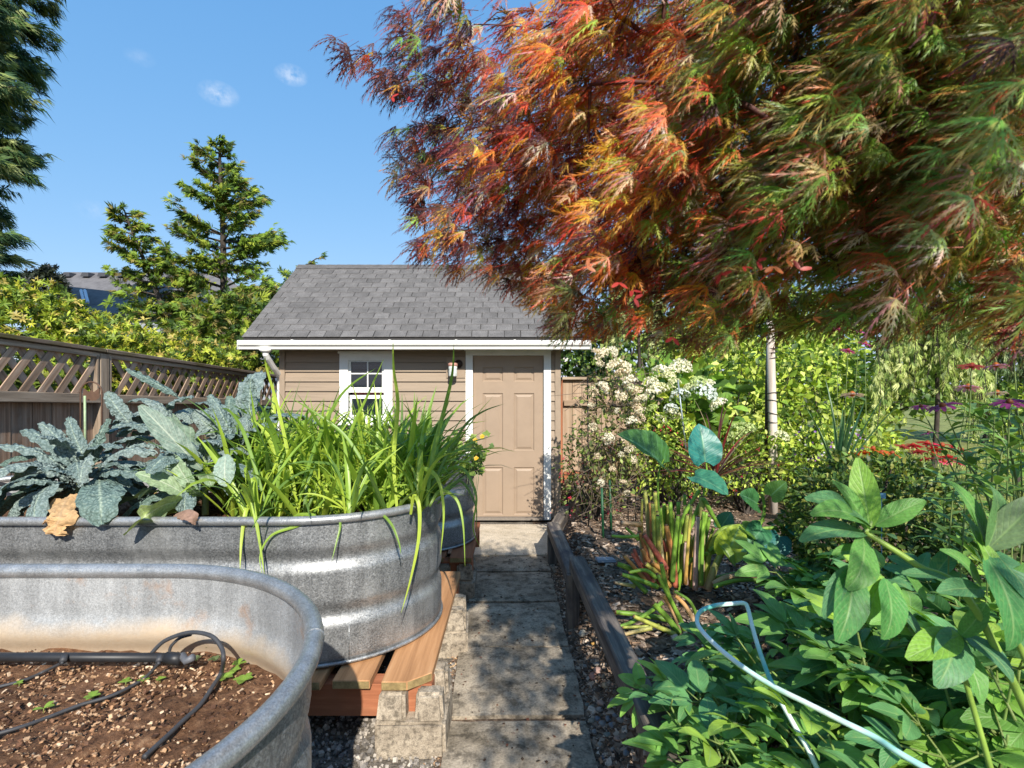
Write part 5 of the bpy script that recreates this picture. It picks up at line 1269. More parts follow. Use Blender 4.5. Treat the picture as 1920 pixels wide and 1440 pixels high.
lb = [([(745, 960), (738, 860), (746, 760), (738, 690), (737, 636)], 2.6, .011, 3), ([(800, 950), (812, 850), (835, 760), (848, 700), (851, 645)], 2.6, .012, 2),
      ([(795, 950), (830, 870), (870, 800), (905, 772), (946, 757)], 2.62, .008, 4), ([(790, 960), (790, 890), (800, 880), (822, 900), (832, 960), (826, 1040)], 2.46, .012, 0),
      ([(800, 945), (812, 905), (840, 880), (870, 880), (893, 930), (887, 990), (902, 1030)], 2.7, .009, 2), ([(805, 950), (825, 920), (855, 935), (868, 980), (872, 1062)], 2.6, .009, 1),
      ([(770, 965), (776, 930), (786, 950), (785, 1010), (770, 1085), (752, 1150)], 2.34, .010, 3), ([(700, 975), (715, 965), (735, 985), (748, 1018), (752, 1040)], 2.36, .007, 2),
      ([(470, 985), (466, 950), (458, 970), (452, 1020), (450, 1070)], 2.27, .010, 3), ([(486, 985), (476, 900), (472, 930), (484, 1000), (496, 1078)], 2.27, .012, 0),
      ([(540, 980), (560, 965), (590, 968), (560, 985), (510, 1003), (488, 1040), (492, 1080)], 2.27, .008, 1), ([(620, 980), (632, 965), (638, 985), (630, 1020), (622, 1052)], 2.29, .006, 2),
      ([(700, 900), (650, 820), (600, 780), (545, 745)], 2.6, .009, 2), ([(500, 950), (470, 850), (452, 800), (430, 770), (415, 766)], 2.5, .009, 2), ([(560, 940), (590, 840), (640, 740), (705, 690)], 2.7, .010, 2),
      ([(820, 945), (850, 910), (868, 905), (892, 948), (892, 1000)], 2.72, .008, 4), ([(560, 960), (540, 850), (520, 760), (500, 690), (497, 668)], 2.7, .009, 3), ([(640, 940), (655, 820), (690, 740), (720, 672)], 2.75, .009, 1)]
for i, (pp, D, W, c) in enumerate(lb):
    n = len(pp); me = free_blade('', None, [at(x, y, D + (.16 * (1 - k / (n - 1)) if i in (3, 6, 7, 8, 9, 10, 11) else .05 * math.sin(k))) for k, (x, y) in enumerate(pp)], W, gc[c], i)
    link('leaf', me, drape, DT)
# ------------------------------------------------------------------ trailing plant in the tank by the shed
def round_leaf(seed):
    r = random.Random(seed); n = 13; V = [(0, 0, 0)]
    for i in range(n):
        a = -2.5 + 5.0 * i / (n - 1); rr = (.5 + .10 * math.cos(a * 5)) * (1 - .15 * abs(a) / 2.5); V.append((math.sin(a) * rr, math.cos(a) * rr + .12, .10 * math.sin(a * 5 + seed)))
    return np.array(V), [np.array([(0, i + 1, i) for i in range(1, n)])]
RL = [round_leaf(s) for s in range(4)]
lm_cols = [(.17, .25, .05), (.13, .21, .05), (.22, .30, .06), (.09, .15, .04)]
tp = shrub('trailing_plant', 'round-leaved trailing plant with small yellow flowers spilling from the shed-side tank', at(868, 862, 4.25), (.20, .26, .22), 170, RL, (.05, .09), lm_cols, 31, .55, 'plant', None, .3, 14, zmin=.86, twig=.004)
shrub('trailing_plant', 'low leafy plants filling the shed-side tank behind the strap leaves', (-1.35, 4.35, .98), (.80, .34, .22), 800, RL, (.05, .09), lm_cols, 32, .55, 'plant', None, .3, 10, zmin=.86, twig=.004)
mb = MB(); rr_ = random.Random(3)
for k in range(6):
    q = at(875 + k * 4, 885, 4.1); mb.tube(curve([q, q + Vector((.01, -.03, -.06)), q + Vector((.02 * rr_.uniform(-1, 1), -.05, -.16 - .02 * k))], 5), .0025, 5)
o = mb.build('hanging_stems', M['kale_stem'], tp, True); o.matrix_basis = Matrix.Translation(-Vector(tp.location))
M['yellow'] = leafmat('yellow_petal', .5, .3)
for px, py in ((891, 826), (904, 819), (893, 860)):
    mb = MB()
    for k in range(5):
        V, f, uv = strip(.022, .011, 3, oval, .6, .2, 3, lift=.5); a = k * 1.2566; c, s = math.cos(a), math.sin(a); mb.add(np.column_stack((V[:, 0] * c - V[:, 1] * s, V[:, 0] * s + V[:, 1] * c, V[:, 2])), f, (.65, .42, .03))
    o = mb.build('flower', M['yellow'], tp, True); o.matrix_basis = Matrix.Translation(-Vector(tp.location)) @ Matrix.Translation(at(px, py, 4.02)) @ Euler((R(60), 0, 0)).to_matrix().to_4x4()
for k, (px, py) in enumerate(((912, 816), (906, 858), (899, 842), (880, 840))):
    o = link('leaf', np_mesh('round_leaf', RL[k][0], RL[k][1], np.tile(lm_cols[k], (len(RL[k][0]), 1)), mats=[M['leaf']]), tp, Matrix.Translation(-Vector(tp.location)) @ Matrix.Translation(at(px, py, 4.05)) @ Euler((R(50), .3 * k, k)).to_matrix().to_4x4() @ Matrix.Scale(.07, 4))

# ------------------------------------------------------------------ seedlings, bark and grit in the near tank
M['seedling'] = leafmat('seedling_leaf', .4, .35, var=.15)
def seedling(label, p, n, s, seed, cat='seedling'):
    r = random.Random(seed); mb = MB(); mb.tube([(0, 0, -.005), (0, 0, s * .4)], .0012, 5, c=(.3, .35, .1))
    for k in range(n):
        a = k * 2.39996 + r.uniform(-.3, .3); V, f, uv = strip(s * r.uniform(.8, 1.2), s * .36, 4, lambda t: oval(t) * (.6 + .6 * t), .5, .2, 3, lift=.35); c_, s_ = math.cos(a), math.sin(a)
        mb.add(np.column_stack((V[:, 0] * c_ - V[:, 1] * s_, V[:, 0] * s_ + V[:, 1] * c_, V[:, 2] + s * .35)), f, np.array((.25, .40, .06)) * r.uniform(.8, 1.2))
    o = mb.build('seedling', M['seedling'], None, True); o.location = p; return tag(o, label, cat, 'seedlings in the nearest tank')
def soil_at(px, py, z=.757): D = (H - z) * F / (py - CY); return at(px, py, D)
for k, (px, py, n, s, lb_) in enumerate([(174, 1311, 5, .020, 'lone rosette seedling left of the long drip tube'), (82, 1334, 3, .022, 'flat two-leaved seedling nearest the front left of the tank'), (236, 1283, 4, .017, 'seedling touching the long drip tube midway'),
        (270, 1278, 5, .016, 'middle seedling of the row of three under the pipe end'), (300, 1277, 5, .014, 'right seedling of the row of three under the pipe end'), (36, 1284, 4, .012, 'tiny grey-green seedling under the short drip tube'),
        (447, 1250, 5, .022, 'topmost bright seedling of the cluster inside the tube loop'), (422, 1276, 6, .024, 'left seedling of the bright cluster beside the looped tube'), (458, 1282, 7, .026, 'largest rosette of the bright seedling cluster'), (440, 1262, 5, .020, 'small seedling between the others of the bright cluster')]):
    seedling(lb_, soil_at(px, py), n, s, k)
for k, (px, py) in enumerate(((366, 1240), (398, 1214), (405, 1240), (432, 1212))):
    r = random.Random(k + 60); mb = MB()
    for q in range(9):
        V, f, uv = strip(.022 * r.uniform(.6, 1.1), .006, 3, oval, .8, .2, 3, lift=r.uniform(.2, .9)); a = r.uniform(0, 6.28); c_, s_ = math.cos(a), math.sin(a)
        mb.add(np.column_stack((V[:, 0] * c_ - V[:, 1] * s_, V[:, 0] * s_ + V[:, 1] * c_, V[:, 2] + .004)), f, np.array((.17, .22, .09)) * r.uniform(.7, 1.2))
    o = mb.build('weed_seedling', M['seedling'], None, True); o.location = soil_at(px, py, .765); tag(o, 'small grey-green feathery weed at the pipe end, %s' % ('left of the clamp', 'against the tank wall behind the loop', 'right of the clamp', 'behind the bright cluster by the wall')[k], 'weed', 'grey-green weeds by the pipe end')
def chip_tpl(seed, flat=.25):
    r = random.Random(seed); V = [(r.uniform(.6, 1) * sx, r.uniform(.5, 1) * sy, r.uniform(.6, 1) * sz * flat) for sz in (-1, 1) for sx, sy in ((-1, -1), (1, -1), (1, 1), (-1, 1))]
    return np.array(V) * .5, [np.array([(0, 3, 2, 1), (4, 5, 6, 7), (0, 1, 5, 4), (1, 2, 6, 5), (2, 3, 7, 6), (3, 0, 4, 7)])]
CH = [chip_tpl(s, .45) for s in range(5)]
M['chips'] = vcol('bark_chips', .85)
def litter(name, label, P, sizes, cols, tpl=CH, seed=0, tilt=.5, long_=1.0, cat='litter', mat=None, smooth=False):
    r = np.random.default_rng(seed); n = len(P); Y = np.column_stack((r.normal(size=(n, 2)), r.normal(0, tilt * .5, n))); Z = np.column_stack((r.normal(0, tilt, (n, 2)), np.ones(n))); FRm = frames(Y, Z)
    c = np.array(cols)[r.integers(len(cols), size=n)] * r.uniform(.7, 1.3, (n, 1)); S0 = r.uniform(0, 1, n) ** 2 * (sizes[1] - sizes[0]) + sizes[0]; mb = MB()
    for k in range(len(tpl)):
        sel = np.arange(n) % len(tpl) == k; tv = np.array(tpl[k][0]) * np.array((1, long_, 1)); V, fs, C, _ = scatter(tv, tpl[k][1], FRm[sel], P[sel], S0[sel], c[sel]); mb.add(V, fs, C)
    return tag(mb.build(name, mat or M['chips'], None, smooth), label, cat, kind='stuff')
r2 = np.random.default_rng(21)
def in_tank(n, xl, xr, yc, rx, ry, z):
    P = []
    while len(P) < n:
        x, y = r2.uniform(xl - rx, xr + rx), r2.uniform(yc - ry, yc + ry); cx = min(max(x, xl), xr)
        if ((x - cx) / (rx - .03)) ** 2 + ((y - yc) / (ry - .03)) ** 2 < 1: P.append((x, y, z))
    return np.array(P)
def relief(P, zs, amp): P = P.copy(); P[:, 2] = [zs + amp * (hsh(a * 2.3, b * 2.1) * .6 + hsh(a * 7.1, b * 6.3) * .4) + .002 for a, b in P[:, :2]]; return P
P = relief(in_tank(24000, -1.75, -1.10, 1.02, .66, .63, 0), .75, .018)
P = P[(np.sin(P[:, 0] * 9 + P[:, 1] * 4) + np.sin(P[:, 1] * 13) + r2.normal(0, .8, len(P)) > -.7) | (P[:, 1] < 1.15)]
litter('soil_grit', 'tan bark bits and grit strewn over the soil of the nearest tank', P, (.002, .0095), [(.38, .22, .12), (.46, .30, .18), (.28, .15, .08), (.55, .41, .28), (.18, .095, .055), (.40, .25, .14)], seed=2, long_=1.5, tilt=.8)
P = relief(in_tank(7000, -1.75, -1.10, 1.02, .66, .63, 0), .75, .018)
litter('soil_crumbs', 'dark crumbs of potting soil in the nearest tank', P, (.004, .014), [(.07, .035, .02), (.10, .05, .03), (.05, .025, .015)], seed=3)
P = relief(in_tank(2600, -2.9, -1.06, 2.93, .655, .58, 0), .862, .015)
litter('soil_crumbs', 'bark and crumbs on the soil of the kale tank', P, (.006, .022), [(.12, .06, .035), (.22, .12, .07), (.35, .22, .14), (.07, .04, .025)], seed=4, long_=1.4)

# ------------------------------------------------------------------ mulch, litter and pebbles
r3 = np.random.default_rng(33)
def bed_points(n, x0, x1, y0, y1, z=None):
    P = np.column_stack((r3.uniform(x0, x1, n), r3.uniform(y0, y1, n), np.zeros(n))); P[:, 2] = [bed_z(a, b) + .004 for a, b in P[:, :2]] if z is None else z; return P
SHR = [chip_tpl(s + 30, .22) for s in range(6)]
mcols = [(.14, .10, .07), (.24, .175, .125), (.36, .275, .205), (.08, .057, .042), (.46, .37, .29), (.28, .18, .115), (.18, .135, .105)]
P = np.vstack((bed_points(9500, .40, 2.2, 1.2, 5.2), bed_points(3500, .50, 2.4, 5.0, 7.0), bed_points(2600, .34, .60, 1.2, 4.7)))
litter('mulch_shreds', 'grey-brown shredded bark covering the planting bed', P, (.010, .032), mcols, SHR, 5, .45, 2.2)
P = bed_points(2300, .30, .50, 1.4, 4.8); P[:, 2] += .006
litter('mulch_shreds', 'bark shreds spilling from the bed edge onto the path edge', P, (.006, .022), mcols + [(.30, .16, .09)], SHR, 6, .5, 2.0)
P = np.column_stack((r3.normal(-.30, .055, 1500), r3.uniform(1.3, 3.9, 1500), np.full(1500, -.024)))
litter('bark_litter', 'tan bark litter in the gap between concrete blocks and pavers', P, (.006, .020), [(.42, .27, .16), (.30, .19, .12), (.5, .36, .22), (.2, .13, .09)], SHR, 7, .5, 1.8)
P = np.column_stack((r3.uniform(-.30, .36, 420), r3.uniform(1.3, 5.8, 420), np.full(420, .003)))
litter('leaf_litter', 'small dark leaf and twig scraps scattered on the pavers', P, (.004, .014), [(.09, .05, .03), (.14, .08, .05), (.05, .035, .025), (.2, .08, .05)], SHR, 8, .25, 1.6)
P = np.column_stack((r3.uniform(-1.5, -.28, 5000), r3.uniform(1.5, 3.0, 5000), np.full(5000, -.026)))
litter('gravel_stones', 'grey gravel under the timber stands', P, (.008, .026), [(.18, .165, .15), (.30, .27, .24), (.42, .38, .33), (.12, .11, .105)], [chip_tpl(s + 50, .8) for s in range(4)], 9, .6)
P = np.column_stack((r3.normal(.80, .20, 90), r3.uniform(4.9, 5.8, 90), np.full(90, .318)))
litter('fallen_petals', 'fallen crimson petals on the mulch below the fuchsia', P, (.010, .026), [(.45, .03, .06), (.5, .10, .14), (.35, .02, .04)], SHR, 10, .3, 1.4)
M['stone'] = vcol('river_stone', .6, 60, .25, .25)
def stone_mesh(seed, c):
    r = random.Random(seed); bm = bmesh.new(); bmesh.ops.create_icosphere(bm, subdivisions=2, radius=.5); k = [r.uniform(2, 4) for _ in range(3)]
    for v in bm.verts: v.co *= 1 + .10 * math.sin(v.co.x * k[0] * 2 + seed) + .08 * math.sin(v.co.y * k[1] * 2); v.co.z *= .62
    V = np.array([tuple(v.co) for v in bm.verts]); f = np.array([[v.index for v in q.verts] for q in bm.faces]); bm.free()
    return np_mesh('river_pebble', V, [f], np.tile(c, (len(V), 1)), mats=[M['stone']])
stone_c = [(.16, .18, .20), (.22, .22, .21), (.30, .28, .24), (.12, .145, .18), (.26, .24, .19), (.34, .24, .19), (.20, .21, .18)]
SM_ = [stone_mesh(i, stone_c[i]) for i in range(7)]
def ray_bed(px, py):
    D = 1.6
    for k in range(400):
        D = 1.2 + k * .008; q = at(px, py, D)
        if q.z <= bed_z(q.x, q.y) + .012: break
    return q
def stone(me, px, py, w, rot, label, cat='pebble', group='river pebbles beside the path'):
    p = ray_bed(px, py); s = w * p.y / F; o = link('river_pebble', me, None, Matrix.Translation(p) @ Euler((.1, .15, rot)).to_matrix().to_4x4() @ Matrix.Diagonal((s, s * .78, s * .8, 1))); return tag(o, label, cat, group)
stone(stone_mesh(21, (.42, .22, .165)), 1115, 1268, 26, 1.3, 'reddish pink cobble in the mulch strip beside the timber rail', 'cobble', None)
stone(stone_mesh(22, (.36, .24, .20)), 1124, 1258, 22, .2, 'dull rose cobble tucked against the larger reddish one', 'cobble', None)
stone(stone_mesh(23, (.36, .28, .18)), 1139, 1285, 23, .7, 'tan rounded cobble below the reddish one by the rail', 'cobble', None)
stone(stone_mesh(24, (.40, .38, .32)), 1094, 1188, 24, 1.1, 'pale lichen-grey stone at the foot of the rail post', 'stone', None)
stone(stone_mesh(25, (.42, .24, .07)), 1115, 1207, 15, .4, 'small ochre stone just below the pale grey one', 'stone', None)
rp = random.Random(5)
for px, py in ((1111, 1325), (1128, 1318), (1143, 1326), (1125, 1330), (1155, 1341), (1121, 1347), (1141, 1348), (1165, 1350), (1130, 1357), (1111, 1352), (1150, 1360), (1149, 1321), (1101, 1322), (1099, 1250), (1120, 1245), (1152, 1314), (1170, 1368), (1115, 1372), (1140, 1378), (1160, 1385), (1182, 1392), (1125, 1395), (1150, 1405), (1175, 1412), (1130, 1420)):
    stone(SM_[rp.randrange(7)], px, py, rp.uniform(12, 19), rp.uniform(0, 3), 'smooth grey or tan river pebble among those between paver and timber rail')
slab_ = plank('flat_stone', (.14, .075, .02), ray_bed(1135, 1053) + Vector((0, 0, .012)), plain('slate_stone', (.24, .27, .31), .6), None, (0, .04, .2), .006, .004); tag(slab_, 'flat blue-grey stone lying on the mulch behind the timber rail', 'stone')

# ------------------------------------------------------------------ thick-stalked plant
M['stalk'] = leafmat('fleshy_stalk', .42, .12, var=.22, spec=.35, nscale=14)
G1, G2, YG, OR, RD, PK, TN = (.23, .41, .05), (.16, .30, .05), (.42, .45, .09), (.62, .31, .09), (.52, .145, .095), (.60, .42, .36), (.54, .38, .23)
ST = thing('thick_stalked_plant', 'clump of thick fleshy green, orange and red leaf stalks with cut tips in the mulch', 'plant', at(1300, 1105, 3.25)); SMT = Matrix.Translation(-Vector(ST.location))
def stalk(pts, w, c0, c1, D=3.1, dz=0.0, cut=True):
    pts = [(1120 + x / 4.8, 900 + y / 4.8) for x, y in pts]; n = len(pts)
    def depth(k): return D + dz * k / max(1, n - 1) + .03 * math.sin(pts[0][0] * 3.3)
    P = curve([at(x, y, depth(k)) for k, (x, y) in enumerate(pts)] if n > 2 else [at(*pts[0], depth(0)), at((pts[0][0] + pts[1][0]) / 2 + 1.5, (pts[0][1] + pts[1][1]) / 2, depth(.5)), at(*pts[1], depth(1))], 6)
    # press the foot into the mulch
    m = len(P); t = np.linspace(0, 1, m); rad = w / 4.8 / 2 * D / F * (1.32 - .40 * t); C = np.array(c0)[None] * (1 - t[:, None]) + np.array(c1)[None] * t[:, None]
    mb = MB(); mb.tube(P, rad, 8, C)
    if cut: mb.tube([P[-1], P[-1] + (P[-1] - P[-2]).normalized() * .006], [rad[-1] * .98, rad[-1] * .7], 8, (.20, .11, .06))
    o = mb.build('stalk', M['stalk'], ST, True); o.matrix_basis = SMT; return P[-1]
for a in [([(470, 930), (470, 600), (430, 90)], 36, PK, YG, 3.2), ([(440, 900), (400, 460), (405, 170)], 22, OR, YG, 3.1), ([(500, 900), (490, 600), (475, 205)], 30, RD, OR, 3.15), ([(560, 930), (560, 720), (520, 110)], 42, G2, YG, 3.2),
          ([(610, 900), (600, 720), (600, 210)], 30, G2, G1, 3.25), ([(690, 920), (690, 760), (655, 195)], 38, G2, G1, 3.2), ([(730, 930), (720, 800), (730, 195)], 38, G2, G1, 3.25), ([(800, 930), (800, 600), (785, 130)], 30, G1, G1, 3.3),
          ([(705, 960), (680, 700), (620, 410)], 46, RD, OR, 3.05), ([(760, 940), (770, 600), (950, 165)], 44, G2, G1, 3.15), ([(880, 985), (890, 600), (905, 330)], 40, PK, PK, 3.05), ([(925, 960), (940, 600), (940, 150)], 54, PK, YG, 3.1),
          ([(990, 985), (1060, 780), (1165, 560)], 56, TN, G1, 3.05), ([(800, 940), (790, 700), (795, 560)], 30, PK, PK, 3.1), ([(850, 930), (835, 500)], 26, G2, G1, 3.2), ([(620, 640), (585, 540)], 34, RD, RD, 3.1),
          ([(1040, 935), (1200, 865), (1490, 868)], 40, TN, TN, 3.0), ([(1060, 885), (1290, 830)], 36, G2, G2, 3.1), ([(1050, 960), (1250, 905), (1500, 900)], 34, G1, G2, 2.95),
          ([(620, 800), (560, 700), (420, 490)], 46, RD, RD, 3.0), ([(560, 830), (490, 700), (378, 470)], 46, RD, PK, 3.05), ([(620, 880), (590, 820), (490, 740)], 40, OR, OR, 2.95), ([(650, 960), (560, 850), (435, 755)], 44, OR, YG, 2.95),
          ([(500, 930), (420, 830), (312, 660)], 32, RD, RD, 3.0), ([(500, 960), (400, 860), (240, 680)], 32, OR, OR, 3.0), ([(420, 900), (290, 800), (178, 755)], 46, G2, G1, 3.0), ([(400, 405), (215, 388)], 40, OR, TN, 3.05), ([(372, 505), (250, 512), (128, 503)], 26, G1, G1, 3.0),
          ([(372, 540), (300, 470), (255, 430)], 24, G1, G1, 3.05), ([(545, 965), (380, 900), (222, 850)], 36, G1, G1, 2.9), ([(340, 960), (155, 922)], 30, YG, TN, 2.95), ([(440, 1010), (290, 880)], 38, G2, G2, 2.92), ([(530, 880), (430, 812), (290, 832)], 32, G1, G1, 2.9),
          ([(580, 900), (480, 760), (400, 620)], 34, RD, OR, 3.02), ([(470, 850), (380, 740), (330, 620)], 30, RD, RD, 3.04), ([(550, 900), (520, 760), (500, 480)], 34, RD, RD, 3.1),
          ([(795, 1405), (680, 1150), (620, 960), (575, 750)], 40, YG, G1, 2.72), ([(735, 1375), (620, 1230), (505, 1110)], 46, G2, G1, 2.7), ([(700, 1390), (520, 1310), (330, 1228)], 36, YG, YG, 2.68), ([(640, 1255), (400, 1215), (168, 1190)], 42, G2, G1, 2.75),
          ([(590, 1100), (420, 1220), (230, 1310), (38, 1337)], 30, G1, G2, 2.72), ([(490, 1330), (360, 1360), (212, 1398)], 32, YG, TN, 2.62), ([(560, 1310), (440, 1318), (232, 1327)], 26, YG, YG, 2.66), ([(900, 1235), (830, 1090), (690, 1000)], 26, G2, G2, 2.75), ([(880, 1285), (790, 1130), (700, 1040)], 34, TN, OR, 2.72),
          ([(800, 1390), (720, 1200), (540, 850)], 36, G2, G1, 2.74), ([(600, 1050), (660, 1150), (740, 1330)], 30, OR, TN, 2.74)]:
    stalk(a[0], a[1] * 1.0, a[2], a[3], a[4])
rs = random.Random(12)
for k in range(26):
    x0 = 430 + k * 21 + rs.uniform(-15, 15); dx = (x0 - 690) * .28 + rs.uniform(-60, 60); top = rs.uniform(150, 520); c0, c1 = rs.choice([(G2, YG), (G2, G1), (PK, YG), (RD, OR), (OR, YG), (G2, G1), (RD, G1), (TN, YG)])
    stalk([(x0, rs.uniform(900, 970)), (x0 + dx * .35, 640), (x0 + dx, top)], rs.uniform(28, 44), c0, c1, 3.05 + rs.uniform(-.06, .22))
def heart(seed, cup=.25):
    n, m = 12, 9; V = []; UV = []
    for i in range(n + 1):
        t = i / n; w = .46 * (math.sin(math.pi * min(1, .16 + .84 * t)) ** .7) * (1 if t > .08 else .75 + 3 * t)
        for j in range(m):
            u = -1 + 2 * j / (m - 1); V.append((u * w, t - .12 * (1 - t) * abs(u) ** 1.5, cup * (abs(u) * w) ** 1.2 - .22 * t * t + .02 * math.sin(t * 19 + u * 3 + seed) * abs(u))); UV.append((.5 + .5 * u, t))
    idx = np.arange((n + 1) * m).reshape(n + 1, m); f = np.stack([idx[:-1, :-1], idx[:-1, 1:], idx[1:, 1:], idx[1:, :-1]], -1).reshape(-1, 4); return np.array(V), [f], np.array(UV)
M['broad'] = leafmat('broad_leaf', .40, .30, vein=.30, midrib=(.20, .42, .22), var=.15, spec=.5, nscale=14)
def broad(base, tip, normal, c, seed, cup=.25, width=1.0, parent=ST, MTx=None, name='leaf'):
    V, f, uv = heart(seed, cup); b, t = Vector(base), Vector(tip); L = (t - b).length; Rm = frames(np.array([tuple(t - b)]), np.array([normal]))[0]
    return link(name, np_mesh('broad_leaf', V * np.array((width, 1, 1)), f, np.tile(c, (len(V), 1)), uv, True, [M['broad']]), parent, (MTx or SMT) @ mat4(Rm, b, L))
TEAL, DKG, YLW = (.03, .215, .185), (.06, .17, .035), (.38, .50, .05)
def thin(pts, w, c0=G2, c1=G1): stalk(pts, w, c0, c1, 3.1, cut=False)
thin([(570, 900), (565, 500), (545, 0), (600, -190)], 17); broad(at(1243, 872, 3.08), at(1178, 803, 2.98), (.75, -.5, .45), DKG, 1, .5, .8)
thin([(925, 400), (960, 100), (985, -60), (975, -190)], 15, G1, G1); broad(at(1322, 866, 3.1), at(1317, 794, 3.12), (.05, -1, .35), TEAL, 2, .3, 1.0)
thin([(740, 900), (720, 560), (790, 300), (920, 95)], 34, G1, G1); broad(at(1302, 893, 3.08), at(1366, 914, 2.92), (.0, -.45, 1), (.05, .22, .13), 3, .3, .95)
thin([(720, 990), (770, 800), (900, 690), (1110, 640)], 36, G1, G1); broad(at(1362, 1040, 2.98), at(1388, 985, 2.95), (-.4, -.9, .1), YLW, 4, .5, 1.0); broad(at(1352, 1022, 2.98), at(1382, 1058, 2.9), (.2, -.8, .5), (.2, .32, .04), 5, .4, .5)
thin([(980, 960), (1010, 640), (1120, 450), (1300, 415)], 44, YG, G1); broad(at(1392, 986, 3.0), at(1428, 1010, 2.95), (.3, -.6, .7), (.12, .24, .03), 6, .4, 1.0)
thin([(955, 170), (1030, 300), (1100, 430)], 34); broad(at(1350, 990, 3.2), at(1372, 960, 3.2), (-.2, -1, .3), (.04, .18, .10), 7)
for b, t, nrm, c, s in (((1462, 1005), (1448, 1050), (-.1, -.9, .4), (.025, .17, .16), 8), ((1420, 945), (1398, 925), (.3, -.8, .5), (.05, .17, .05), 9), ((1445, 930), (1470, 905), (-.4, -.8, .4), (.09, .20, .04), 10), ((1480, 985), (1510, 1010), (.1, -.7, .7), (.03, .17, .12), 11), ((1430, 990), (1405, 1020), (.1, -.8, .6), (.04, .19, .07), 12)):
    broad(at(*b, 3.0), at(*t, 2.92), nrm, c, s, .3, 1.0)
for pts, w in (([(1050, 600), (1240, 460), (1500, 360)], 34), ([(1000, 640), (1200, 520), (1480, 440), (1620, 430)], 30), ([(1400, 560), (1500, 300), (1480, 110)], 26)): thin(pts, w)

# ------------------------------------------------------------------ peonies
M['peony'] = leafmat('peony_leaf', .46, .28, vein=.34, midrib=(.30, .46, .18), var=.24, spec=.32, nscale=22, mottle=((.36, .40, .10), 26))
def pw(t): return max(.03, math.sin(math.pi * (.03 + .94 * t ** .85)) ** .85)
pcs = [(.16, .35, .075), (.115, .29, .10), (.23, .44, .07), (.095, .26, .095), (.32, .50, .075)]
def compound(seed, n):
    r = random.Random(seed); mb = MB()
    def put(V, f, uv, a, el, o, c):
        ca, sa = math.cos(a), math.sin(a); ce, se = math.cos(el), math.sin(el); V = np.column_stack((V[:, 0], V[:, 1] * ce - V[:, 2] * se, V[:, 1] * se + V[:, 2] * ce)); V = np.column_stack((V[:, 0] * ca - V[:, 1] * sa, V[:, 0] * sa + V[:, 1] * ca, V[:, 2])) + np.array(o); mb.add(V, f, c, uv)
    c = pcs[seed % len(pcs)]; mb.tube([(0, -.09, -.02), (0, 0, 0)], [.0028, .0022], 5, (.24, .32, .09))
    arms = [(0, 0, 0, .0)] if n <= 3 else [(0, 0, .05, 0), (-1, .9, .03, 0), (1, -.9, .03, 0)]
    for s, a0, d, _ in arms:
        o = (-math.sin(a0) * d, math.cos(a0) * d, .004)
        if d: mb.tube([(0, 0, 0), o], [.0022, .0018], 4, (.24, .32, .09))
        for k, a in enumerate((0, .75, -.75)):
            if n == 5 and s and k == (1 if s > 0 else 2): continue
            L = (.115 if k == 0 else .088) * r.uniform(.85, 1.15); V, f, uv = strip(L, L * .205 * r.uniform(.9, 1.2), 7, pw, r.uniform(.3, 1.1), .22, 5, 1.4, r.uniform(-.3, .3), .05, 2, seed + k); put(V, f, uv, a0 + a + r.uniform(-.15, .15), r.uniform(-.1, .35), o, np.array(c) * r.uniform(.85, 1.18))
    V, fs, C, U, mi = mb.arrays(); return np_mesh('peony_leaf', V, fs, C, U, True, [M['peony']])
PL = [compound(i, (3, 5, 9, 5)[i % 4]) for i in range(12)]
def peony(label, x, y, h, n, seed, spread=.20, sc=(.85, 1.2), zb=None, lean=(0, 0)):
    r = random.Random(seed); z0 = bed_z(x, y) if zb is None else zb; t = thing('peony_plant', label, 'peony', (x, y, z0), 'peony plants along the front of the bed'); k = max(3, n // 4); i = 0
    for s in range(k):
        a = s * 2.4 + r.uniform(-.4, .4); rr = spread * r.uniform(.25, 1.0); H_ = h * r.uniform(.7, 1.05); top = Vector((math.cos(a) * rr + lean[0], math.sin(a) * rr + lean[1], H_)); mb = MB()
        pts = curve([(0, 0, -.02), (top.x * .45, top.y * .45, H_ * .6), top], 6); mb.tube(pts, np.linspace(.0055, .003, len(pts)), 6, (.20, .30, .08)); mb.build('stem', M['stalk'], t, True)
        for q in range(int(math.ceil(n / k))):
            u = .30 + .70 * (q + 1) / math.ceil(n / k); p = pts[min(len(pts) - 1, int(u * (len(pts) - 1)))]; az = i * 2.39996 + r.uniform(-.4, .4); i += 1; el = r.uniform(-.15, .75) if u > .9 else r.uniform(-.35, .4)
            Mx = Matrix.Translation(p) @ Euler((0, 0, az)).to_matrix().to_4x4() @ Euler((el, 0, 0)).to_matrix().to_4x4() @ Matrix.Translation((0, .085, 0)) @ Euler((0, r.uniform(-.4, .4), 0)).to_matrix().to_4x4() @ Matrix.Scale(r.uniform(*sc), 4)
            link('leaf', PL[r.randrange(len(PL))], t, Mx)
    return t
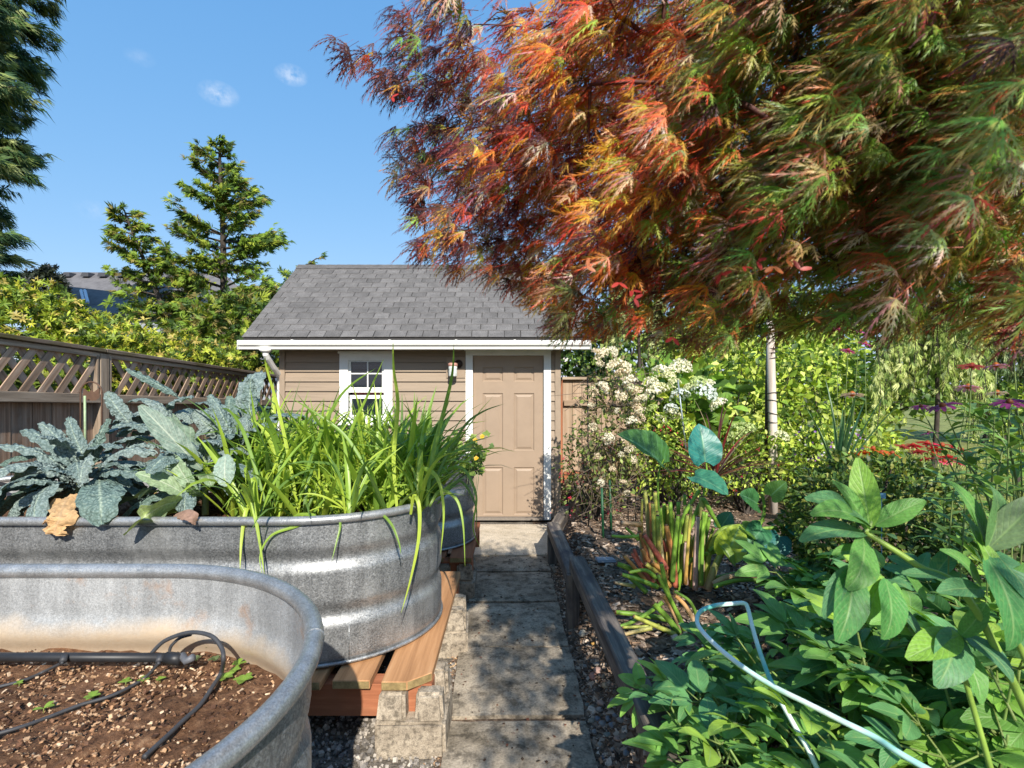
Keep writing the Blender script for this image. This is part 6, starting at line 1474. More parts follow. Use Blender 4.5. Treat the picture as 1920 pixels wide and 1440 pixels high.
for i, (lb_, x, y, h, n, sp) in enumerate([
        ('small peony leaning over the timber rail at the front', .64, 1.92, .20, 10, .14), ('low peony shoots at the near end of the timber rail', .60, 1.58, .30, 14, .16), ('peony under the near run of the pale hose', .78, 1.66, .32, 20, .20),
        ('peony with bright leaves inside the hose loop', .92, 2.00, .28, 18, .20), ('bluish peony beside the kinked bend of the hose', .98, 2.22, .12, 12, .16), ('peony in front of the thick stalks on their right', 1.50, 2.42, .38, 22, .18),
        ('peony below the drooping large leaves', 1.10, 1.72, .40, 24, .24), ('peony in the bottom right corner, nearest the viewer', 1.25, 1.36, .42, 26, .24), ('peony crossing the bottom edge right of the hose', .92, 1.34, .38, 24, .22),
        ('peony at the right edge under the big glossy leaves', 1.62, 1.70, .42, 26, .26), ('peony between the boxwood mound and the large leaves', 1.45, 2.05, .40, 24, .26), ('upright peony shoot in front of the boxwood mound', 1.62, 2.25, .55, 14, .12),
        ('peony at the bottom edge near the rail end', .72, 1.30, .34, 18, .18), ('peony beside the right edge, farther than the big leaves', 2.05, 2.15, .44, 24, .26), ('peony behind the hose bend against the dark mound', 1.58, 2.75, .40, 18, .22),
        ('peony in the shade at the extreme lower right', 1.62, 1.36, .40, 24, .26)]):
    k_ = 1.0 if x < 1.0 else .95 if y > 2.0 else 1.38; peony(lb_, x, y, h * k_, int(n * (1.0 if x < 1 or y > 2.3 else 1.45)), 100 + i, sp * (1 if x < 1 else 1.15), zb=.28, sc=(.85, 1.2) if x < 1 else (1.0, 1.5))
# a taller peony close by, with big glossy leaves
def big_leaf(t, bpx, bpy, bD, tpx, tpy, tD, W, c, nrm, bend=.6, seed=0, T0=None):
    W *= .82; b, p = at(bpx, bpy, bD), at(tpx, tpy, tD); L = (p - b).length; V, f, uv = strip(1.0, W, 14, pw, bend, .16, 9, 1.5, .2 * math.sin(seed), .05, 1.6, seed); e = V[np.argmax(V[:, 1])]; V[:, 2] -= V[:, 1] * (e[2] / e[1]); V /= e[1]
    Rm = frames(np.array([tuple(p - b)]), np.array([nrm]))[0]; link('leaf', np_mesh('peony_leaf', V, f, np.tile(c, (len(V), 1)), uv, True, [M['peony']]), t, T0 @ mat4(Rm, b, L))
BP = thing('tall_peony_plant', 'tall peony close by at the right with large smooth green leaves', 'peony', (1.15, .98, .30)); BT = Matrix.Translation(-Vector(BP.location))
def bstem(pts, r0, r1, c=(.26, .40, .07)):
    mb = MB(); q = curve(pts, 8); mb.tube(q, np.linspace(r0, r1, len(q)), 8, c); o = mb.build('stem', M['stalk'], BP, True); o.matrix_basis = BT
bstem([(1.15, .98, .30), (1.08, .98, .72), at(1830, 1145, 1.02), at(1720, 1060, 1.06), at(1622, 998, 1.10)], .009, .0055)
bstem([(1.17, .95, .30), (1.05, .93, .80), at(1868, 1110, .98), at(1850, 1030, 1.0)], .008, .005); bstem([(1.12, 1.0, .30), (1.02, 1.02, .6), at(1800, 1240, 1.05), at(1790, 1180, 1.06)], .007, .004)
bstem([at(1622, 998, 1.10), at(1632, 985, 1.10), at(1640, 940, 1.11), at(1625, 905, 1.12)], .004, .002, (.3, .42, .14))
LG, MG, BG = (.21, .40, .06), (.12, .30, .065), (.10, .26, .11)
for i, a in enumerate([(1632, 990, 1.10, 1608, 858, 1.14, .22, LG, (-.5, -.8, .3)), (1632, 985, 1.10, 1510, 935, 1.06, .20, BG, (.1, -.5, .9)), (1628, 992, 1.09, 1520, 965, 1.02, .17, MG, (.2, -.5, .9)), (1640, 985, 1.10, 1735, 938, 1.08, .25, MG, (-.2, -.8, .7)),
                       (1622, 1000, 1.08, 1500, 1015, 1.02, .20, BG, (.1, -.4, 1)), (1618, 1005, 1.07, 1588, 1105, 1.0, .27, MG, (.1, -1, .2)), (1632, 1000, 1.08, 1680, 1010, 1.0, .24, (.10, .22, .11), (.2, -.4, 1)), (1600, 1062, 1.04, 1570, 1205, .98, .26, (.08, .25, .07), (-.1, -1, .25)),
                       (1660, 1085, 1.02, 1655, 1200, .97, .33, (.09, .28, .07), (.15, -1, .2)), (1700, 1075, 1.05, 1735, 1130, 1.0, .25, MG, (.2, -.7, .7)), (1590, 1060, 1.04, 1545, 1160, 1.0, .16, BG, (-.6, -.7, .2)),
                       (1850, 1030, .99, 1852, 905, 1.03, .24, (.11, .24, .08), (.2, -.9, .1)), (1852, 1030, .99, 1960, 925, .98, .24, (.14, .22, .10), (-.2, -.7, .6)), (1858, 1030, .99, 1945, 1145, .93, .23, (.06, .22, .09), (-.1, -.9, .4)), (1848, 1040, .98, 1890, 1222, .92, .26, (.07, .24, .07), (.1, -1, .2)),
                       (1845, 1032, .99, 1808, 935, 1.03, .22, MG, (.6, -.7, .1)), (1840, 1040, .99, 1800, 960, 1.04, .20, MG, (.3, -.9, .1)), (1840, 1100, .99, 1762, 1030, 1.0, .22, MG, (.2, -.7, .6)), (1842, 1105, .98, 1758, 1110, .96, .27, BG, (0, -.6, .9)),
                       (1792, 1180, 1.05, 1755, 1288, .98, .30, BG, (-.2, -.9, .3)), (1800, 1185, 1.05, 1900, 1280, .97, .28, (.08, .21, .10), (.1, -.6, .8)), (1680, 1130, 1.08, 1745, 1240, 1.04, .22, (.06, .18, .07), (.4, -.6, .5)),
                       (1850, 1020, 1.0, 1775, 900, 1.05, .22, MG, (.4, -.8, .3)), (1870, 1120, .97, 1965, 1060, .95, .24, MG, (-.2, -.7, .6)), (1800, 1190, 1.04, 1700, 1235, 1.0, .25, LG, (0, -.6, .8)), (1790, 1200, 1.05, 1840, 1320, .98, .25, MG, (.1, -.9, .4)), (1860, 1130, .97, 1830, 1010, 1.0, .20, LG, (.3, -.9, .2)),
                       (1690, 1075, 1.05, 1780, 1085, 1.02, .22, BG, (0, -.5, .9)), (1655, 1080, 1.03, 1610, 1170, 1.0, .20, LG, (-.3, -.9, .3)), (1640, 1045, 1.07, 1560, 1040, 1.05, .2, MG, (.1, -.5, .9)), (1875, 1100, .97, 1935, 1230, .92, .22, BG, (0, -.9, .4)), (1625, 995, 1.1, 1560, 900, 1.12, .20, MG, (.3, -.8, .4)), (1800, 1195, 1.04, 1850, 1130, 1.02, .22, MG, (-.2, -.7, .6))]):
    big_leaf(BP, *a, bend=.5 + .25 * (i % 3), seed=i, T0=BT)

# ------------------------------------------------------------------ hose
hp = [at(2100, 1640, .98), at(1880, 1520, 1.02), at(1700, 1420, 1.12), at(1640, 1382, 1.18), at(1585, 1355, 1.22), at(1520, 1322, 1.28), at(1452, 1288, 1.36), at(1392, 1250, 1.44), at(1340, 1208, 1.52), at(1309, 1172, 1.60), at(1312, 1148, 1.66), at(1338, 1136, 1.70), at(1372, 1132, 1.72), at(1394, 1131, 1.73), at(1402, 1140, 1.72), at(1412, 1180, 1.66), at(1428, 1232, 1.58), at(1452, 1292, 1.50), at(1488, 1358, 1.42), at(1525, 1425, 1.36), at(1580, 1560, 1.30), at(1640, 1720, 1.26)]
m, nt, b = nodes('pale_aqua_hose')
g = noise(nt, coords(nt, 'Object', rnd=False), 5, 4, .6); nt.links.new(ramp(nt, g, [(.36, (.14, .50, .45)), (.48, (.52, .76, .68)), (.62, (.76, .86, .80))]), b.inputs['Base Color']); b.inputs['Roughness'].default_value = .35
mb = MB(); mb.tube(curve(hp, 10), .0068, 12); tag(mb.build('garden_hose', m, None, True), 'pale aqua garden hose looped and kinked over the peony leaves', 'hose')

# ------------------------------------------------------------------ plants beyond the mulch
yg2 = [(.40, .52, .07), (.30, .43, .055), (.18, .29, .04), (.08, .14, .025), (.50, .58, .10)]
LT = [leaf_tpl(1, .26, .4 + .2 * k, .22, 3, lance if k % 2 else oval) for k in range(4)]
# trellis with the faded cream climber
trl = thing('plant_trellis', 'slim green trellis of stakes carrying the cream-flowered climber', 'trellis', at(1150, 985, 4.6)); TT = Matrix.Translation(-Vector(trl.location))
M['stake'] = plain('green_stake', (.015, .085, .035), .5); M['wire'] = plain('dark_wire', (.03, .028, .026), .6)
for px, py, D, top in ((1131, 1010, 4.35, 915), (1146, 975, 4.6, 900), (1104, 968, 4.7, 700), (1178, 965, 4.7, 690), (1192, 960, 4.85, 700), (1120, 960, 4.9, 690)):
    q = at(px, py, D); q.z = .27; tz = at(px, top, D).z; mb = MB(); mb.tube([q, Vector((q.x - .012, q.y, tz))], .011 if px in (1131, 1146) else .006, 8); o = mb.build('stake', M['stake'] if px in (1131, 1146) else M['wire'], trl, True); o.matrix_basis = TT
for py in (760, 830, 905):
    mb = MB(); c = at(1148, py, 4.72); mb.tube([c + Vector((.22 * math.cos(a), .14 * math.sin(a), 0)) for a in np.linspace(0, 6.283, 18)[:-1]], .004, 5, closed=True); o = mb.build('hoop', M['wire'], trl, True); o.matrix_basis = TT
cl = shrub('climbing_plant', 'tangled climber with fluffy cream seed heads on the trellis beside the shed', at(1146, 805, 4.7), (.31, .20, .72), 1500, LT, (.035, .062), [(.30, .38, .09), (.20, .28, .06), (.30, .28, .12), (.26, .18, .10), (.10, .13, .04)], 41, .3, 'climber', None, .35, 0, zmin=.42)
CT = Matrix.Translation(-Vector(cl.location)); mb = MB(); rr_ = random.Random(6)
for k in range(150):
    px, py = rr_.uniform(1085, 1205), rr_.uniform(690, 960); q = at(px, py, rr_.uniform(4.45, 4.8)); d = Vector((rr_.gauss(0, .10), rr_.gauss(0, .05), rr_.gauss(0, .12))); mb.tube(curve([q - d, q + Vector((rr_.gauss(0, .03), 0, rr_.gauss(0, .03))), q + d], 4), .0022, 4, caps=False)
o = mb.build('vine_tangle', plain('dry_vine', (.17, .125, .09), .85), cl); o.matrix_basis = CT; tag(o, kind='stuff')
M['cream'] = leafmat('cream_petal', .7, .25, var=.1, spec=.2); M['white_petal'] = leafmat('white_petal', .6, .25, var=.08, spec=.2)
def head_mesh(seed, n, c, rad=1.0, flat=.7, q=.22, mat='cream', ragged=.25):
    r = np.random.default_rng(seed); d = rdir(n, r); d[:, 2] = abs(d[:, 2]) * 1.2 - .25; P = d * np.array((1, 1, flat)) * rad * r.uniform(1 - ragged, 1, (n, 1)); FRm = frames(rdir(n, r), d + r.normal(0, .3, (n, 3))); tv = np.array([(-.5, 0, 0), (0, -.5, .06), (.5, 0, 0), (0, .5, .06)])
    V, f, C, _ = scatter(tv, [np.array([(0, 1, 2, 3)])], FRm, P, r.uniform(q * .7, q * 1.3, n), np.array(c)[None] * r.uniform(.8, 1.1, (n, 1))); return np_mesh('flower_head', V, f, C, mats=[M[mat]], smooth=False)
FH = [head_mesh(s, 130, c, 1, .75, .26, 'cream', .5) for s, c in enumerate([(.78, .70, .54), (.80, .75, .62), (.74, .62, .46)])]
for k, (px, py, w) in enumerate([(1130, 664, 30), (1148, 660, 26), (1118, 660, 18), (1155, 685, 34), (1172, 690, 30), (1165, 700, 24), (1125, 682, 16), (1182, 715, 30), (1195, 735, 26), (1198, 748, 22), (1130, 726, 28), (1112, 735, 20), (1165, 742, 26), (1180, 728, 20), (1192, 760, 20), (1200, 770, 20), (1185, 790, 24), (1200, 785, 22), (1112, 800, 18), (1140, 822, 26), (1170, 826, 24), (1180, 842, 20), (1165, 852, 14), (1120, 855, 14), (1188, 862, 16), (1126, 905, 18), (1168, 905, 15), (1108, 760, 14), (1206, 745, 16), (1148, 880, 14), (1175, 925, 14), (1158, 770, 14)]):
    p = at(px, py, 4.46 - .08 * rr_.random()); s = w * p.y / F / 2 * 1.15; link('seed_head', FH[k % 3], cl, CT @ Matrix.Translation(p) @ Euler((R(35) + rr_.gauss(0, .3), rr_.gauss(0, .4), rr_.uniform(0, 6))).to_matrix().to_4x4() @ Matrix.Scale(s, 4))
# fuchsias
M['fuchsia'] = leafmat('fuchsia_flower', .5, .3, var=.2)
def fuchsia_flower(seed):
    r = random.Random(seed); mb = MB(); mb.tube([(0, 0, 0), (0, 0, -.35), (0, 0, -.5)], [.07, .09, .05], 6)
    for k in range(4):
        a = k * 1.571; V, f, _ = strip(.6, .13, 3, oval, .7, .2, 3, lift=-.5); c, s = math.cos(a), math.sin(a); mb.add(np.column_stack((V[:, 0] * c - V[:, 1] * s, V[:, 0] * s + V[:, 1] * c, V[:, 2] - .4)), f)
    V, fs, _, _, _ = mb.arrays(); return V, fs
FF = fuchsia_flower(1)
def fuchsia(label, c, rad, n, nf, seed, cols):
    t = shrub('fuchsia_bush', label, c, rad, n, LT, (.028, .055), cols, seed, .5, 'shrub', None, .4, 16, zmin=.31); r = np.random.default_rng(seed + 1); P, d = blob(np.asarray(c), np.asarray(rad) * 1.02, nf, r, .8, .15); P = P[(P[:, 1] < c[1] + .05) & (P[:, 2] > .36)]; n2 = len(P)
    V, fs, C, _ = scatter(FF[0], FF[1], frames(np.array([(0, 1, 0)] * n2) + r.normal(0, .3, (n2, 3)), np.array([(0, 0, 1)] * n2) + r.normal(0, .3, (n2, 3))), P, r.uniform(.028, .045, n2), jit((.50, .03, .07), n2, .25, r)); o = np_mesh('flowers', V, fs, C, mats=[M['fuchsia']]); o = link('flowers', o, t, Matrix.Translation(-Vector(t.location))); tag(o, kind='stuff')
fuchsia('small red-flowered fuchsia between the shed corner and the climber', at(1105, 880, 5.0), (.30, .25, .45), 800, 70, 51, [(.12, .17, .05), (.18, .24, .06), (.07, .11, .03), (.26, .28, .08)])
fuchsia('bright yellow-green fuchsia with pinkish red blooms right of the climber', at(1255, 855, 5.0), (.42, .3, .42), 1800, 60, 52, yg2)
fuchsia('low fuchsia foliage under the hydrangea behind the cordyline', at(1400, 870, 5.2), (.55, .3, .36), 1500, 26, 53, yg2)
# hydrangea
hy = shrub('hydrangea_bush', 'hydrangea with white, cream and pale blue mop heads behind the climber', at(1275, 770, 5.5), (.55, .4, .50), 520, [leaf_tpl(1, .36, .5, .22, 4, oval) for _ in range(2)], (.11, .19), [(.22, .37, .05), (.15, .28, .04), (.09, .18, .04), (.48, .56, .08)], 54, .6, 'shrub', None, .4, 14, zmin=.31); HT = Matrix.Translation(-Vector(hy.location))
HH = [head_mesh(70 + s, 170, c, 1, .72, .24, 'white_petal', .12) for s, c in enumerate([(.84, .82, .66), (.74, .76, .50), (.68, .75, .74), (.50, .60, .24)])]
for px, py, w, k in ((1240, 698, 13, 0), (1262, 697, 13, 0), (1277, 688, 15, 0), (1221, 718, 11, 0), (1227, 728, 11, 0), (1227, 738, 15, 0), (1242, 727, 9, 1), (1264, 720, 10, 1), (1275, 743, 14, 2), (1308, 717, 12, 3), (1327, 722, 10, 0), (1293, 727, 9, 1), (1318, 735, 19, 2), (1258, 767, 10, 2), (1262, 778, 11, 0), (1238, 785, 9, 0), (1347, 758, 12, 0), (1223, 767, 9, 3), (1390, 812, 20, 3), (1466, 818, 10, 1), (1255, 706, 10, 1)):
    p = at(px, py, 4.94 + .1 * rr_.random()); link('flower_head', HH[k], hy, HT @ Matrix.Translation(p) @ Euler((R(28), rr_.gauss(0, .2), rr_.uniform(0, 6))).to_matrix().to_4x4() @ Matrix.Scale(w * p.y / F * 1.45, 4))
# thin metal stake, pale post, cordyline, iris blades
mb = MB(); mb.tube([at(1288, 860, 4.9), at(1280, 790, 4.9), at(1271, 712, 4.9)], [.008, .008, .007], 8); tag(mb.build('metal_stake', plain('grey_metal_stake', (.26, .31, .35), .4, .4), None, True), 'thin blue-grey metal stake leaning among the hydrangea heads', 'stake')
po = thing('wooden_post', 'pale round wooden post tied with dark wire in front of the leafy shrubs', 'post', at(1448, 900, 5.2)); PT = Matrix.Translation(-Vector(po.location)); M['pale_wood'] = wood('pale_post_wood', [(.25, (.30, .24, .19)), (.5, (.52, .45, .38)), (.75, (.66, .60, .53))], (16, 16, 1.6), .8, .5)
mb = MB(); q = at(1450, 900, 5.2); q.z = .25; mb.tube([q, at(1449, 800, 5.2), at(1446, 700, 5.2), at(1444, 600, 5.2)], [.043, .042, .040, .036], 12); o = mb.build('pole', M['pale_wood'], po, True); o.matrix_basis = PT
mb = MB(); mb.tube([at(1437, 905, 5.27), at(1437, 740, 5.27), at(1440, 600, 5.27)], [.017, .015, .012], 7); o = mb.build('support_cane', M['bark'], po, True); o.matrix_basis = PT
for k, py in enumerate((652, 660, 672, 738, 752, 775, 790)):
    mb = MB(); c = at(1448, py, 5.2); mb.tube([c + Vector((.047 * math.cos(a), .047 * math.sin(a), .012 * math.sin(a + k))) for a in np.linspace(0, 6.283, 15)[:-1]], .004, 5, closed=True); o = mb.build('tie_wire', M['wire'], po, True); o.matrix_basis = PT
M['cordy'] = leafmat('cordyline_blade', .4, .25, var=.2)
def tuft(name, label, base, n, L, W, cols, seed, el=(20, 85), bend=.9, cat='plant', group=None, nseg=7):
    r = random.Random(seed); t = thing(name, label, cat, base, group)
    for i in range(n):
        V, f, uv = strip(L * r.uniform(.65, 1.1), W * r.uniform(.8, 1.2), nseg, blade, bend * r.uniform(.3, 1.2), .4, 3, 1.6); me = np_mesh('blade', V, f, np.tile(np.array(cols[i % len(cols)]) * r.uniform(.8, 1.2), (len(V), 1)), uv, True, [M['cordy']])
        link('leaf', me, t, Euler((0, 0, i * 2.39996 + r.uniform(-.3, .3))).to_matrix().to_4x4() @ Euler((R(r.uniform(*el)), 0, 0)).to_matrix().to_4x4())
    return t
tuft('cordyline_plant', 'dark red cordyline with a fountain of narrow arching leaves', at(1342, 895, 4.2), 52, .72, .011, [(.20, .03, .03), (.13, .05, .035), (.26, .09, .05), (.22, .18, .10), (.09, .03, .03)], 61, (8, 84))
tuft('iris_clump', 'tall blue-green sword-shaped leaves beside the pale post', at(1572, 905, 3.6), 13, .72, .014, [(.07, .16, .06), (.05, .13, .06), (.10, .20, .07)], 62, (58, 88), .35)
tuft('iris_clump', 'thin bright grassy blades at the back of the lawn edge', at(1640, 835, 6.2), 26, .6, .012, [(.36, .42, .10), (.25, .34, .07)], 63, (55, 88), .35)
# boxwood
shrub('boxwood_shrub', 'dark rounded boxwood mound behind the large glossy leaves', at(1640, 985, 2.9), (.46, .42, .38), 8000, LT, (.028, .046), [(.12, .21, .04), (.08, .15, .03), (.19, .27, .05), (.26, .27, .06), (.05, .09, .025)], 64, .35, 'shrub', None, .8, 10, zmin=.31, lump=.10)
shrub('boxwood_shrub', 'small low shrub at the far right edge below the coneflowers', at(1860, 1060, 2.4), (.38, .3, .20), 2200, LT, (.025, .042), [(.06, .12, .03), (.10, .17, .04), (.04, .08, .02)], 65, .45, 'shrub', None, .5, 8, zmin=.31)
lb2 = MB(); p = at(1650, 930, 2.45); lb2.box((p.x - .028, p.y, p.z - .012), (p.x + .028, p.y + .002, p.z + .014)); lb2.tube([(p.x + .01, p.y + .003, p.z - .5), (p.x + .01, p.y + .003, p.z)], .002, 4)
tag(lb2.build('plant_label', plain('blue_label', (.16, .36, .58), .4), None), 'small pale blue plant label poking out above the boxwood', 'plant label')

# ------------------------------------------------------------------ coneflowers
M['petal'] = leafmat('ray_petal', .5, .35, var=.15, spec=.3)
def cone_mesh(c): mb = MB(); mb.tube([(0, 0, -.006), (0, 0, .002), (0, 0, .012), (0, 0, .020), (0, 0, .024)], [.006, .0155, .0145, .009, .002], 12, c); V, fs, C, U, mi = mb.arrays(); return np_mesh('cone', V, fs, C, U, True, [M['petal']])
cones = [cone_mesh((.50, .16, .03)), cone_mesh((.16, .06, .025)), cone_mesh((.42, .09, .03))]
def petals_mesh(c, seed, n=14, bend=.9, lift=.15):
    r = random.Random(seed); mb = MB()
    for k in range(n):
        V, f, uv = strip(.040 * r.uniform(.85, 1.12), .0066, 4, lambda t: min(1, .5 + 1.4 * t) * (1 if t < .9 else .6), bend * r.uniform(.7, 1.3), .25, 3, 1.2, lift=lift); V = V + np.array((0, .011, 0)); a = k * 6.283 / n + r.uniform(-.1, .1); cc, s = math.cos(a), math.sin(a); mb.add(np.column_stack((V[:, 0] * cc - V[:, 1] * s, V[:, 0] * s + V[:, 1] * cc, V[:, 2])), f, np.array(c) * r.uniform(.85, 1.15), uv)
    V, fs, C, U, mi = mb.arrays(); return np_mesh('petals', V, fs, C, U, True, [M['petal']])
PM = {'pink': [petals_mesh((.58, .22, .42), s) for s in range(3)], 'pale': [petals_mesh((.70, .50, .60), 5, 15, .6)], 'dark': [petals_mesh((.22, .035, .15), s + 7) for s in range(3)], 'red': [petals_mesh((.66, .035, .10), s + 11, 14, .5, .05) for s in range(3)], 'orange': [petals_mesh((.62, .16, .03), s + 15, 14, .5, .05) for s in range(2)], 'coral': [petals_mesh((.66, .10, .19), 19, 14, .5)], 'magenta': [petals_mesh((.50, .07, .36), 20)]}
def coneflower(label, px, py, D, kind, sc, tilt, seed, group, foot=None):
    r = random.Random(seed); p = at(px, py, D); f0 = Vector((p.x + r.uniform(-.06, .06), p.y + r.uniform(0, .08), .30)) if foot is None else Vector(foot); t = thing('coneflower', label, 'flower', f0, group); mb = MB(); q = curve([Vector((0, 0, 0)), (p - f0) * .55 + Vector((r.uniform(-.05, .05), r.uniform(-.03, .03), 0)), p - f0], 6); mb.tube(q, np.linspace(.0032, .002, len(q)), 6, (.18, .25, .08)); mb.build('stem', M['stalk'], t, True)
    Mx = Matrix.Translation(p - f0) @ Euler((R(tilt[0]), R(tilt[1]), r.uniform(0, 3))).to_matrix().to_4x4() @ Matrix.Scale(sc, 4); link('petals', PM[kind][r.randrange(len(PM[kind]))], t, Mx); link('cone', cones[0 if kind in ('pink', 'pale') else 1 if kind == 'dark' else 2], t, Mx @ Matrix.Scale(.62 if kind == 'dark' else .85, 4))
    for k in range(5):
        u = q[int(len(q) * (.25 + .13 * k))]; V, ff, uv = strip(.10 * r.uniform(.7, 1.2), .012, 5, lance, .8, .25, 3, lift=.5); a = r.uniform(0, 6.28)
        me = np_mesh('stem_leaf', V, ff, np.tile(np.array((.09, .17, .04)) * r.uniform(.8, 1.4), (len(V), 1)), uv, True, [M['leaf']]); link('leaf', me, t, Matrix.Translation(u) @ Euler((0, 0, a)).to_matrix().to_4x4())
    return t
gp = 'tall coneflowers at the right'
ORD = 'first second third fourth fifth sixth seventh eighth ninth tenth eleventh twelfth thirteenth'.split()
RK = sorted([1692, 1712, 1738, 1765, 1790, 1722, 1750, 1735, 1778, 1802, 1770, 1800, 1755]); OK_ = sorted([1606, 1622, 1636, 1652, 1672, 1640, 1668, 1618])
for i, a in enumerate([('pale pink coneflower with orange cone, alone right of the pale post', 1598, 741, 3.9, 'pale', 1.65), ('pink coneflower with orange centre standing tallest before the weeping tree', 1815, 727, 2.0, 'pink', .85), ('wide dark plum coneflower seen from below in shade', 1768, 762, 1.75, 'dark', 1.05), ('dark plum coneflower at the right edge', 1893, 755, 1.6, 'dark', .95), ('small plum bud-like coneflower left of the wide dark one', 1727, 763, 1.9, 'dark', .7), ('rosy coneflower under the maple at the right edge', 1868, 687, 1.8, 'pink', .8), ('red-pink coneflower beside the rosy one under the maple', 1822, 688, 1.9, 'coral', .85), ('pink coneflower topmost at the right edge', 1900, 658, 1.7, 'pink', .85), ('dark coneflower low in front of the red ones', 1742, 812, 3.7, 'dark', 1.2), ('faded pink coneflower right of the tall pink one', 1870, 738, 2.1, 'pale', .8)]):
    coneflower(*a, foot=(at(1885, 1100, 1.8) if 1720 < a[1] < 1800 else None), group=gp, seed=200 + i, tilt=((14 if a[4] != 'dark' else -16) + 5 * math.sin(i * 2), 10 * math.sin(i * 3)))
for i, (px, py, k) in enumerate([(1572, 618, 'magenta'), (1612, 622, 'magenta'), (1622, 645, 'magenta'), (1590, 658, 'magenta')]):
    coneflower('magenta coneflower showing through the maple leaves, %s' % ('leftmost of four', 'upper one beside a yellow-green gap', 'right-hand one of four', 'lowest of four')[i], px, py, 4.0, k, 1.15, (20, 10 * math.sin(i)), 220 + i, gp)
for i, (px, py, k, w) in enumerate([(1692, 838, 'coral', .9), (1712, 836, 'red', 1), (1738, 832, 'red', 1.05), (1765, 836, 'red', 1.1), (1790, 838, 'red', .9), (1722, 848, 'coral', 1), (1750, 852, 'red', 1.15), (1735, 862, 'coral', 1), (1778, 858, 'red', 1), (1802, 846, 'coral', 1.1), (1770, 866, 'coral', .8), (1800, 870, 'coral', .95), (1755, 843, 'red', 1.0)]):
    coneflower('%s coneflower in the red drift beyond the boxwood, %s from the left' % ('coral' if k == 'coral' else 'crimson', ORD[RK.index(px)]), px, py, 4.1, k, w * 1.35, (22, 8 * math.sin(i)), 240 + i, 'red coneflowers beyond the boxwood')
for i, (px, py, w) in enumerate([(1606, 853, .9), (1622, 850, 1), (1636, 842, 1), (1652, 850, 1.05), (1672, 851, 1), (1640, 862, 1.05), (1668, 860, .9), (1618, 862, .8)]):
    coneflower('orange coneflower in the drift left of the red ones, %s from the left' % ORD[OK_.index(px)], px, py, 4.0, 'orange', w * 1.35, (22, 8 * math.sin(i)), 260 + i, 'orange coneflowers left of the red drift')
# leafy stems of the coneflower clump at the right edge
def leafy_stems(label, pts, seed, L=.15, W=.016, c=(.15, .27, .06), n=9):
    r = random.Random(seed); t = thing('leafy_stem_plant', label, 'plant', at(*pts[0])); T0 = -Vector(t.location)
    q = [p + T0 for p in curve([at(*p) for p in pts], 8)]; mb = MB(); mb.tube(q, np.linspace(.0045, .0025, len(q)), 6, (.13, .19, .06)); mb.build('stem', M['stalk'], t, True)
    for k in range(n):
        V, ff, uv = strip(L * r.uniform(.7, 1.2), W, 6, lance, r.uniform(.8, 1.6), .25, 3, lift=.6); me = np_mesh('stem_leaf', V, ff, np.tile(np.array(c) * r.uniform(.7, 1.4), (len(V), 1)), uv, True, [M['leaf']])
        link('leaf', me, t, Matrix.Translation(q[int((len(q) - 1) * (.15 + .83 * k / n))]) @ Euler((0, 0, k * 2.4 + r.uniform(-.3, .3))).to_matrix().to_4x4())
for i, (lb_, pts) in enumerate([('narrow-leaved stem left of its neighbours beside the lawn', [(1838, 1060, 2.0), (1832, 940, 2.0), (1830, 850, 2.0)]), ('narrow-leaved stem leaning left over the lawn', [(1880, 1060, 1.8), (1850, 930, 1.8), (1800, 850, 1.85), (1760, 810, 1.9)]), ('narrow-leaved stem with red buds at the right edge', [(1930, 1040, 1.7), (1905, 900, 1.7), (1885, 800, 1.7), (1870, 760, 1.7)]),
                            ('narrow-leaved stem crossing the right edge high up', [(1960, 1000, 1.6), (1930, 860, 1.6), (1905, 770, 1.6)]), ('bright narrow-leaved stem behind the plum coneflower', [(1860, 1000, 2.2), (1850, 860, 2.2), (1862, 770, 2.2)]), ('bushy narrow-leaved stem at the lower left of the coneflower clump', [(1800, 1080, 2.1), (1806, 980, 2.1), (1815, 905, 2.1)]), ('pale narrow-leaved stem between the boxwood and the right edge', [(1775, 1060, 2.4), (1770, 960, 2.4), (1778, 890, 2.4)]), ('lush narrow-leaved stem just inside the right edge', [(1905, 1020, 1.9), (1900, 900, 1.9), (1893, 820, 1.9)]), ('arching narrow-leaved stem under the maple at the right', [(1915, 980, 2.0), (1890, 850, 2.0), (1850, 790, 2.05), (1812, 775, 2.1)]), ('dense narrow-leaved stem above the large peony leaves', [(1870, 1010, 1.6), (1868, 920, 1.6), (1880, 840, 1.62)])]):
    leafy_stems(lb_, pts, 300 + i, n=17 + i % 3)

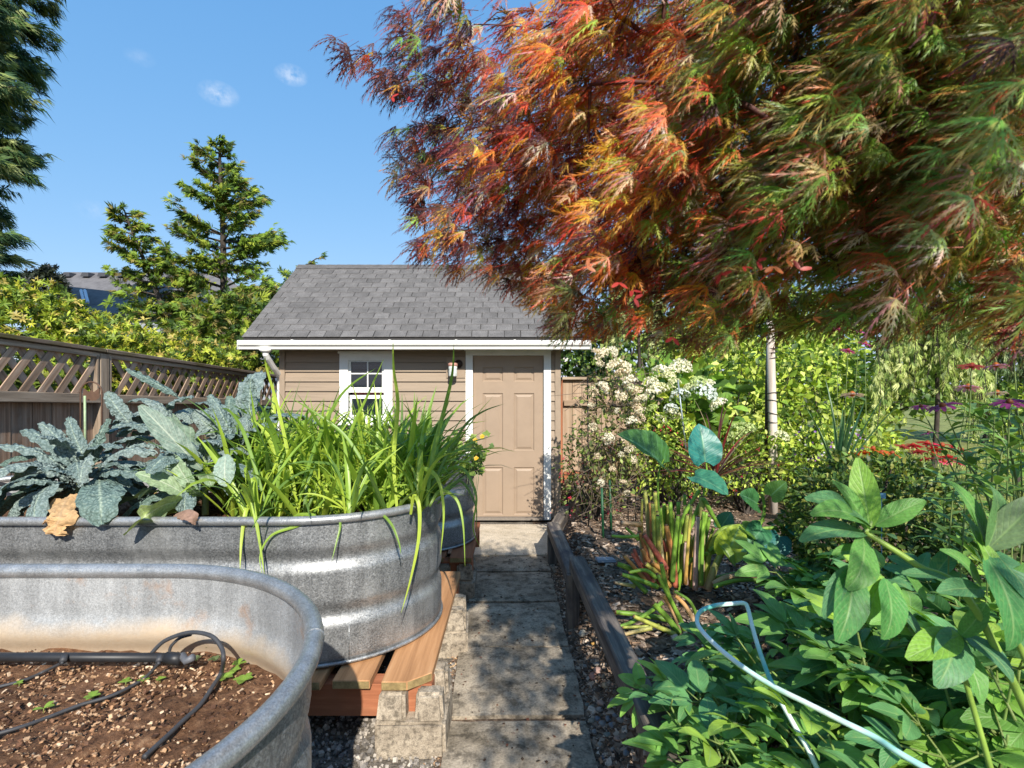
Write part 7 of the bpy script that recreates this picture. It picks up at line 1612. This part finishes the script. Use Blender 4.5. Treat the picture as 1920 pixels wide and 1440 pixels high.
# ------------------------------------------------------------------ the green wall of shrubs and trees at the back
sun_c = [(.40, .52, .06), (.30, .44, .05), (.48, .58, .09), (.18, .29, .04), (.07, .13, .025), (.56, .62, .15)]
LT2 = [leaf_tpl(1, .30, .35 + .2 * k, .22, 2, oval if k % 2 else lance) for k in range(4)]
for i, (lb_, px, py, D, rad, n, sz) in enumerate([
        ('rounded leafy shrub left of the pale post', 1385, 745, 6.2, (.75, .55, .75), 1700, (.07, .12)), ('tall sunlit leafy shrub right of the pale post', 1530, 760, 6.4, (.85, .6, .85), 2300, (.06, .11)),
        ('leafy shrub in front of the weeping tree with fine foliage', 1600, 830, 5.9, (.45, .4, .42), 900, (.05, .10)), ('low bright shrub with tiny violet flowers below the post', 1530, 860, 5.2, (.65, .4, .33), 1500, (.04, .08)),
        ('shrub with pointed leaves above the hydrangea', 1330, 640, 7.6, (.7, .5, .75), 1500, (.08, .13)), ('dark ivy-like shrub behind the board fence beside the shed', 1095, 665, 8.6, (.75, .5, .75), 1500, (.08, .13)),
        ('leafy shrub at the far right behind the coneflowers', 1960, 800, 5.6, (.4, .4, .5), 900, (.05, .09)), ('sunny shrub filling the gap under the maple beyond the post', 1480, 650, 8.6, (1.2, .8, 1.0), 2200, (.08, .14))]):
    cc = sun_c if i not in (5,) else [(.06, .12, .025), (.09, .17, .03), (.03, .06, .018)]
    shrub('leafy_shrub', lb_, at(px, py, D), rad, n, LT2, sz, cc, 400 + i, .22, 'shrub', None, .45, 10, zmin=.3)
vf = np.random.default_rng(9); P = np.array([tuple(at(vf.uniform(1490, 1640), vf.uniform(800, 880), vf.uniform(4.7, 5.0))) for _ in range(90)])
V, fs, C, _ = scatter(np.array([(-.5, 0, 0), (0, -.5, .1), (.5, 0, 0), (0, .5, .1)]), [np.array([(0, 1, 2, 3)])], frames(rdir(90, vf), rdir(90, vf) + np.array((0, -1, .5))), P, vf.uniform(.016, .034, 90), np.array([(.30, .14, .45), (.55, .45, .65), (.7, .68, .66), (.36, .12, .40)])[vf.integers(4, size=90)])
tag(link('violet_blossoms', np_mesh('violet_blossoms', V, fs, C, mats=[M['petal']], smooth=False)), 'scattered small violet and white blossoms in the low shrubs', 'blossoms', kind='stuff')
for i, (lb_, px, D, h, rad, n) in enumerate([('tall green tree closing the view left of the post, behind the climber', 1180, 11.5, 3.2, (1.5, 1.1, 1.25), 2600), ('tall green tree behind the pale post', 1400, 12.0, 3.3, (1.7, 1.2, 1.4), 2800), ('tall green tree behind the coneflowers', 1640, 11.5, 3.2, (1.7, 1.2, 1.4), 2800), ('tall green tree at the right edge behind the maple', 1880, 11.0, 3.1, (1.6, 1.2, 1.35), 2600)]):
    c = at(px, 640, D); c.z = 2.2; t = shrub('background_tree', lb_, c, rad, n, LT2, (.13, .22), [(.13, .22, .04), (.20, .32, .05), (.06, .12, .025), (.28, .40, .07), (.26, .33, .06)], 430 + i, .25, 'tree', None, .4, 14, zmin=.3, twig=.02, lump=.24)
# weeping conifers: hanging sprays
WSP = [spray_tpl(s + 60, 7, 1.0, .55, .055, .2) for s in range(4)]
def weeping(label, px0, px1, top, bot, D, n, seed, cols):
    r = np.random.default_rng(seed); base = at((px0 + px1) / 2, 720, D); base.z = .3; t = thing('weeping_conifer', label, 'tree', base); T0 = Matrix.Translation(-base); mb = MB(); apex = at((px0 + px1) / 2, top, D); mb.tube(curve([base, (base + apex) / 2 + Vector((.08, 0, 0)), apex], 8), np.linspace(.032, .014, 17), 8); o = mb.build('trunk', M['bark'], t, True); o.matrix_basis = T0
    lm = MB(); P = []; Yv = []
    for k in range(n):
        px = r.uniform(px0, px1); s = abs(px - (px0 + px1) / 2) / ((px1 - px0) / 2); a = at(px, top + (bot - top) * (.10 + .55 * s * s) * r.uniform(.3, 1.0), D + r.normal(0, .30)); L = r.uniform(.35, .95); b2 = a + Vector((r.normal(0, .05), r.normal(0, .05), -L)); st = Vector((base.x, base.y, a.z + .15)); lm.tube(curve([st, (st + a) / 2 + Vector((0, 0, .10)), a, a + Vector((0, 0, -L * .5)), b2], 5), .004, 4, caps=False)
        m = int(L * 26)
        for j in range(m): u = j / m; q = a + (b2 - a) * u; P.append((q.x + r.normal(0, .022), q.y + r.normal(0, .022), q.z)); Yv.append((r.normal(0, .45), r.normal(0, .45) - .1, -1))
    o = lm.build('limbs', M['bark'], t); o.matrix_basis = T0; tag(o, kind='stuff'); P = np.array(P); n2 = len(P); FRm = frames(np.array(Yv), rdir(n2, r) + np.array((0, -1, .2))); C0 = np.array(cols)[r.integers(len(cols), size=n2)] * r.uniform(.8, 1.2, (n2, 1)); cr = MB()
    for k in range(4): sel = np.arange(n2) % 4 == k; V, fs, C, _ = scatter(WSP[k][0], WSP[k][1], FRm[sel], P[sel], r.uniform(.08, .15, sel.sum()), C0[sel]); cr.add(V, fs, C)
    o = cr.build('crown', M['needle'], t); o.matrix_basis = T0; tag(o, kind='stuff')
wc = [(.50, .56, .20), (.42, .50, .15), (.30, .40, .10), (.18, .27, .07), (.58, .62, .28)]
weeping('weeping conifer with pale hanging fronds above the climber', 1135, 1240, 480, 720, 6.8, 66, 71, wc)
weeping('broad weeping conifer with pale hanging fronds behind the coneflowers', 1640, 1850, 560, 830, 5.9, 130, 72, wc)
weeping('weeping conifer at the right edge with bluish drooping fronds', 1820, 1990, 560, 820, 6.3, 90, 73, [(.20, .28, .13), (.14, .21, .10), (.30, .36, .18)])
# lawn blades
gr = np.random.default_rng(77); n = 9000; P = np.column_stack((gr.uniform(2.8, 9, n), gr.uniform(5.2, 10, n), np.full(n, .30))); Vb, fb, ub = strip(1, .06, 2, blade, .6, .3, 2)
V, fs, C, _ = scatter(Vb, fb, frames(np.column_stack((gr.normal(0, .5, (n, 2)), np.ones(n))), rdir(n, gr)), P, gr.uniform(.05, .13, n), np.array([(.38, .42, .10), (.30, .38, .07), (.48, .48, .18), (.2, .28, .05)])[gr.integers(4, size=n)]); tag(link('grass', np_mesh('grass', V, fs, C, mats=[M['leaf']])), 'sunlit pale grass beyond the boxwood', 'grass', kind='stuff')

# ------------------------------------------------------------------ rusty garden ornament in front of the fence post
orn = thing('garden_ornament', 'rusty arched metal ornament with a winged plate in front of the fence post', 'ornament', at(172, 800, 3.95)); OT = Matrix.Translation(-Vector(orn.location)); M['rust'] = plain('rusty_iron', (.13, .075, .05), .7, .3)
mb = MB(); D = 3.95; mb.tube([at(151, 860, D), at(151, 740, D)] + [at(171 - 20 * math.cos(a), 736 - 20 * math.sin(a), D) for a in np.linspace(0, math.pi, 10)] + [at(191, 740, D), at(191, 860, D)], .006, 6); o = mb.build('arch', M['rust'], orn, True); o.matrix_basis = OT
mb = MB(); pl = [(157, 727), (166, 735), (171, 731), (176, 735), (186, 727), (187, 745), (180, 751), (162, 751), (155, 745)]; V = [tuple(at(a, b, D - .004)) for a, b in pl] + [tuple(at(a, b, D + .004)) for a, b in pl]; k = len(pl); mb.add(V, [[tuple(range(k))], [tuple(range(2 * k - 1, k - 1, -1))], [(i, i + k, (i + 1) % k + k, (i + 1) % k) for i in range(k)]]); o = mb.build('winged_plate', M['rust'], orn); o.matrix_basis = OT
mb = MB(); mb.tube([at(160, 860, 3.9), at(159, 742, 3.9)], .008, 8); tag(mb.build('plant_stake', plain('pale_green_stake', (.32, .42, .24), .5), None, True), 'pale green plant stake before the rusty ornament', 'stake')
